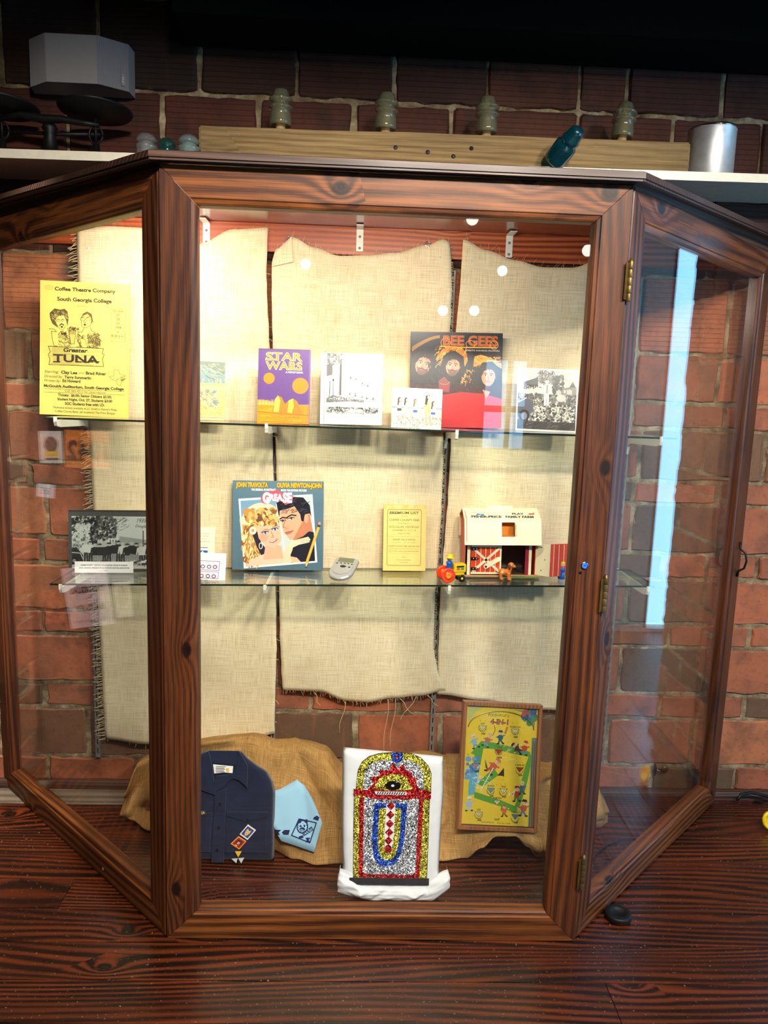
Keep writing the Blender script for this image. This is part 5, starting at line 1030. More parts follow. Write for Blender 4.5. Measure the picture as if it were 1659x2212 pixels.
# ------------------------------------------------------------------ brown burlap heaped along the wall
HEAP = [(-.862, [(.72, .02), (.68, .055), (.64, .075), (.60, .06), (.585, .03), (.58, .012)]),
        (-.82, [(.76, .09), (.71, .15), (.65, .165), (.60, .10), (.56, .055), (.55, .012)]),
        (-.74, [(.765, .16), (.71, .215), (.64, .215), (.58, .14), (.52, .06), (.50, .008)]),
        (-.64, [(.765, .20), (.71, .245), (.62, .26), (.54, .19), (.46, .09), (.42, .006)]),
        (-.54, [(.765, .22), (.70, .262), (.60, .285), (.53, .22), (.47, .10), (.43, .006)]),
        (-.43, [(.765, .22), (.70, .262), (.59, .290), (.52, .22), (.47, .10), (.43, .006)]),
        (-.32, [(.765, .20), (.70, .245), (.59, .262), (.52, .20), (.45, .09), (.41, .006)]),
        (-.24, [(.765, .20), (.70, .245), (.60, .255), (.52, .17), (.44, .085), (.36, .006)]),
        (-.17, [(.765, .19), (.70, .235), (.60, .24), (.50, .13), (.40, .075), (.325, .006)]),
        (-.09, [(.765, .12), (.70, .165), (.58, .17), (.48, .10), (.39, .065), (.335, .006)]),
        (.02, [(.765, .12), (.70, .165), (.56, .14), (.47, .09), (.40, .055), (.35, .006)]),
        (.14, [(.765, .15), (.70, .20), (.57, .18), (.47, .11), (.40, .06), (.35, .006)]),
        (.23, [(.765, .16), (.69, .215), (.57, .20), (.47, .13), (.40, .075), (.35, .006)]),
        (.31, [(.765, .16), (.69, .21), (.57, .19), (.46, .125), (.395, .085), (.37, .012)]),
        (.355, [(.765, .16), (.69, .20), (.57, .18), (.46, .122), (.40, .098), (.385, .055)]),
        (.40, [(.765, .16), (.69, .19), (.57, .17), (.46, .120), (.41, .108), (.392, .094)]),
        (.46, [(.765, .15), (.69, .18), (.57, .16), (.46, .118), (.41, .106), (.392, .096)]),
        (.505, [(.765, .15), (.69, .18), (.57, .16), (.46, .116), (.40, .098), (.386, .060)]),
        (.545, [(.765, .14), (.69, .185), (.58, .17), (.47, .115), (.40, .085), (.385, .010)]),
        (.62, [(.765, .13), (.69, .19), (.59, .19), (.50, .11), (.43, .06), (.41, .006)]),
        (.72, [(.765, .12), (.69, .18), (.61, .185), (.55, .10), (.50, .05), (.49, .006)]),
        (.80, [(.76, .08), (.69, .14), (.63, .15), (.58, .09), (.555, .05), (.55, .012)]),
        (.845, [(.72, .02), (.68, .06), (.64, .08), (.605, .055), (.59, .03), (.585, .012)])]
def cr(p0, p1, p2, p3, t): return .5 * (2 * p1 + (p2 - p0) * t + (2 * p0 - 5 * p1 + 4 * p2 - p3) * t * t + (3 * p1 - p0 - 3 * p2 + p3) * t ** 3)
def crv(a, s):
    n = len(a) - 1; i = min(int(s), n - 1); t = s - i
    return tuple(cr(a[max(i - 1, 0)][k], a[i][k], a[i + 1][k], a[min(i + 2, n)][k], t) for k in range(len(a[0])))
def heap_pt(u, v):
    x = lerp(HEAP[0][0], HEAP[-1][0], u); i = 0
    while i < len(HEAP) - 2 and x > HEAP[i + 1][0]: i += 1
    t = (x - HEAP[i][0]) / (HEAP[i + 1][0] - HEAP[i][0]); t = max(0, min(1, t)); s = v * 5
    A, B = crv(HEAP[i][1], s), crv(HEAP[i + 1][1], s); t = t * t * (3 - 2 * t)
    y, z = lerp(A[0], B[0], t), lerp(A[1], B[1], t)
    n1 = nz(x * 7, v * 4, 3); n2 = nz(x * 16 + 2 * v, v * 5, 9); fold = abs(nz(x * 4.5 + v * 1.2, v * 1.6, 20))
    amp = min(1, z / .05) * (0.55 if .27 < x < .56 else 1.0)
    return (x + .012 * n1 * amp, y - (.050 * n1 + .008 * n2 + .16 * (fold - .25) + .03 * (abs(nz(x * 9 - v * 2, v * 3, 31)) - .2)) * amp * (.4 if v < .25 else 1), max(.004, z + (.010 * n2 + .012 * n1) * amp * (.6 if v < .25 else 1)))
mb = MB(); mb.grid(230, 60, heap_pt)
hp_ = mb.build('burlap_heap', M['burlap_brown'], uvs=[((k % 230) / 229 * 1.75, (k // 230) / 59 * .62) for k in range(230 * 60)]); s_ = hp_.modifiers.new('thickness', 'SOLIDIFY'); s_.thickness = 0.003; s_.offset = -1
tag(hp_, 'long brown burlap sacking heaped in folds along the foot of the wall', 'burlap cloth')
# the crumpled inner fold seen under the arch
mb = MB(); mb.grid(24, 12, lambda u, v: (lerp(.33, .54, u), .50 - .06 * math.sin(v * 3.1) + .01 * nz(u * 6, v * 5), .105 - .10 * v + .015 * nz(u * 5, v * 4, 7) + .03 * abs(u - .45)))
mb.build('inner_fold', M['burlap_brown'], hp_, uvf=lambda c: (c.x, c.z))

# ------------------------------------------------------------------ soft folded clothes
def puffy(mb, rows, B, nu=34, nv=44, edge=.02, wr=0.0, seed=1, mi=0, skew=0.0):
    """rows (v, uL, uR) bottom to top; front bulges to -y by B with rounded rims; skew lowers the right end of the top"""
    L = [(v, a) for v, a, b in rows]; Rr = [(v, b) for v, a, b in rows]; v0, v1 = rows[0][0], rows[-1][0]
    def f(s, t, sg):
        v = lerp(v0, v1, t); a, b = interp(L, v), interp(Rr, v); u = lerp(a, b, s)
        d = min((u - a), (b - u), (v - v0), (v1 - v)); k = math.sqrt(max(0, 1 - max(0, 1 - d / edge) ** 2))
        y = -B * k * sg - (wr * nz(u * 14, v * 9, seed) + wr * .6 * nz(u * 30 + v * 12, v * 12, seed + 4)) * k * max(sg, 0)
        vv = v + skew * (s - .5) * (v - v0) / (v1 - v0)
        return (u, y, vv)
    mb.grid(nu, nv, lambda s, t: f(s, t, 1), mi); mb.grid(nu, nv, lambda s, t: f(1 - s, t, -.15), mi)
def cloth_mat(name, c, var=.08, weave=0.0, sheen=.2):
    g = G(name); n = g.noise(g.coord(), 30, 4, .6); f = g.noise(g.coord(), 900, 2)
    g.P(Base_Color=g.ramp(n, [(.3, tuple(x * (1 - var) for x in c)), (.7, tuple(min(255, x * (1 + var)) for x in c))]), Roughness=.85, Specular_IOR_Level=.2, Sheen_Weight=sheen)
    g.bump(f, .0006, .5); return g.mat
M['white_cotton'] = cloth_mat('white_cotton', (236, 238, 242), .02); M['navy'] = cloth_mat('navy_twill', (28, 36, 60), .12); M['navy_dark'] = cloth_mat('navy_twill_dark', (22, 30, 52), .08); M['sky'] = cloth_mat('sky_blue_cotton', (158, 204, 232), .03)
M['navy_print'] = plain('navy_print', (28, 42, 84), .7)
def glitter(name, c, k=.9):
    g = G(name); vo = g.n('TexVoronoi', Vector=g.coord(), Scale=430.0); col = vo.outputs['Color']
    nrm = g.n('VectorMath', p_operation='NORMALIZE', i0=g.n('VectorMath', p_operation='ADD', i0=g.n('NewGeometry').outputs['Normal'], i1=g.n('VectorMath', p_operation='SCALE', i0=g.n('VectorMath', p_operation='SUBTRACT', i0=col, i1=(.5, .5, .5)).outputs[0], Scale=1.5).outputs[0]).outputs[0]).outputs[0]
    v = g.n('SeparateColor', Color=col).outputs[2]; dk = tuple(x * .35 for x in c); lt = tuple(min(255, x * 1.25 + 30) for x in c)
    g.P(Base_Color=g.ramp(v, [(.1, dk), (.5, c), (.9, lt)]), Metallic=.55, Roughness=.32); g.set(g.b.inputs['Normal'], nrm); return g.mat
M['gl_gold'] = glitter('gold_glitter', (206, 184, 58)); M['gl_silver'] = glitter('silver_glitter', (196, 202, 212)); M['gl_red'] = glitter('red_glitter', (190, 22, 26)); M['gl_blue'] = glitter('blue_glitter', (24, 72, 206))
M['felt_black'] = cloth_mat('black_felt', (38, 40, 44), .15); M['vinyl_black'] = plain('black_vinyl', (16, 16, 18), .25)
def patch(mb, pts, y, th=.0006, mi=0): mb.prism(pts, y, y + th, 'xz', mi)
def applique(name, polys, y, mat, parent, label=None):
    mb = MB()
    for p_ in polys:
        if sum(a[0] * b[1] - b[0] * a[1] for a, b in zip(p_, p_[1:] + p_[:1])) < 0: p_ = p_[::-1]
        patch(mb, p_, y)
    o = mb.build(name, mat, parent)
    if label: o['label'] = label
    return o
tee = empty('jukebox_shirt', (.05, .175, .002), (math.radians(-12), 0, 0)); tag(tee, 'white folded T-shirt propped upright with a glittering jukebox design', 'T-shirt')
mb = MB(); puffy(mb, [(.0, -.118, .150), (.04, -.140, .156), (.091, -.138, .150), (.13, -.142, .151), (.2, -.145, .153), (.33, -.147, .159), (.40, -.149, .157), (.43, -.146, .155)], .016, edge=.022, wr=.0018, seed=5, skew=-.022)
mb.build('shirt_body', M['white_cotton'], tee, weld=True)
mb = MB()
def hem(u, v):
    x = lerp(-.151, .182, u); side = abs(2 * u - 1)
    top = .047 + .045 * max(0, (side - .60) / .40) ** .55 + .003 * nz(u * 7, 1)
    bot = max(-.0015, .024 * max(0, 1 - u / .30) ** 1.3 + .040 * max(0, (u - .84) / .16) ** 1.2)
    z = lerp(bot, max(top, bot + .02), v); bell = math.sin(math.pi * min(1, v * 1.15)) ** .8
    x = x * (1 - .10 * max(0, v - .55) * side) + .003 * nz(v * 5, u * 4)
    e = math.sqrt(max(0, min(1, min(u, 1 - u) / .05)))
    crease = .010 * max(0, 1 - abs(u - .16 - .10 * v) / .05) + .012 * max(0, 1 - abs(u - .80 + .18 * (1 - v)) / .06) - .006 * max(0, 1 - abs(u - .30 - .2 * v) / .05)
    return (x, -.016 - (.013 * bell + crease * bell + .004 * nz(u * 10, v * 5, 3)) * e, z)
mb.grid(70, 26, hem); mb.grid(70, 6, lambda u, v: (hem(u, 0)[0], lerp(hem(u, 0)[1], .012, v), hem(u, 0)[2] + .0005))
for e in (0, 1): mb.grid(6, 26, lambda u, v, e=e: (hem(e, v)[0], lerp(hem(e, v)[1], .012, u), hem(e, v)[2]))
mb.build('folded_hem', M['white_cotton'], tee)
YB = -.0178
GO = [(-.105, .066), (-.1085, .2), (-.109, .305), (-.104, .328), (-.100, .378), (-.089, .402), (-.068, .419), (-.04, .428), (.01, .433), (.055, .430), (.085, .418), (.108, .395), (.118, .372), (.118, .32), (.115, .295), (.112, .067)]
ol = [(x * 1.012, .066 + (z - .066) * 1.004) for x, z in GO]
applique('outline', [ol], YB, M['felt_black'], tee)
applique('gold_arch', [GO], YB - .0008, M['gl_gold'], tee, 'gold glitter arch')
applique('silver_field', [[(-.084, .31), (-.084, .35), (-.081, .375), (-.068, .395), (-.04, .408), (.011, .412), (.055, .410), (.083, .396), (.095, .37), (.098, .31)], [(-.080, .075), (-.083, .301), (.086, .300), (.080, .075)]], YB - .0016, M['gl_silver'], tee, 'silver glitter ground')
RB = [(-.112, .324), (-.07, .322), (-.053, .342), (-.064, .36), (-.046, .361), (-.035, .366), (-.040, .380), (-.007, .379), (.004, .403), (.018, .383), (.034, .402), (.039, .384), (.058, .377), (.064, .359), (.078, .359), (.072, .341), (.090, .324), (.120, .320), (.119, .297), (.092, .300), (.037, .295), (-.056, .296), (-.085, .306), (-.112, .306)]
def rough(p, s):
    r = random.Random(s); out = []
    for (a, b), (c, d) in zip(p, p[1:] + p[:1]):
        n = max(1, int(math.hypot(c - a, d - b) / .006))
        for k in range(n): out.append((lerp(a, c, k / n) + r.uniform(-.001, .001), lerp(b, d, k / n) + r.uniform(-.001, .001)))
    return out
applique('red_band', [rough(RB, 1)], YB - .0024, M['gl_red'], tee, 'red glitter flames and band')
applique('red_border', [rough([(-.094, .300), (-.081, .300), (-.079, .085), (-.069, .078), (.070, .076), (.078, .084), (.084, .297), (.097, .297), (.090, .066), (-.090, .068)], 2)], YB - .0024, M['gl_red'], tee, 'red glitter border')
applique('gold_fan', [[(-.052, .326), (-.044, .345), (-.034, .358), (-.018, .366), (.008, .370), (.032, .368), (.046, .358), (.052, .344), (.066, .326), (.03, .322), (-.02, .322)]], YB - .0032, M['gl_gold'], tee)
applique('blue_jewel', [[(-.001, .433), (.031, .432), (.033, .418), (.026, .407), (.015, .402), (.004, .408), (-.001, .418)]], YB - .0032, M['gl_blue'], tee, 'blue glitter jewel')
applique('jewel_center', [[(.010, .424), (.020, .424), (.022, .418), (.015, .415), (.009, .418)]], YB - .004, M['gl_red'], tee)
ringp = [(.005 + .0235 * math.cos(t), .336 + .0135 * math.sin(t)) for t in [2 * math.pi * k / 24 for k in range(24)]]
applique('record', [ringp], YB - .004, M['vinyl_black'], tee, 'small black felt record'); applique('record_label', [[(.004 + .005 * math.cos(t), .336 + .0035 * math.sin(t)) for t in [2 * math.pi * k / 12 for k in range(12)]]], YB - .0047, M['white_cotton'], tee)
applique('tone_arm', [[(.014, .345), (.020, .3475), (.028, .347), (.020, .3485), (.013, .346)]], YB - .0047, M['white_cotton'], tee)
applique('selector_strip', [[(-.050, .318), (.046, .318), (.046, .309), (-.045, .309)]], YB - .0032, M['white_cotton'], tee)
applique('selector_marks', [[(x, .310), (x + .0035, .310), (x + .008, .317), (x + .0045, .317)] for x in [-.044 + .0072 * k for k in range(12)]], YB - .0038, M['vinyl_black'], tee)
BU = [(-.049, .284), (.048, .283), (.046, .24), (.043, .193), (.040, .165), (.034, .138), (.020, .112), (.008, .104), (-.008, .101), (-.028, .104), (-.040, .116), (-.047, .134), (-.053, .17), (-.052, .23)]
applique('blue_tongue', [rough(BU, 4)], YB - .0024, M['gl_blue'], tee, 'blue glitter U shape')
applique('gold_tongue', [[(-.034, .270), (.031, .270), (.029, .2), (.026, .165), (.018, .134), (.006, .120), (-.010, .118), (-.024, .124), (-.034, .145), (-.037, .18), (-.036, .23)]], YB - .0032, M['gl_gold'], tee)
applique('white_strip', [[(-.0135, .283), (.013, .283), (.011, .20), (.006, .15), (-.004, .138), (-.015, .15), (-.0175, .20)]], YB - .004, M['white_cotton'], tee)
zg = [(0, .277), (-.001, .251), (-.002, .225), (-.003, .200), (-.0045, .176), (-.005, .152)]
applique('red_diamonds', [[(x - .0125, z), (x, z + .0125), (x + .0125, z), (x, z - .0125)] for x, z in zg[:-1]] + [[(zg[-1][0] + .011 * math.cos(t), zg[-1][1] + .012 * math.sin(t)) for t in [2 * math.pi * k / 14 for k in range(14)]]], YB - .0048, M['gl_red'], tee, 'red glitter diamonds')
mb = MB(); mb.box(-.118, .119, YB - .005, YB, .047, .067, bv=.0015); mb.build('black_base', M['felt_black'], tee)['label'] = 'black felt base strip'

# ------------------------------------------------------------------ navy uniform shirt
sh = empty('uniform_shirt', (-.45, .352, .003), (math.radians(-16), 0, 0)); tag(sh, 'folded navy uniform shirt with sewn badges leaning on the brown burlap', 'shirt')
mb = MB(); puffy(mb, [(0, -.232, .142), (.06, -.236, .141), (.13, -.236, .138), (.21, -.232, .137), (.246, -.222, .128), (.277, -.20, .108), (.295, -.165, .075), (.315, -.125, .045), (.338, -.095, .022)], .020, edge=.03, wr=.0035, seed=11); mb.build('shirt_body', M['navy'], sh, weld=True)
def flap(name, pts, y, th=.003, mat='navy', parent=None, label=None):
    mb = MB()
    if sum(a[0] * b[1] - b[0] * a[1] for a, b in zip(pts, pts[1:] + pts[:1])) < 0: pts = pts[::-1]
    mb.prism(pts, y, y + th, 'xz'); o = mb.build(name, M[mat] if isinstance(mat, str) else mat, parent or sh)
    bvm = o.modifiers.new('round', 'BEVEL'); bvm.width = .0008; bvm.segments = 1
    if label: o['label'] = label
    return o
YS = -.0222
flap('neck_opening', [(-.088, .33), (.022, .33), (.040, .295), (.002, .268), (-.062, .266), (-.105, .30)], YS - .0005, .002, 'navy_dark')
flap('collar', [(-.079, .341), (.018, .342), (.024, .325), (.010, .298), (-.06, .302), (-.085, .32), (-.098, .327)], YS - .002, .0035)
flap('collar', [(-.079, .341), (-.098, .325), (-.112, .275), (-.108, .226), (-.080, .214), (-.053, .206), (-.050, .217), (-.060, .262), (-.064, .29)], YS - .0055, .004)
flap('collar', [(.018, .342), (.048, .297), (.049, .229), (.037, .240), (.025, .250), (.004, .257), (-.008, .250), (-.03, .228), (-.047, .216), (-.058, .240), (-.05, .263), (.003, .272), (.014, .30)], YS - .0055, .004)
flap('placket', [(-.052, .214), (-.017, .225), (-.014, .0), (-.053, .0)], YS - .003, .002)
flap('pocket', [(-.012, .154), (.118, .154), (.118, .118), (.116, .03), (-.012, .03)], YS - .0022, .0015)
flap('pocket_flap', [(-.012, .155), (.119, .155), (.118, .142), (.058, .124), (.052, .124), (-.012, .142)], YS - .0042, .002)
flap('pocket', [(-.20, .150), (-.060, .150), (-.060, .03), (-.20, .03)], YS - .0022, .0015)
flap('neck_label', [(-.062, .300), (.002, .295), (.001, .274), (-.026, .2755), (-.057, .272)], YS - .0068, .001, 'mount_white', label='white woven neck label')
mb = MB()
for k, (w, z) in enumerate(((.032, .2935), (.028, .289), (.030, .285), (.026, .2805), (.030, .277))): mb.box(-.053, -.053 + w, YS - .0072, YS - .0068, z - .0008, z + .0008)
mb.build('label_lettering', M['black'], sh); flap('label_mark', [(-.020, .289), (-.012, .289), (-.010, .277), (-.019, .2775)], YS - .0073, .0005, plain('label_yellow', (236, 190, 70), .7))
M['button'] = plain('dark_button', (30, 32, 38), .2)
for x, z in ((-.034, .178), (-.034, .106), (-.036, .038), (.055, .130)):
    mb = MB(); mb.lathe([(.0046, 0), (.0046, .0012), (.0036, .0018), (.0028, .0011), (.0001, .0011)], 14, 0, M=TR(x, YS - .0042, z) @ RX(math.pi / 2))
    for a in (.785, 2.356, 3.927, 5.498): mb.lathe([(.0006, .0013), (.0001, .0013)], 6, 1, M=TR(x + .0012 * math.cos(a), YS - .0043, z + .0012 * math.sin(a)) @ RX(math.pi / 2))
    mb.build('button', [M['button'], M['chrome']], sh)
def badge(name, quad, bg, border, label, art):
    asp = 1.0; C = Canvas(120, asp, border); C.rect(.10, .10, .90, .90, bg); art(C)
    mb = MB(); a, b, c_, d = [(x, YS - .0060, z) for x, z in quad]; vs = [a, b, c_, d] + [(x, y + .002, z) for x, y, z in (a, b, c_, d)]
    mb.add(vs, [(3, 2, 1, 0)], 0); mb.add(vs, [(0, 1, 5, 4), (1, 2, 6, 5), (2, 3, 7, 6), (3, 0, 4, 7)], 1)
    o = mb.build(name, [print_mat(name + '_print', C, .8), plain(name + '_edge', border, .8)], sh); uv = o.data.uv_layers.new(name='uv')
    for li, u in zip(o.data.polygons[0].loop_indices, ((0, 0), (1, 0), (1, 1), (0, 1))): uv.data[li].uv = u
    o['label'] = label
def wolf(C):
    C.poly([(.30, .22), (.42, .34), (.58, .34), (.70, .20), (.74, .48), (.62, .72), (.5, .80), (.38, .72), (.27, .50)], (236, 200, 90)); C.poly([(.40, .45), (.47, .48), (.42, .53)], (40, 50, 90)); C.poly([(.62, .43), (.54, .48), (.6, .52)], (40, 50, 90)); C.poly([(.44, .62), (.56, .62), (.5, .72)], (50, 50, 70)); C.ring(.5, .5, .2, .28, .025, (250, 240, 190), a0=.5, a1=2.6); C.rect(.40, .80, .60, .88, (230, 90, 60))
def bear(C):
    C.ell(.34, .34, .09, .08, (60, 36, 30)); C.ell(.66, .32, .09, .08, (60, 36, 30)); C.ell(.5, .48, .26, .25, (60, 36, 30)); C.ell(.5, .56, .13, .12, (206, 180, 150)); C.ell(.42, .44, .03, .035, (250, 240, 230)); C.ell(.58, .44, .03, .035, (250, 240, 230)); C.ell(.5, .52, .045, .03, (16, 12, 12)); C.rect(.38, .78, .62, .88, (246, 196, 60))
badge('wolf_badge', [(.083, .100), (.057, .117), (.032, .087), (.058, .070)], (44, 66, 150), (238, 232, 220), 'blue diamond badge with white border', wolf)
badge('bear_badge', [(.055, .066), (.029, .081), (.005, .058), (.033, .041)], (170, 24, 36), (236, 150, 60), 'red diamond badge with orange border', bear)
flap('gold_arrowhead', [(.020, .035), (.041, .035), (.031, .017)], YS - .0045, .0015, plain('gold_thread', (238, 184, 40), .6), label='gold cloth arrowhead')
for tr in ([(.010, .012), (.029, .014), (.026, -.001)], [(.031, .014), (.050, .016), (.041, -.001)]): flap('silver_arrowhead', tr, YS - .0045, .0015, plain('silver_thread', (206, 204, 204), .5), label='silver cloth arrowhead')
C = Canvas(140, .95, (30, 42, 78)); C.box(.02, .02, .98, .93, .05, (60, 84, 160))
for k in range(7): C.rect(.08, .10 + k * .115, .92, .16 + k * .115, (226, 60, 70)); C.rect(.08, .157 + k * .115, .92, .215 + k * .115, (244, 240, 240))
C.rect(.08, .1, .45, .5, (60, 84, 160))
fl_ = sheet('flag_patch', .034, .030, .001, [print_mat('flag_print', C, .8), M['navy']], sh); fl_.location = (-.111, YS - .0025, .154); fl_['label'] = 'small striped flag patch'
C = Canvas(300, .16, (31, 42, 72)); C.text('BOY SCOUTS OF AMERICA', .5, .12, .085, (232, 186, 70), width=.96, bold=.05)
am = sheet('name_strip', .115, .0125, .001, [print_mat('strip_print', C, .8), M['navy']], sh); am.location = (-.134, YS - .0025, .1355); am.rotation_euler = (0, math.radians(-10), 0)

# ------------------------------------------------------------------ light blue neckerchief
ke = empty('neckerchief', (-.25, .338, .026), (math.radians(-30), 0, 0)); tag(ke, 'light blue neckerchief with navy printed border on the brown burlap', 'neckerchief')
KO = [(-.098, .186), (-.046, .203), (.003, .231), (.029, .213), (.056, .173), (.077, .132), (.091, .101), (.069, .014), (.016, .031), (-.037, .046), (-.058, .076), (-.078, .125)]
C = Canvas(420, 1.17, (158, 204, 232)); kx = lambda p: ((p[0] + .10) / .195, (.234 - p[1]) / .195)
NV = (30, 44, 92)
for hx in ([(.073, .123), (.082, .118), (.078, .107), (.061, .112), (.064, .118)], [(-.011, .079), (-.029, .079), (-.037, .071), (-.030, .064), (-.015, .064)], [(-.066, .079), (-.039, .079), (-.047, .071), (-.042, .064), (-.062, .063)], [(.074, .133), (.082, .126), (.079, .130)]): C.poly([kx(p) for p in hx], NV)
em = [(.016, .112), (.072, .101), (.054, .042), (-.005, .063)]; C.line([kx(p) for p in em + em[:1]], .018, NV)
bx, by = kx((.028, .089)); C.ring(bx, by, .085, .095, .02, NV); C.ell(bx - .05, by - .08, .03, .03, NV); C.ell(bx + .06, by - .085, .03, .03, NV); C.ell(bx - .03, by - .01, .014, .018, NV); C.ell(bx + .035, by - .012, .014, .018, NV); C.ell(bx, by + .04, .045, .03, NV); C.ell(bx, by + .05, .03, .012, (158, 204, 232)); C.strokes(bx - .07, by - .07, bx + .07, by + .07, 18, .03, .006, [NV], 1.2, 1.5)
C.text('SCOUTS', *kx((.049, .070)), .062, NV, width=.19, bold=.05, rot=-.55); C.poly([kx(p) for p in ((.018, .060), (.030, .064), (.034, .056), (.020, .054))], NV); u_, v_ = kx((.047, .050)); C.line([(u_ - .03, v_ - .03), (u_ + .03, v_ + .03)], .02, NV); C.line([(u_ + .03, v_ - .03), (u_ - .03, v_ + .03)], .02, NV); C.ell(u_, v_, .018, .04, NV)
bm = bmesh.new(); vs = [bm.verts.new((x, 0, z)) for x, z in KO]; f_ = bm.faces.new(vs); bmesh.ops.triangulate(bm, faces=[f_]); bmesh.ops.subdivide_edges(bm, edges=bm.edges[:], cuts=5, use_grid_fill=True)
for v in bm.verts: v.co.y = -.006 * nz(v.co.x * 18, v.co.z * 18, 4) - .006 * nz(v.co.x * 9, v.co.z * 12, 8) - .004
mb = MB(); mb.bm(bm, 0, True)
kmat = print_mat('neckerchief_print', C, .85, .2)
ko = mb.build('cloth', kmat, ke, uvf=lambda c: ((c.x + .10) / .195, 1 - (.234 - c.z) / (.195 * 1.17))); s_ = ko.modifiers.new('thickness', 'SOLIDIFY'); s_.thickness = .003; s_.offset = 0
# ------------------------------------------------------------------ bagatelle game leaning on the heap
gm = empty('bagatelle_game', (.416, .372, .108), (math.radians(-13), math.radians(2.0), 0)); tag(gm, 'wood framed yellow bagatelle game reading Poosh-M-Up 4-in-1 leaning upright', 'game board')
GX0, GX1, GZ = -.142, .118, .405
def gp(x, y):   # crop pixel of the board face to its own frame
    t = (y - 110) / 1880; xl, xr = 135 + 35 * t, 1270 + 140 * t; return (lerp(GX0, GX1, (x - xl) / (xr - xl)), GZ * (1 - t))
C = Canvas(560, .376 / .234, (252, 208, 58)); IX0, IZ1, IW = GX0 + .013, GZ - .013, .234
def gc(x, y): X, Z = gp(x, y); return ((X - IX0) / IW, (IZ1 - Z) / IW)
gq = lambda pts: [gc(*p) for p in pts]
C.blobs(0, 0, 1, 1.6, 40, .05, .16, [(246, 198, 56), (254, 216, 90)], .4)
C.poly(gq([(215, 175), (440, 190), (330, 260), (260, 380), (215, 420)]), (206, 200, 120)); C.poly(gq([(1195, 210), (1195, 470), (1120, 320), (1000, 235), (860, 200)]), (120, 150, 150)); C.blobs(.78, .02, .98, .2, 26, .02, .05, [(70, 110, 170), (200, 90, 80), (90, 140, 90), (60, 90, 140)])
GRN = (106, 164, 62)
C.poly(gq([(440, 690), (620, 705), (880, 750), (1170, 815), (1195, 900), (1150, 890), (900, 850), (620, 800), (480, 800), (470, 900), (455, 1060), (420, 1320), (330, 1330), (360, 900), (300, 880)]), GRN)
C.poly(gq([(1170, 850), (1225, 860), (1170, 1350), (1110, 1600), (1060, 1720), (1000, 1700), (1050, 1560), (1090, 1250), (1130, 1000)]), GRN); C.poly(gq([(400, 1440), (620, 1500), (850, 1560), (1080, 1640), (1060, 1730), (940, 1690), (815, 1700), (825, 1640), (620, 1590), (400, 1530)]), GRN); C.poly(gq([(420, 1320), (660, 1080), (740, 1180), (520, 1360)]), GRN)
C.poly(gq([(330, 1100), (440, 1090), (400, 1480), (310, 1500), (300, 1330)]), (110, 184, 206)); C.blobs(.03, .70, .2, 1.05, 30, .02, .04, [(120, 170, 220), (190, 220, 236), (90, 140, 200)])
def toon(x, y, s, top, leg, hat, lean=0.0):
    u, v = gc(x, y); cr_, sr_ = math.cos(lean), math.sin(lean); f = lambda a, b: (u + (a * cr_ - b * sr_) * s, v + (a * sr_ + b * cr_) * s)
    C.line([f(-.2, .9), f(-.1, .4), f(.3, .85)], .2 * s, leg); C.ell(*f(-.28, .95), .16 * s, .08 * s, (30, 26, 30)); C.ell(*f(.36, .9), .16 * s, .08 * s, (30, 26, 30))
    C.ell(*f(0, .2), .32 * s, .36 * s, top, lean); C.line([f(-.2, .05), f(-.55, .25)], .14 * s, top); C.line([f(.2, .05), f(.55, -.1)], .14 * s, top); C.ell(*f(.58, -.14), .1 * s, .1 * s, (240, 190, 150)); C.ell(*f(-.58, .27), .1 * s, .1 * s, (240, 190, 150))
    C.ell(*f(0, -.34), .24 * s, .26 * s, (242, 192, 150), lean); C.poly([f(-.3, -.42), f(-.2, -.66), f(.2, -.66), f(.24, -.48), f(.42, -.42)], hat); C.ell(*f(.1, -.34), .04 * s, .04 * s, (30, 20, 20))
toon(715, 600, .115, (70, 100, 120), (70, 100, 120), (50, 70, 90)); C.line(gq([(780, 560), (800, 470)]), .03, (206, 130, 60))
toon(540, 650, .12, (196, 120, 90), (120, 170, 190), (230, 190, 120), .4); C.line(gq([(600, 600), (630, 520), (610, 455)]), .012, (170, 120, 60)); toon(330, 680, .12, (150, 190, 200), (110, 160, 190), (236, 220, 190), -.3)
toon(960, 760, .115, (90, 60, 50), (90, 60, 50), (60, 40, 40), -.9); toon(1090, 740, .12, (210, 80, 50), (90, 140, 190), (206, 60, 50), .2)
toon(670, 1030, .15, (220, 100, 70), (206, 80, 60), (230, 120, 90), .7); C.strokes(.42, .52, .66, .72, 24, .07, .004, [(252, 244, 220), (240, 140, 100)], -.5, 1.2); C.poly(gq([(515, 950), (560, 1060), (570, 1110), (535, 1080)]), (70, 90, 70)); C.poly(gq([(720, 1190), (810, 1070), (825, 1200), (790, 1190)]), (70, 50, 40)); C.line(gq([(650, 1080), (500, 1400)]), .012, (250, 250, 230))
C.strokes(.12, .95, .36, 1.15, 26, .07, .005, [(252, 252, 246), (226, 240, 240)], .6, 1.6)
toon(1040, 1420, .13, (200, 80, 40), (90, 130, 80), (170, 50, 40)); toon(1110, 1330, .11, (90, 110, 130), (70, 90, 110), (236, 210, 120)); toon(1170, 1620, .14, (206, 100, 80), (110, 140, 170), (50, 50, 60), .1); toon(330, 1600, .12, (180, 200, 220), (200, 210, 220), (240, 240, 240)); toon(875, 1680, .10, (236, 110, 50), (150, 90, 70), (210, 90, 50)); C.strokes(.64, 1.16, .72, 1.22, 8, .06, .008, [(250, 246, 200)], -1.2, 1.0)
C.text('POOSH-M-UP Jr.', *gc(668, 318), .040, (62, 56, 40), width=.30, bold=.0)
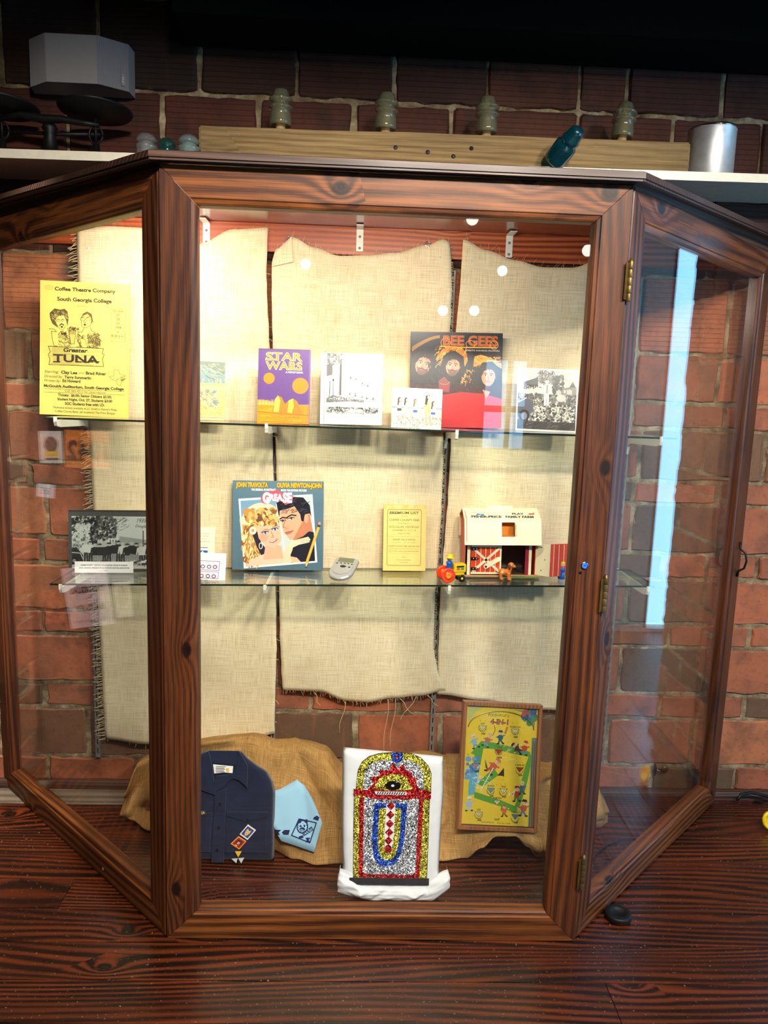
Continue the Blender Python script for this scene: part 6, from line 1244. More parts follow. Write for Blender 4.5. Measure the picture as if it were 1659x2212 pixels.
for col, b in (((40, 36, 30), .05), ((240, 120, 110), .0)): C.text('4-IN-1', *gc(680, 430), .068, col, width=.26, bold=b)
for x, y, t, s in ((440, 445, 'OUT', '100'), (918, 470, 'DOUBLE PLAY', '100'), (706, 785, 'TRIPLE', '1000'), (1045, 1030, '3 BASE HIT', '500'), (640, 1355, 'SINGLE', '200'), (832, 1358, 'WALK', '500'), (752, 1530, 'HOME RUN', ''), (487, 1715, 'OUT', '300'), (1050, 1725, 'FOUL OUT', '400'), (385, 1005, 'OUT', '300')):
    C.text(t, *gc(x, y), .022, (60, 54, 34), width=.012 * len(t) + .02, bold=.02)
    if s: C.text(s, *gc(x + 22, y + 150), .024, (60, 54, 34), width=.018 * len(s), bold=.03)
    tc = {706: (206, 70, 30), 1045: (190, 70, 30), 640: (120, 180, 220), 1050: (90, 150, 210), 385: (214, 150, 200)}.get(x, (250, 240, 190))
    tri = gq([(x - 55, y + 22), (x + 60, y + 22), (x + 4, y + 92)]); C.poly(tri, tc); C.line(tri + tri[:1], .006, (70, 60, 36)); C.text('TAKE', *gc(x + 3, y + 48), .014, (60, 54, 34), width=.05); C.text('1', *gc(x + 3, y + 70), .014, (60, 54, 34), width=.01)
C.text('OUT', *gc(780, 1845), .026, (70, 60, 40), width=.075, bold=.03); C.text('BAGATELLE', *gc(640, 1890), .020, (90, 80, 46), width=.17); C.text('PUT-IN-TAKE', *gc(890, 1895), .020, (90, 80, 46), width=.18); C.text('COLOR', *gc(1150, 1925), .016, (90, 90, 60), width=.10)
C.rect(.93, .40, 1.0, 1.62, (136, 140, 120)); C.rect(.945, .45, .955, 1.62, (80, 84, 76)); C.rect(.975, .45, .985, 1.62, (84, 96, 110))
pf = sheet('playfield', IW, .376, .004, [print_mat('playfield_print', C, .35, coat=.2), M['edge_paper']], gm); pf.location = (IX0 + IW / 2, -.004, GZ - .389); pf['label'] = 'yellow printed baseball playfield'
mb = MB(); mb.box(GX0 + .004, GX1 - .004, -.003, .016, .004, GZ - .004); mb.build('back_board', M['frame_wood'], gm)
FP = [(0, .018), (0, -.016), (.0015, -.018), (.0115, -.018), (.013, -.016), (.013, .002)]
for sd in ('bottom', 'top', 'left', 'right'):
    o = member(sd, GX0, GX1, 0, GZ, 'frame_rail', M['frame_wood'], gm, w=MW, prof=FP)
mb = MB(); mb.box(IX0 - .002, IX0 + IW + .002, -.0135, -.0115, .012, GZ - .012); mb.build('glass_pane', M['glass_clear'], gm)
M['wire'] = plain('tinned_wire', (176, 160, 110), .3, .8)
for x, y in ((440, 480), (918, 500), (706, 815), (1045, 1080), (640, 1400), (832, 1410), (385, 1060), (487, 1760), (1050, 1790)):
    X, Z = gp(x, y); mb = MB(); mb.tube([(X + .0125 * math.cos(a), -.0095, Z + .014 * math.sin(a)) for a in [math.pi + math.pi * k / 10 for k in range(11)]], .0011, 6); mb.build('score_cup', M['wire'], gm)
X0, Z0 = gp(235, 480); X1, Z1 = gp(1190, 480); Xc = (X0 + X1) / 2; mb = MB(); mb.tube([(Xc + (X1 - X0) / 2 * math.cos(a), -.0095, Z0 + .055 * math.sin(a) - .002) for a in [math.pi * k / 20 for k in range(21)]], .0016, 6); mb.build('arch_rail', M['wire'], gm)
mb = MB(); r = random.Random(2)
for x, y in [(400, 385), (470, 385), (675, 455), (870, 400), (940, 400), (1035, 465), (790, 640), (830, 685), (660, 740), (735, 740), (260, 890), (330, 950), (1035, 910), (1118, 915), (878, 968), (998, 975), (1072, 975), (620, 1235), (812, 1240), (660, 1300), (725, 1320), (780, 1305), (852, 1305), (490, 1680)]:
    X, Z = gp(x, y); mb.lathe([(.0008, -.004), (.0008, .003), (.0012, .0034), (.0001, .004)], 6, M=TR(X, -.008, Z) @ RX(math.pi / 2))
mb.build('pins', M['wire'], gm)['kind'] = 'stuff'
mb = MB(); mb.box(.098, .1005, -.010, -.004, .014, .28); mb.build('lane_rail', M['frame_wood'], gm)

# ------------------------------------------------------------------ toy barn
M['cream'] = plain('cream_plastic', (250, 240, 200), .35); M['toy_red'] = plain('barn_red', (230, 70, 30), .4); M['toy_orange'] = plain('barn_edge_orange', (214, 104, 58), .5); M['toy_yellow'] = plain('toy_yellow', (246, 204, 20), .25); M['toy_orange_red'] = plain('tractor_wheel_red', (244, 68, 24), .25); M['toy_blue'] = plain('toy_blue', (22, 96, 196), .3); M['toy_skin'] = plain('toy_skin', (246, 206, 178), .4); M['toy_brown'] = plain('dog_brown', (206, 112, 40), .4); M['toy_black'] = plain('toy_black', (20, 18, 18), .3); M['toy_maroon'] = plain('barn_maroon', (150, 24, 44), .5); M['toy_green'] = plain('barn_base_green', (112, 124, 60), .6); M['toy_tan'] = plain('barn_base_tan', (186, 146, 96), .6); M['loft'] = plain('loft_orange', (226, 140, 40), .6); M['barn_dark'] = plain('barn_inner_grey', (96, 88, 82), .6); M['barn_floor'] = plain('barn_inner_floor', (72, 56, 48), .5)
bx = .415; bz = zmid(.398) + .0035; barn = empty('toy_barn', (bx, .606, bz), (0, math.radians(-1.2), 0)); tag(barn, 'red and cream toy barn with an open door on the lower glass shelf', 'toy barn')
BX0, BX1, BD, EH, KH, RH = -.1205, .1205, .118, .118, .196, .226
mb = MB(); mb.box(BX0 - .004, BX1 + .01, -.012, BD, 0, .006, bv=.001); mb.build('base', M['toy_tan'], barn)
mb = MB(); mb.box(.0, BX1 + .008, -.026, -.012, 0, .005, bv=.001); mb.build('base_lip', M['toy_green'], barn)
mb = MB(); GB = [(0, .006), (0, EH), (-.028, EH + .006), (-.008, KH), (BD / 2, RH - .004), (BD + .002, KH), (BD + .007, EH + .006), (BD, EH), (BD, .006)]
mb.prism(GB, BX0, BX0 + .006, 'yz'); mb.build('end_wall', M['toy_red'], barn); mb = MB(); mb.prism(GB, BX1 - .006, BX1, 'yz'); mb.build('end_wall', M['toy_red'], barn)
mb = MB(); pr_ = [(p[0] * 1.0, p[1]) for p in GB]
for a, b_ in zip(GB[1:5], GB[2:6]):
    d = (Vector(b_) - Vector(a)).normalized(); n_ = Vector((-d.y, d.x)) * .003; q_ = [Vector(a) + n_, Vector(b_) + n_, Vector(b_) - n_, Vector(a) - n_]; mb.prism([tuple(v) for v in q_], BX0 - .002, BX0 + .0, 'yz')
mb.build('end_trim', M['toy_orange'], barn)
for b_ in ((BX0, -.104, 0, .006, .006, EH), (-.104, .006, 0, .006, .108, EH), (.094, .104, .002, .006, .006, EH)):
    mb = MB(); mb.box(*b_); mb.build('front_wall', M['cream'], barn)
mb = MB(); mb.box(.082, .094, -.001, .006, .006, EH); mb.build('door_post', M['toy_maroon'], barn)
mb = MB(); mb.box(BX0 + .006, BX1 - .006, BD - .006, BD, .006, EH); mb.box(.0, .004, .07, BD - .006, .006, .07); mb.build('back_wall', M['barn_dark'], barn); mb = MB(); mb.box(.004, BX1 - .006, .004, BD - .006, .006, .0068); mb.build('inner_floor', M['barn_floor'], barn)
dr = MB(); dr.box(-.102, .000, -.0045, -.0005, .010, .108); bd = dr.build('door', M['toy_red'], barn)
for nm, bxs in (('door_frame', [(-.102, 0, -.006, -.0045, .102, .108), (-.102, 0, -.006, -.0045, .010, .016), (-.005, 0, -.006, -.0045, .016, .102)]),): 
    for b_ in bxs:
        mb = MB(); mb.box(*b_); mb.build(nm, M['cream'], bd)
for k in range(5):
    mb = MB(); x = -.086 + k * .0165; mb.box(x - .0009, x + .0009, -.0052, -.0044, .016, .102); mb.build('plank_line', M['cream'], bd)
for a, b_ in (((-.096, .098), (-.006, .018)), ((-.096, .018), (-.006, .100))):
    d = (Vector(b_) - Vector(a)).normalized(); n_ = Vector((-d.y, d.x)) * .004; mb = MB(); mb.prism([tuple(v) for v in (Vector(a) - n_, Vector(b_) - n_, Vector(b_) + n_, Vector(a) + n_)], -.0066, -.0044, 'xz'); mb.build('cross_brace', M['cream'], bd)
for z in (.096, .063, .028):
    mb = MB(); mb.prism([(-.102, z - .0048), (-.085, z - .0048), (-.076, z), (-.085, z + .0048), (-.102, z + .0048)], -.0080, -.0064, 'xz'); 
    for x in (-.094, -.084): mb.lathe([(.0018, 0), (.0012, .001), (.0001, .0012)], 8, 1, M=TR(x, -.0079, z) @ RX(math.pi / 2))
    mb.build('strap_hinge', [M['toy_black'], M['white_steel']], bd)
mb = MB(); a, b_ = Vector((-.052, .036)), Vector((-.010, .062)); d = (b_ - a).normalized(); n_ = Vector((-d.y, d.x)) * .0075
pts = [a + Vector((math.cos(t), math.sin(t))) * .0075 for t in [math.atan2(n_.y, n_.x) + math.pi * k / 8 for k in range(9)]] + [b_ + Vector((math.cos(t), math.sin(t))) * .0075 for t in [math.atan2(-n_.y, -n_.x) + math.pi * k / 8 for k in range(9)]]
mb.prism([tuple(p) for p in pts], -.0098, -.0068, 'xz'); mb.lathe([(.004, 0), (.003, .0014), (.0001, .0018)], 10, 1, M=TR(a.x, -.0098, a.y) @ RX(math.pi / 2)); mb.build('latch', [M['cream'], M['black_iron']], bd)
# swung half: cream inner panel and the striped outer siding
sw = empty('swung_door', (.117, -.002, 0), (0, 0, math.radians(-38)), barn); mb = MB(); mb.box(0, .052, -.002, .002, .008, EH - .002); mb.build('door_panel', M['cream'], sw)
for x, z in ((.022, .104), (.034, .064), (.022, .026)):
    mb = MB(); mb.lathe([(.0022, 0), (.0016, .0012), (.0001, .0016)], 8, M=TR(x, -.002, z) @ RX(math.pi / 2)); mb.build('rivet', M['grey_steel'], sw)
sd = empty('side_siding', (.160, -.032, 0), (0, 0, math.radians(12)), barn); mb = MB(); mb.box(0, .085, -.002, .002, .008, EH); mb.build('siding_board', M['toy_red'], sd)
for k in range(5):
    mb = MB(); x = .010 + k * .0185; mb.box(x - .0009, x + .0009, -.0027, -.0018, .010, EH - .002); mb.build('stripe', M['cream'], sd)
# gambrel roof; the front slope leaves the loft window open
RX0, RX1 = BX0 - .008, BX1 + .008
def slope(P0, P1, xs, name, mat, holes=None, th=.004):
    (y0, z0), (y1, z1) = P0, P1; d = Vector((y1 - y0, z1 - z0)); n_ = Vector((-d.y, d.x)).normalized() * th
    mb = MB()
    for (xa, xb, ta, tb) in xs:
        q = [(xa, y0 + d.x * ta, z0 + d.y * ta), (xb, y0 + d.x * ta, z0 + d.y * ta), (xb, y0 + d.x * tb, z0 + d.y * tb), (xa, y0 + d.x * tb, z0 + d.y * tb)]
        vs = q + [(x, y + n_.x * -1, z + n_.y * -1) for x, y, z in q]; mb.add(vs, [(0, 1, 2, 3), (7, 6, 5, 4), (0, 4, 5, 1), (1, 5, 6, 2), (2, 6, 7, 3), (3, 7, 4, 0)])
    return mb.build(name, mat, barn, weld=True)
lo = ((-.032, EH - .004), (-.010, KH)); wx0, wx1 = -.004, .040
slope(*lo, [(RX0, wx0, 0, 1), (wx1, RX1, 0, 1), (wx0, wx1, 0, .33), (wx0, wx1, .90, 1)], 'roof_slope', M['cream'])
up = slope((-.010, KH), (BD / 2, RH), [(RX0, RX1, 0, 1)], 'roof_top', M['cream']); slope((BD / 2, RH), (BD + .004, KH), [(RX0, RX1, 0, 1)], 'roof_top', M['cream']); slope((BD + .004, KH), (BD + .011, EH), [(RX0, RX1, 0, 1)], 'roof_slope', M['cream'])
for xs in ((wx1 + .001, wx1 + .007, .36, .88), (-.050, .060, .895, .925)):
    pass
mb = MB(); mb.box(wx1 + .001, wx1 + .006, -.0275, -.018, EH + .028, KH - .012); mb.build('shutter_slide', M['cream'], barn)
mb = MB(); mb.box(wx0 - .004, wx1 + .004, -.022, .03, EH + .018, EH + .021); mb.box(wx0 - .004, wx1 + .004, .016, .02, EH + .021, KH); mb.build('loft', M['loft'], barn)
mb = MB(); mb.box(-.038, .044, BD / 2 - .004, BD / 2 + .004, RH - .002, RH + .008, bv=.001); mb.build('carry_handle', M['cream'], barn)
C = Canvas(700, .30, (250, 240, 200)); C.text('FISHER-PRICE', .27, .25, .075, (40, 46, 50), width=.43, bold=.05); C.text('FAMILY FARM', .74, .25, .075, (40, 46, 50), width=.40, bold=.05); C.text('PLAY', .73, .13, .06, (40, 46, 50), width=.17, bold=.05); C.poly([(.12, .18), (.15, .09), (.2, .12), (.24, .1), (.24, .18), (.21, .19), (.2, .15), (.16, .16)], (60, 130, 206)); C.ell(.12, .06, .04, .015, (246, 200, 110)); C.ell(.24, .06, .04, .018, (246, 210, 120)); C.strokes(.38, .03, .52, .1, 12, .05, .006, [(240, 190, 130)], 1.2, 1.0); C.poly([(.87, .12), (.9, .07), (.93, .09), (.96, .05), (.97, .11), (.92, .13)], (206, 70, 40))
y0_, z0_, y1_, z1_ = -.010, KH, BD / 2, RH; n_ = Vector((-(z1_ - z0_), (y1_ - y0_))).normalized() * .0003
mb = MB(); f0, f1 = .05, .72; mb.add([(RX0 + .012, lerp(y0_, y1_, f0) + n_.x, lerp(z0_, z1_, f0) + n_.y), (RX1 - .008, lerp(y0_, y1_, f0) + n_.x, lerp(z0_, z1_, f0) + n_.y), (RX1 - .008, lerp(y0_, y1_, f1) + n_.x, lerp(z0_, z1_, f1) + n_.y), (RX0 + .012, lerp(y0_, y1_, f1) + n_.x, lerp(z0_, z1_, f1) + n_.y)], [(0, 1, 2, 3)])
ro = mb.build('roof_lettering', print_mat('roof_print', C, .4), barn); uv = ro.data.uv_layers.new(name='uv')
for li, u in zip(range(4), ((0, 0), (1, 0), (1, 1), (0, 1))): uv.data[li].uv = u
# ------------------------------------------------------------------ tractor, farmer, dog, small figure
tz = zmid(.22) + .0005; tr = empty('toy_tractor', (.223, .548, tz), (0, 0, math.radians(14))); tag(tr, 'yellow toy tractor with big red wheels in front of the barn', 'toy tractor')
for sy in (-.024, .020):
    mb = MB(); T = TR(0, sy + .004, .0245) @ RX(math.pi / 2); mb.lathe([(.0001, -.004), (.020, -.004), (.0238, -.002), (.0245, 0), (.0245, .005), (.0225, .0075), (.019, .0065), (.012, .005), (.011, .0072), (.0105, .0072), (.0001, .0072)], 32, 0, M=T); mb.lathe([(.0098, .0074), (.0095, .0078), (.004, .0078), (.0035, .0064), (.0001, .0064)], 20, 1, M=T); mb.build('rear_wheel', [M['toy_orange_red'], plain('wheel_hub_orange', (250, 150, 30), .3)], tr)
mb = MB(); mb.box(.006, .058, -.016, .010, .022, .034, bv=.002); mb.box(.022, .064, -.018, .012, .032, .060, bv=.003); mb.box(-.012, .024, -.014, .008, .020, .030, bv=.002); mb.build('body', M['toy_yellow'], tr)
C = Canvas(200, .55, (246, 204, 20)); C.rect(.06, .06, .94, .24, (24, 22, 22)); C.rect(.08, .28, .92, .52, (150, 120, 90)); [C.ell(.2 + k * .3, .40, .085, .085, ((226, 70, 40), (240, 200, 40), (50, 110, 200))[k]) for k in range(3)]
en = sheet('engine_print', .030, .0165, .0006, [print_mat('engine_print_art', C, .4), M['toy_yellow']], tr); en.location = (.043, -.0178, .040)
mb = MB(); mb.box(.044, .054, -.014, .008, .012, .030, bv=.001); mb.build('front_axle_block', M['toy_yellow'], tr)
for sy in (-.020, .012):
    mb = MB(); T = TR(.049, sy + .003, .0125) @ RX(math.pi / 2); mb.lathe([(.0001, -.003), (.011, -.003), (.0125, 0), (.0125, .004), (.011, .006), (.006, .005), (.0001, .005)], 24, 0, M=T); mb.lathe([(.0042, .0052), (.0036, .0064), (.0012, .0064), (.0001, .005)], 16, 1, M=T); mb.build('front_wheel', [M['toy_black'], M['toy_yellow']], tr)
def little(name, label, x, y, z, s, hair, hat):
    o = empty(name, (x, y, z), (0, 0, math.radians(20))); tag(o, label, 'toy figure')
    mb = MB(); mb.lathe([(.0001, 0), (.0102 * s, 0), (.0108 * s, .002 * s), (.0098 * s, .016 * s), (.0086 * s, .023 * s), (.0105 * s, .026 * s), (.0098 * s, .033 * s), (.006 * s, .0355 * s), (.0045 * s, .037 * s), (.0001, .037 * s)], 24); mb.build('body', M['toy_blue'], o)
    mb = MB(); mb.sphere((0, 0, .0445 * s), .0092 * s, seg=18, rings=12); mb.sphere((.0055 * s, -.0075 * s, .0435 * s), .0011 * s); mb.build('head', M['toy_skin'], o)
    mb = MB(); 
    for e in (-.0012, .0058): mb.sphere((e * s + .001, -.0082 * s, .0462 * s), .0009 * s, seg=8, rings=6)
    mb.build('eyes', M['toy_black'], o)
    mb = MB()
    if hat: mb.lathe([(.0158 * s, .0478 * s), (.0160 * s, .0490 * s), (.0098 * s, .0496 * s), (.0092 * s, .0560 * s), (.0078 * s, .0590 * s), (.0001, .0575 * s)], 24, M=TR(0, 0, 0) @ RX(.06)); mb.build('hat', M['toy_yellow'], o)
    else: mb.lathe([(.0098 * s, .0468 * s), (.0104 * s, .0488 * s), (.0096 * s, .0520 * s), (.0066 * s, .0552 * s), (.0001, .0562 * s)], 24, M=TR(.0004, .001, 0)); mb.build('hair', M['toy_yellow'], o)
    return o
little('toy_farmer', 'small toy farmer in blue with a yellow hat riding the tractor', .2335, .553, tz + .0315, 1.02, None, True)
fg = little('toy_boy', 'small blue toy figure with yellow hair beside the striped siding', .618, .588, zmid(.618) + .001, 1.10, None, False)
mb = MB()
for x, z, w, h in ((-.003, .016, .0016, .012), (.003, .016, .0016, .012), (0, .021, .0075, .0016)): mb.box(x - w / 2, x + w / 2, -.0112, -.0098, z - h / 2, z + h / 2)
mb.build('overall_marks', plain('pale_blue', (130, 190, 230), .4), fg)
dog = empty('toy_dog', (.426, .572, zmid(.426) + .0005), (0, 0, math.radians(-12))); tag(dog, 'brown jointed toy dog standing in front of the barn door', 'toy dog')
mb = MB()
mb.sphere((-.010, 0, .026), .0125, sc=(1.15, .92, 1.0)); mb.sphere((.006, 0, .027), .0105, sc=(1.1, .9, 1.05)); mb.tube([(.008, 0, .028), (.013, -.001, .040), (.015, -.002, .048)], [.009, .0075, .008], 12)
mb.sphere((.016, -.002, .051), .0105, sc=(1.0, .92, .95)); mb.sphere((.0255, -.004, .0475), .0058, sc=(1.25, .9, .85))
for x, y in ((-.015, -.009), (-.013, .009), (.010, -.009), (.012, .008)): mb.tube([(x, y, .024), (x - .001, y * 1.1, .013), (x + .001, y * 1.15, .004)], [.0062, .0048, .0052], 10); mb.sphere((x + .003, y * 1.15, .0036), .0050, sc=(1.35, .9, .72))
mb.tube([(-.021, 0, .031), (-.027, .001, .036), (-.029, .001, .044)], [.0032, .0026, .0018], 8)
bo = mb.build('body', M['toy_brown'], dog); rm = bo.modifiers.new('skin', 'REMESH'); rm.mode = 'VOXEL'; rm.voxel_size = .0011; rm.use_smooth_shade = True; sm_ = bo.modifiers.new('soft', 'SMOOTH'); sm_.iterations = 4; sm_.factor = .5
for sy in (-1, 1):
    mb = MB(); mb.sphere((0, 0, 0), 1, M=TR(.011, -.002 + sy * .0098, .0475) @ RX(.15 * sy) @ Matrix.Diagonal((.0042, .0022, .0095, 1))); mb.build('ear', plain('dog_ear_dark', (96, 44, 20), .4), dog)
    mb = MB(); mb.lathe([(.0048, 0), (.0044, .0014), (.0001, .0018)], 14, M=TR(-.012, sy * .0112, .026) @ RX(math.pi / 2 * (1 if sy < 0 else -1))); mb.build('joint_cap', plain('joint_pale', (236, 190, 130), .4), dog)
    mb = MB(); mb.sphere((.0225, -.0035 + sy * .0055, .0535), .0013, seg=8, rings=6); mb.build('eye', M['toy_black'], dog)
mb = MB(); mb.sphere((.0322, -.005, .0485), .0022, seg=10, rings=8); mb.build('nose', M['toy_black'], dog)

# ------------------------------------------------------------------ silver hand-held player
pd = empty('handheld_player', (-.128, .545, zmid(-.128) + .0035), (0, 0, math.radians(-17))); tag(pd, 'silver handheld electronic device with a small grey screen on the lower shelf', 'electronic device')
TL = TR(0, 0, .003) @ RX(math.radians(22))
def outline(w, h, r0, n=10): # round-nosed slab: straight top, round foot
    pts = [(w * math.cos(t), -h * .30 + w * 1.0 * math.sin(t)) for t in [math.pi + math.pi * k / n for k in range(n + 1)]]
    return pts + [(w, h * .42), (w * .88, h * .5), (-w * .88, h * .5), (-w, h * .42)]
o_ = outline(.041, .098, 0); mb = MB()
def ringz(s, z): return [(x * s, y * s + .055, z) for x, y in o_]
N = len(o_); layers = [(0.93, 0), (1.0, .004), (1.0, .012), (.94, .0155)]; vs = []
for s_, z in layers: vs += ringz(s_, z)
fs = [tuple(range(N))[::-1], tuple(range((len(layers) - 1) * N, len(layers) * N))]
for L_ in range(len(layers) - 1): fs += [(L_ * N + i, L_ * N + (i + 1) % N, (L_ + 1) * N + (i + 1) % N, (L_ + 1) * N + i) for i in range(N)]
mb.add(vs, fs, 0, False, TL); M['silver_plastic'] = plain('silver_plastic', (176, 176, 174), .35, .3); mb.build('case', M['silver_plastic'], pd)
mb = MB(); mb.prism([(x * .80, y * .80 + .062) for x, y in o_], .0155, .0175, 'xy', M=TL); mb.build('face_plate', M['silver_plastic'], pd)
mb = MB(); mb.box(-.027, .027, .075, .098, .0174, .0184, M=TL); mb.build('screen', plain('lcd_grey_green', (112, 116, 84), .5), pd)
for x, y, rx, ry in ((-.026, .066, .004, .0022), (-.013, .068, .004, .0022), (0, .069, .004, .0022), (.013, .068, .004, .0022), (.026, .066, .004, .0022), (0, .050, .011, .0065), (.022, .048, .0045, .003), (-.022, .024, .007, .002), (.004, .019, .009, .002)):
    mb = MB(); mb.lathe([(1, 0), (.92, .7), (.6, 1), (.0001, 1)], 16, M=TL @ TR(x, y, .0160 if y < .03 else .0174) @ Matrix.Diagonal((rx, ry, .0014, 1))); mb.build('button', M['toy_black'], pd)

# ------------------------------------------------------------------ things on the shelf above
def glassy(name, c, rough=.06, ior=1.45, dens=.85):
    g = G(name); nt = g.nt
    bf = g.n('NewGeometry').outputs['Backfacing']; fr = g.n('Fresnel', IOR=g.m('ADD', ior, g.m('MULTIPLY', bf, 1 / ior - ior))).outputs[0]
    lw = g.n('LayerWeight', Blend=.35).outputs['Facing']; cl = tuple(255 * (x / 255) ** .55 for x in c); tint = g.mix(lw, cl, tuple(x * .6 for x in cl)); tr_ = g.n('BsdfTransparent', Color=tint); df = g.n('BsdfDiffuse', Color=rgba(c)); gl = g.n('BsdfGlossy', Color=(1, 1, 1, 1), Roughness=rough)
    body = g.n('MixShader', i0=1 - dens, i1=tr_.outputs[0], i2=df.outputs[0]).outputs[0]; mx = g.n('MixShader', i0=g.m('MULTIPLY', fr, 1.6, clamp=True), i1=body, i2=gl.outputs[0]); nt.links.new(mx.outputs[0], g.out.inputs[0]); nt.nodes.remove(g.b); return g.mat
M['glass_smoke'] = glassy('smoky_green_glass', (190, 190, 158), dens=.84); M['glass_ice'] = glassy('ice_clear_glass', (240, 246, 244), dens=.90); M['glass_aqua'] = glassy('aqua_glass', (206, 232, 230), dens=.84); M['glass_deep'] = glassy('deep_green_glass', (60, 130, 122), dens=.84); M['glass_teal'] = glassy('teal_blue_glass', (18, 110, 132), dens=.82)
M['peg'] = plain('wooden_peg', (160, 132, 88), .8, var=.15)
beam = empty('cross_arm', (.172, .648, zs(.172))); tag(beam, 'old weathered timber cross-arm lying on the shelf above the cabinet', 'timber beam'); beam.rotation_euler = (0, math.radians(-.66), 0)
mb = MB(); bm = bmesh.new(); bmesh.ops.create_cube(bm, size=1); 
for v in bm.verts: v.co = Vector((v.co.x * 1.528, v.co.y * .088, .002 + (v.co.z + .5) * .099))
bmesh.ops.bevel(bm, geom=bm.edges[:], offset=.005, segments=2, affect='EDGES'); bmesh.ops.subdivide_edges(bm, edges=[e for e in bm.edges if e.calc_length() > .5], cuts=60)
for v in bm.verts: v.co += Vector((0, .0022 * nz(v.co.x * 6, v.co.z * 20, 1), .0025 * nz(v.co.x * 4, v.co.y * 20, 6)))
mb.bm(bm); mb.build('timber', M['old_beam'], beam)
for x, z in ((-.16, .055), (-.06, .045), (.02, .035), (.075, .060)):
    mb = MB(); mb.lathe([(.007, 0), (.006, .001), (.0001, .0012)], 12, M=TR(x, -.0440, z) @ RX(math.pi / 2)); mb.build('bolt_hole' if x == -.06 or x > .07 else 'knot', M['dark_slot'] if x > .07 else M['black_iron'], beam)
TALL = [(.0001, .118), (.010, .1175), (.0175, .112), (.0195, .100), (.0215, .092), (.0285, .085), (.0290, .081), (.0265, .077), (.0190, .073), (.0185, .067), (.0270, .063), (.0300, .058), (.0290, .054), (.0225, .050), (.0255, .030), (.0265, .012), (.0262, .003), (.0240, .0), (.0185, .0), (.0165, .012), (.0150, .060), (.0120, .075), (.0001, .078)]
ins_lab = ['smoky glass insulator at the left end of the timber cross-arm', 'smoky glass insulator second along the timber from the wall lamp side', 'smoky glass insulator third along the timber, left of the teal one', 'smoky glass insulator at the timber end beside the metal can']
for k, (x, lb) in enumerate(zip((-.348, -.022, .296, .727), ins_lab)):
    o = empty('glass_insulator', (x, .645, zs(x) + .104)); tag(o, lb, 'glass insulator', 'smoky insulators on the timber'); o.rotation_euler = (math.radians(rnd.uniform(-2, 2)), math.radians((0, -2, -1, 5)[k]), rnd.uniform(0, 3))
    mb = MB(); mb.lathe([(r_ * 1.30, z * .92 + .014) for r_, z in TALL], 28, cap=False); mb.build('bell', M['glass_smoke'], o)
    mb = MB(); mb.lathe([(.0150, .0005), (.0148, .014), (.0130, .045), (.0105, .062), (.0001, .064)], 16); mb.build('peg', M['peg'], o)
SHORT = [(.0001, .070), (.012, .069), (.022, .064), (.029, .056), (.0325, .049), (.0315, .045), (.025, .042), (.0225, .039), (.025, .036), (.0335, .033), (.0345, .028), (.031, .022), (.031, .003), (.029, 0), (.022, 0), (.019, .010), (.016, .045), (.0001, .050)]
ROUND = [(.0001, .060), (.010, .059), (.019, .054), (.0245, .045), (.026, .036), (.0235, .033), (.0235, .030), (.0275, .027), (.029, .020), (.027, .014), (.027, .003), (.025, 0), (.019, 0), (.017, .010), (.014, .040), (.0001, .045)]
for x, y, prof, mt, lb in ((-.750, .598, SHORT, 'glass_ice', 'clear glass insulator standing left of the deep green one'), (-.690, .605, ROUND, 'glass_deep', 'small deep green glass insulator between two clear ones'), (-.622, .600, SHORT, 'glass_aqua', 'pale aqua glass insulator standing against the timber end')):
    mb = MB(); mb.lathe(prof, 30, cap=False); o = mb.build('glass_insulator', M[mt]); o.location = (x, y, zs(x) + .0005); tag(o, lb, 'glass insulator')
mb = MB(); BIG = [(.0001, .122), (.012, .121), (.020, .115), (.023, .106), (.0245, .092), (.0285, .084), (.0300, .078), (.0270, .072), (.0270, .069), (.0335, .062), (.0350, .055), (.0350, .012), (.0360, .004), (.034, 0), (.026, 0), (.023, .012), (.019, .070), (.0001, .080)]
mb.lathe(BIG, 32, cap=False); o = mb.build('glass_insulator', M['glass_teal']); o.location = (.500, .570, zs(.5) + .022); o.rotation_euler = (math.radians(52), math.radians(24), math.radians(12)); tag(o, 'large teal blue glass insulator tilted against the front of the timber', 'glass insulator')
can = empty('metal_can', (1.020, .655, zs(1.02) + .0005)); tag(can, 'plain brushed metal can on the right end of the white shelf', 'can'); M['tin'] = plain('brushed_tin', (206, 208, 212), .42, .7, var=.05)
mb = MB(); mb.lathe([(.0001, 0), (.072, 0), (.0745, .003), (.0735, .006), (.0735, .146), (.0745, .148), (.0750, .151), (.0735, .153), (.0715, .151), (.0710, .12), (.0001, .12)], 48); mb.build('can_body', M['tin'], can)
mb = MB(); mb.lathe([(.0745, .1485), (.0762, .1500), (.0762, .1520), (.0745, .1535), (.0730, .1520)], 48, cap=False); mb.build('rolled_rim', M['chrome'], can)
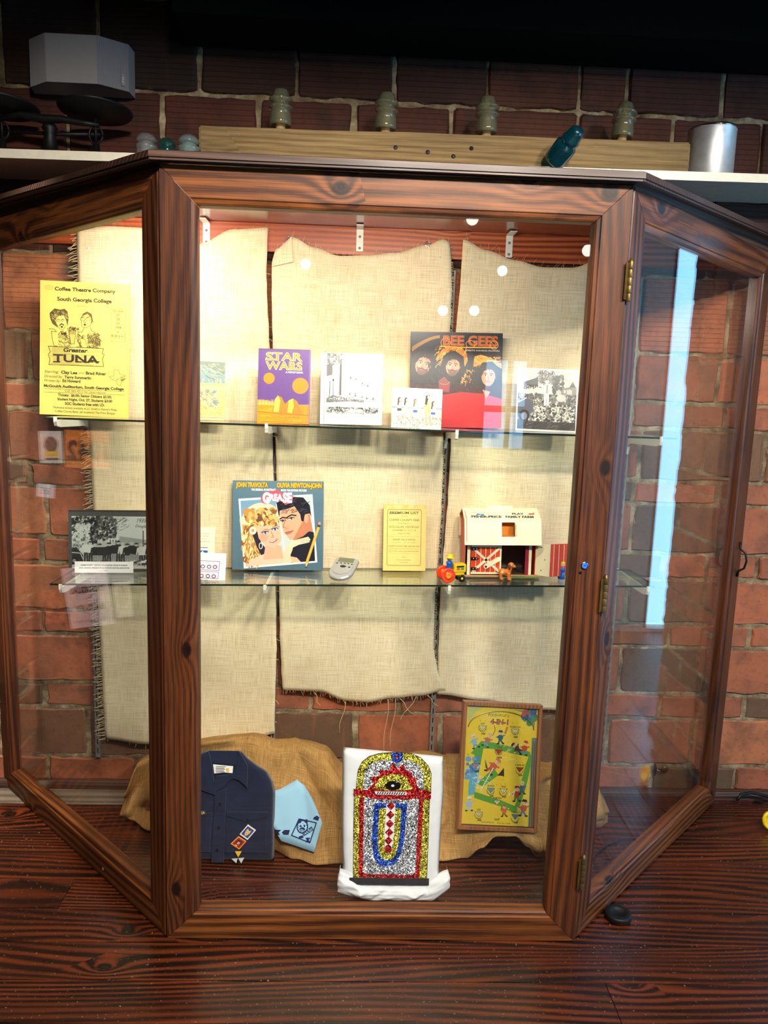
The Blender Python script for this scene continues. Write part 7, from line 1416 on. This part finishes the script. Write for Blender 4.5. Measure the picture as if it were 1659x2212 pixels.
# iron balance scale at the far left
sc = empty('balance_scale', (-1.06, .665, zs(-1.06) + .0005)); tag(sc, 'black cast-iron balance scale with two round pans on the white shelf', 'scale')
mb = MB(); mb.lathe([(.0001, 0), (.050, 0), (.052, .006), (.030, .016), (.022, .040), (.0165, .080), (.024, .095), (.018, .106), (.0001, .108)], 20, M=TR(-.005, 0, 0)); mb.build('pillar', M['black_iron'], sc)
mb = MB(); mb.tube([(-.17, -.01, .108), (-.09, -.012, .128), (-.02, -.010, .118), (.04, -.010, .120), (.10, -.010, .112), (.150, -.01, .108)], [.006, .010, .014, .011, .009, .006], 10); mb.build('beam', M['black_iron'], sc)
mb = MB(); mb.tube([(-.17, .02, .088), (0, .02, .084), (.15, .02, .090)], .006, 8); mb.build('lower_beam', M['black_iron'], sc)
for x, yr in ((-.150, 0), (.138, 0)):
    mb = MB(); T = TR(x, -.005, .142) @ RX(math.radians(-3)); mb.lathe([(.0001, -.010), (.050, -.009), (.108, .004), (.112, .010), (.108, .011), (.05, -.004), (.0001, -.005)], 40, M=T); mb.build('pan', M['black_iron'], sc)
    mb = MB(); mb.tube([(x + .021 * math.cos(t), -.005, .080 + .026 * math.sin(t)) for t in [2 * math.pi * k / 16 for k in range(17)]], .0035, 6); mb.tube([(x, -.005, .128), (x, -.005, .054)], .0038, 6); mb.build('stirrup', M['black_iron'], sc)
    mb = MB(); mb.lathe([(.0001, 0), (.020, 0), (.020, .024), (.012, .030), (.010, .052), (.0001, .054)], 16, M=TR(x, -.005, 0)); mb.build('foot', M['black_iron'], sc)
# faceted wall lamp
wl = empty('wall_lamp', (-1.000, .795, 2.412)); tag(wl, 'unlit grey faceted wall lamp with ribbed side lenses high on the brick', 'lamp')
LP = [(-.160, 0), (-.150, -.055), (-.078, -.110), (.078, -.110), (.160, -.055), (.163, 0)]
mb = MB(); n = 6; vs = [(x, y, 0) for x, y in LP] + [(x, y, .140) for x, y in LP]; mb.add(vs, [tuple(range(n))[::-1], tuple(range(n, 2 * n)), (2, 3, 9, 8), (0, 1, 7, 6), (4, 5, 11, 10), (5, 0, 6, 11)]); mb.build('housing', plain('grey_housing', (150, 144, 142), .45), wl)
M['lens'] = plain('ribbed_lens', (138, 136, 140), .22, spec=.7)
for a, b_ in ((1, 2), (3, 4)):
    mb = MB(); A, B = Vector(LP[a]), Vector(LP[b_]); d = (B - A); n_ = Vector((d.y, -d.x)).normalized(); K = 16
    for k in range(K):
        p0, p1 = A + d * (k / K), A + d * ((k + 1) / K); pm2 = (p0 + p1) / 2 + n_ * .0022; mb.add([(p0.x, p0.y, 0), (pm2.x, pm2.y, 0), (p1.x, p1.y, 0), (p0.x, p0.y, .14), (pm2.x, pm2.y, .14), (p1.x, p1.y, .14)], [(0, 1, 4, 3), (1, 2, 5, 4)])
    mb.build('ribbed_lens', M['lens'], wl)
C = Canvas(120, 3.0, (138, 136, 140)); C.text('EXIT'[:0] or 'PTI', .72, 1.5, .5, (206, 184, 150), width=1.4, rot=-math.pi / 2, bold=.03)
lb_ = sheet('raised_letters', .012, .036, .0004, [print_mat('lens_print', C, .3), M['lens']], wl); A, B = Vector(LP[3]), Vector(LP[4]); p_ = A + (B - A) * .80; dd = B - A; n_ = Vector((dd.y, -dd.x)).normalized(); p_ = p_ + n_ * .004
lb_.location = (p_.x, p_.y, .012); lb_.rotation_euler = (0, 0, math.atan2(dd.y, dd.x))

# ------------------------------------------------------------------ small things on the floor
mb = MB(); mb.lathe([(.0001, 0), (.036, 0), (.038, .003), (.038, .014), (.035, .018), (.022, .019), (.020, .014), (.0001, .013)], 28); pk = mb.build('rubber_puck', M['black_iron']); pk.location = (.718, .100, .001); tag(pk, 'round black rubber puck half under the hinged glass door', 'rubber puck')
mb = MB(); mb.tube([(.72, .36, .004), (.745, .40, .004), (.80, .455, .004), (.86, .49, .004), (.93, .50, .004), (1.02, .53, .004), (1.09, .585, .004), (1.10, .63, .004), (1.085, .70, .004)], .0032, 8); cb = mb.build('black_cable', M['black_iron']); tag(cb, 'thin black cable snaking over the floor inside the case', 'cable')
mb = MB(); mb.tube([(1.38, .72, .030), (1.40, .735, .045), (1.44, .74, .050), (1.50, .735, .040), (1.58, .72, .020), (1.70, .70, .006)], .0055, 8); cb = mb.build('power_cord', M['black_iron']); tag(cb, 'thick black cord looping by the brick outside the cabinet', 'cord')
yr = empty('yellow_ring', (1.428, .575, .001)); tag(yr, 'round yellow plastic ring cap on the floor at the picture edge', 'plastic cap')
mb = MB(); mb.lathe([(.0001, .004), (.020, .004), (.022, .010), (.030, .012), (.034, .008), (.034, .002), (.030, 0), (.0001, 0)], 28, M=TR(0, 0, .034) @ RX(math.radians(72))); mb.build('cap_body', M['toy_yellow'], yr)
mb = MB(); mb.tube([(.028 * math.cos(t), -.004 + .0, .034 + .028 * math.sin(t)) for t in [2 * math.pi * k / 24 for k in range(25)]], .0035, 8); mb.build('cap_rim', M['toy_yellow'], yr)
ky = empty('hanging_key', (1.082, .785, .088)); tag(ky, 'small dark key with brass tag stuck in the mortar joint', 'key')
mb = MB(); mb.tube([(0, 0, .05), (.002, -.006, .03), (0, -.008, .004)], [.004, .006, .003], 8); mb.build('key_stem', M['black_iron'], ky); mb = MB(); mb.lathe([(.0001, -.001), (.013, -.001), (.013, .001), (.0001, .001)], 18, M=TR(.038, -.006, .030) @ RX(math.pi / 2)); mb.build('key_tag', M['brass'], ky)
mb = MB(); mb.tube([(.004, -.010, .030), (.022, -.012, .022)], [.003, .002], 8); mb.build('key_blade', M['chrome'], ky)

# ------------------------------------------------------------------ notice board standing at the left, outside the picture, mirrored in the left glass
nb = empty('notice_board', (-1.52, .47, 0), (0, 0, math.radians(90))); tag(nb, 'dark notice board with pinned posters, mirrored in the left glass', 'notice board')
mb = MB(); mb.box(-.25, .29, .002, .022, .02, 1.62); mb.build('board', plain('board_dark', (34, 26, 22), .8), nb)
def pinned(nm, y0, y1, z0, z1, C, rot=0.0):
    o = sheet('paper', y1 - y0, z1 - z0, .001, [print_mat(nm, C, .7), M['mount_white']], nb); o.location = ((y0 + y1) / 2 - .47, .001, z0); o.rotation_euler = (0, rot, 0)
C = Canvas(260, .85, (214, 128, 60)); C.text('1942', .5, .66, .42, (40, 34, 30), width=.92, bold=.04); pinned('pinned_number', .48, .645, 1.175, 1.315, C, -.02)
C = Canvas(160, 1.2, (206, 204, 200)); C.ell(.5, .5, .3, .3, (96, 84, 80)); C.rect(.2, .75, .8, .95, (226, 190, 60)); C.rect(.2, 1.0, .8, 1.08, (90, 86, 84)); pinned('pinned_portrait', .65, .735, 1.19, 1.31, C, .03)
C = Canvas(300, 1.35, (222, 196, 206)); C.text('AIR MAIL....', .6, .22, .07, (70, 50, 60), width=.6); C.text('DOUGLAS', .5, .58, .13, (70, 50, 60), width=.76, bold=.04); C.text('- TO -', .5, .74, .06, (90, 70, 80), width=.2); C.text('BAXLEY', .5, .98, .13, (70, 50, 60), width=.66, bold=.04); C.text('LAST FLIGHT MAY 1', .55, 1.24, .06, (90, 70, 80), width=.7); pinned('pinned_route', .47, .64, .56, .80, C, .14)
C = Canvas(160, 1.3, (216, 206, 186)); C.ell(.5, .5, .26, .34, (176, 160, 140)); C.ring(.5, .5, .26, .34, .03, (110, 96, 84)); C.ell(.4, .45, .04, .03, (80, 70, 64)); C.ell(.6, .45, .04, .03, (80, 70, 64)); C.line([(.4, .68), (.6, .68)], .03, (110, 80, 70)); pinned('pinned_drawing', .40, .465, .60, .74, C, .1)
C = Canvas(160, 1.3, (150, 60, 46)); C.blobs(.1, .1, .9, 1.2, 40, .05, .14, [(96, 40, 36), (190, 90, 60), (60, 36, 36)]); pinned('pinned_picture', .66, .74, .57, .70, C, .1)
C = Canvas(160, .5, (200, 206, 232)); [C.line([(.2, .15 + k * .1), (.8, .15 + k * .1)], .02, (90, 90, 120)) for k in range(3)]; pinned('pinned_card', .69, .755, 1.06, 1.11, C, -.12)
light('SPOT', 'board_spot', (-.95, .1, 2.7), (-1.52, .55, .9), 230, (1.0, .93, .82), spot_size=math.radians(42), spot_blend=.5, shadow_soft_size=.05)
# ---- lamps
# globe pendants of the room behind the viewer; the front glass mirrors them as small bright dots
M['globe'] = emit('globe_glow', (255, 246, 232), 11.0)
for x, y, z, wh in ((-.58, -5.0, 2.59, 'on the middle burlap below its folded corner'), (1.15, -5.0, 2.60, 'on the right burlap well below its pinned corner'), (.70, -3.8, 2.76, 'on the case ceiling left of the right bracket'), (1.67, -4.2, 2.65, 'close beside the right front stile'), (.64, -5.0, 2.24, 'at the right edge of the middle burlap'), (.92, -5.0, 2.25, 'at the left edge of the right burlap')):
    pdl = empty('pendant_lamp', (x, y, z)); tag(pdl, 'glowing globe lamp mirrored ' + wh, 'lamp', 'globe pendant lamps of the room')
    mb = MB(); mb.sphere((0, 0, 0), .045); mb.build('globe', M['globe'], pdl)
    mb = MB(); mb.tube([(0, 0, .05), (0, 0, 3.02 - z)], .004, 6); mb.lathe([(.02, .040), (.018, .07), (.0001, .072)], 14); mb.build('cord', M['black_iron'], pdl)
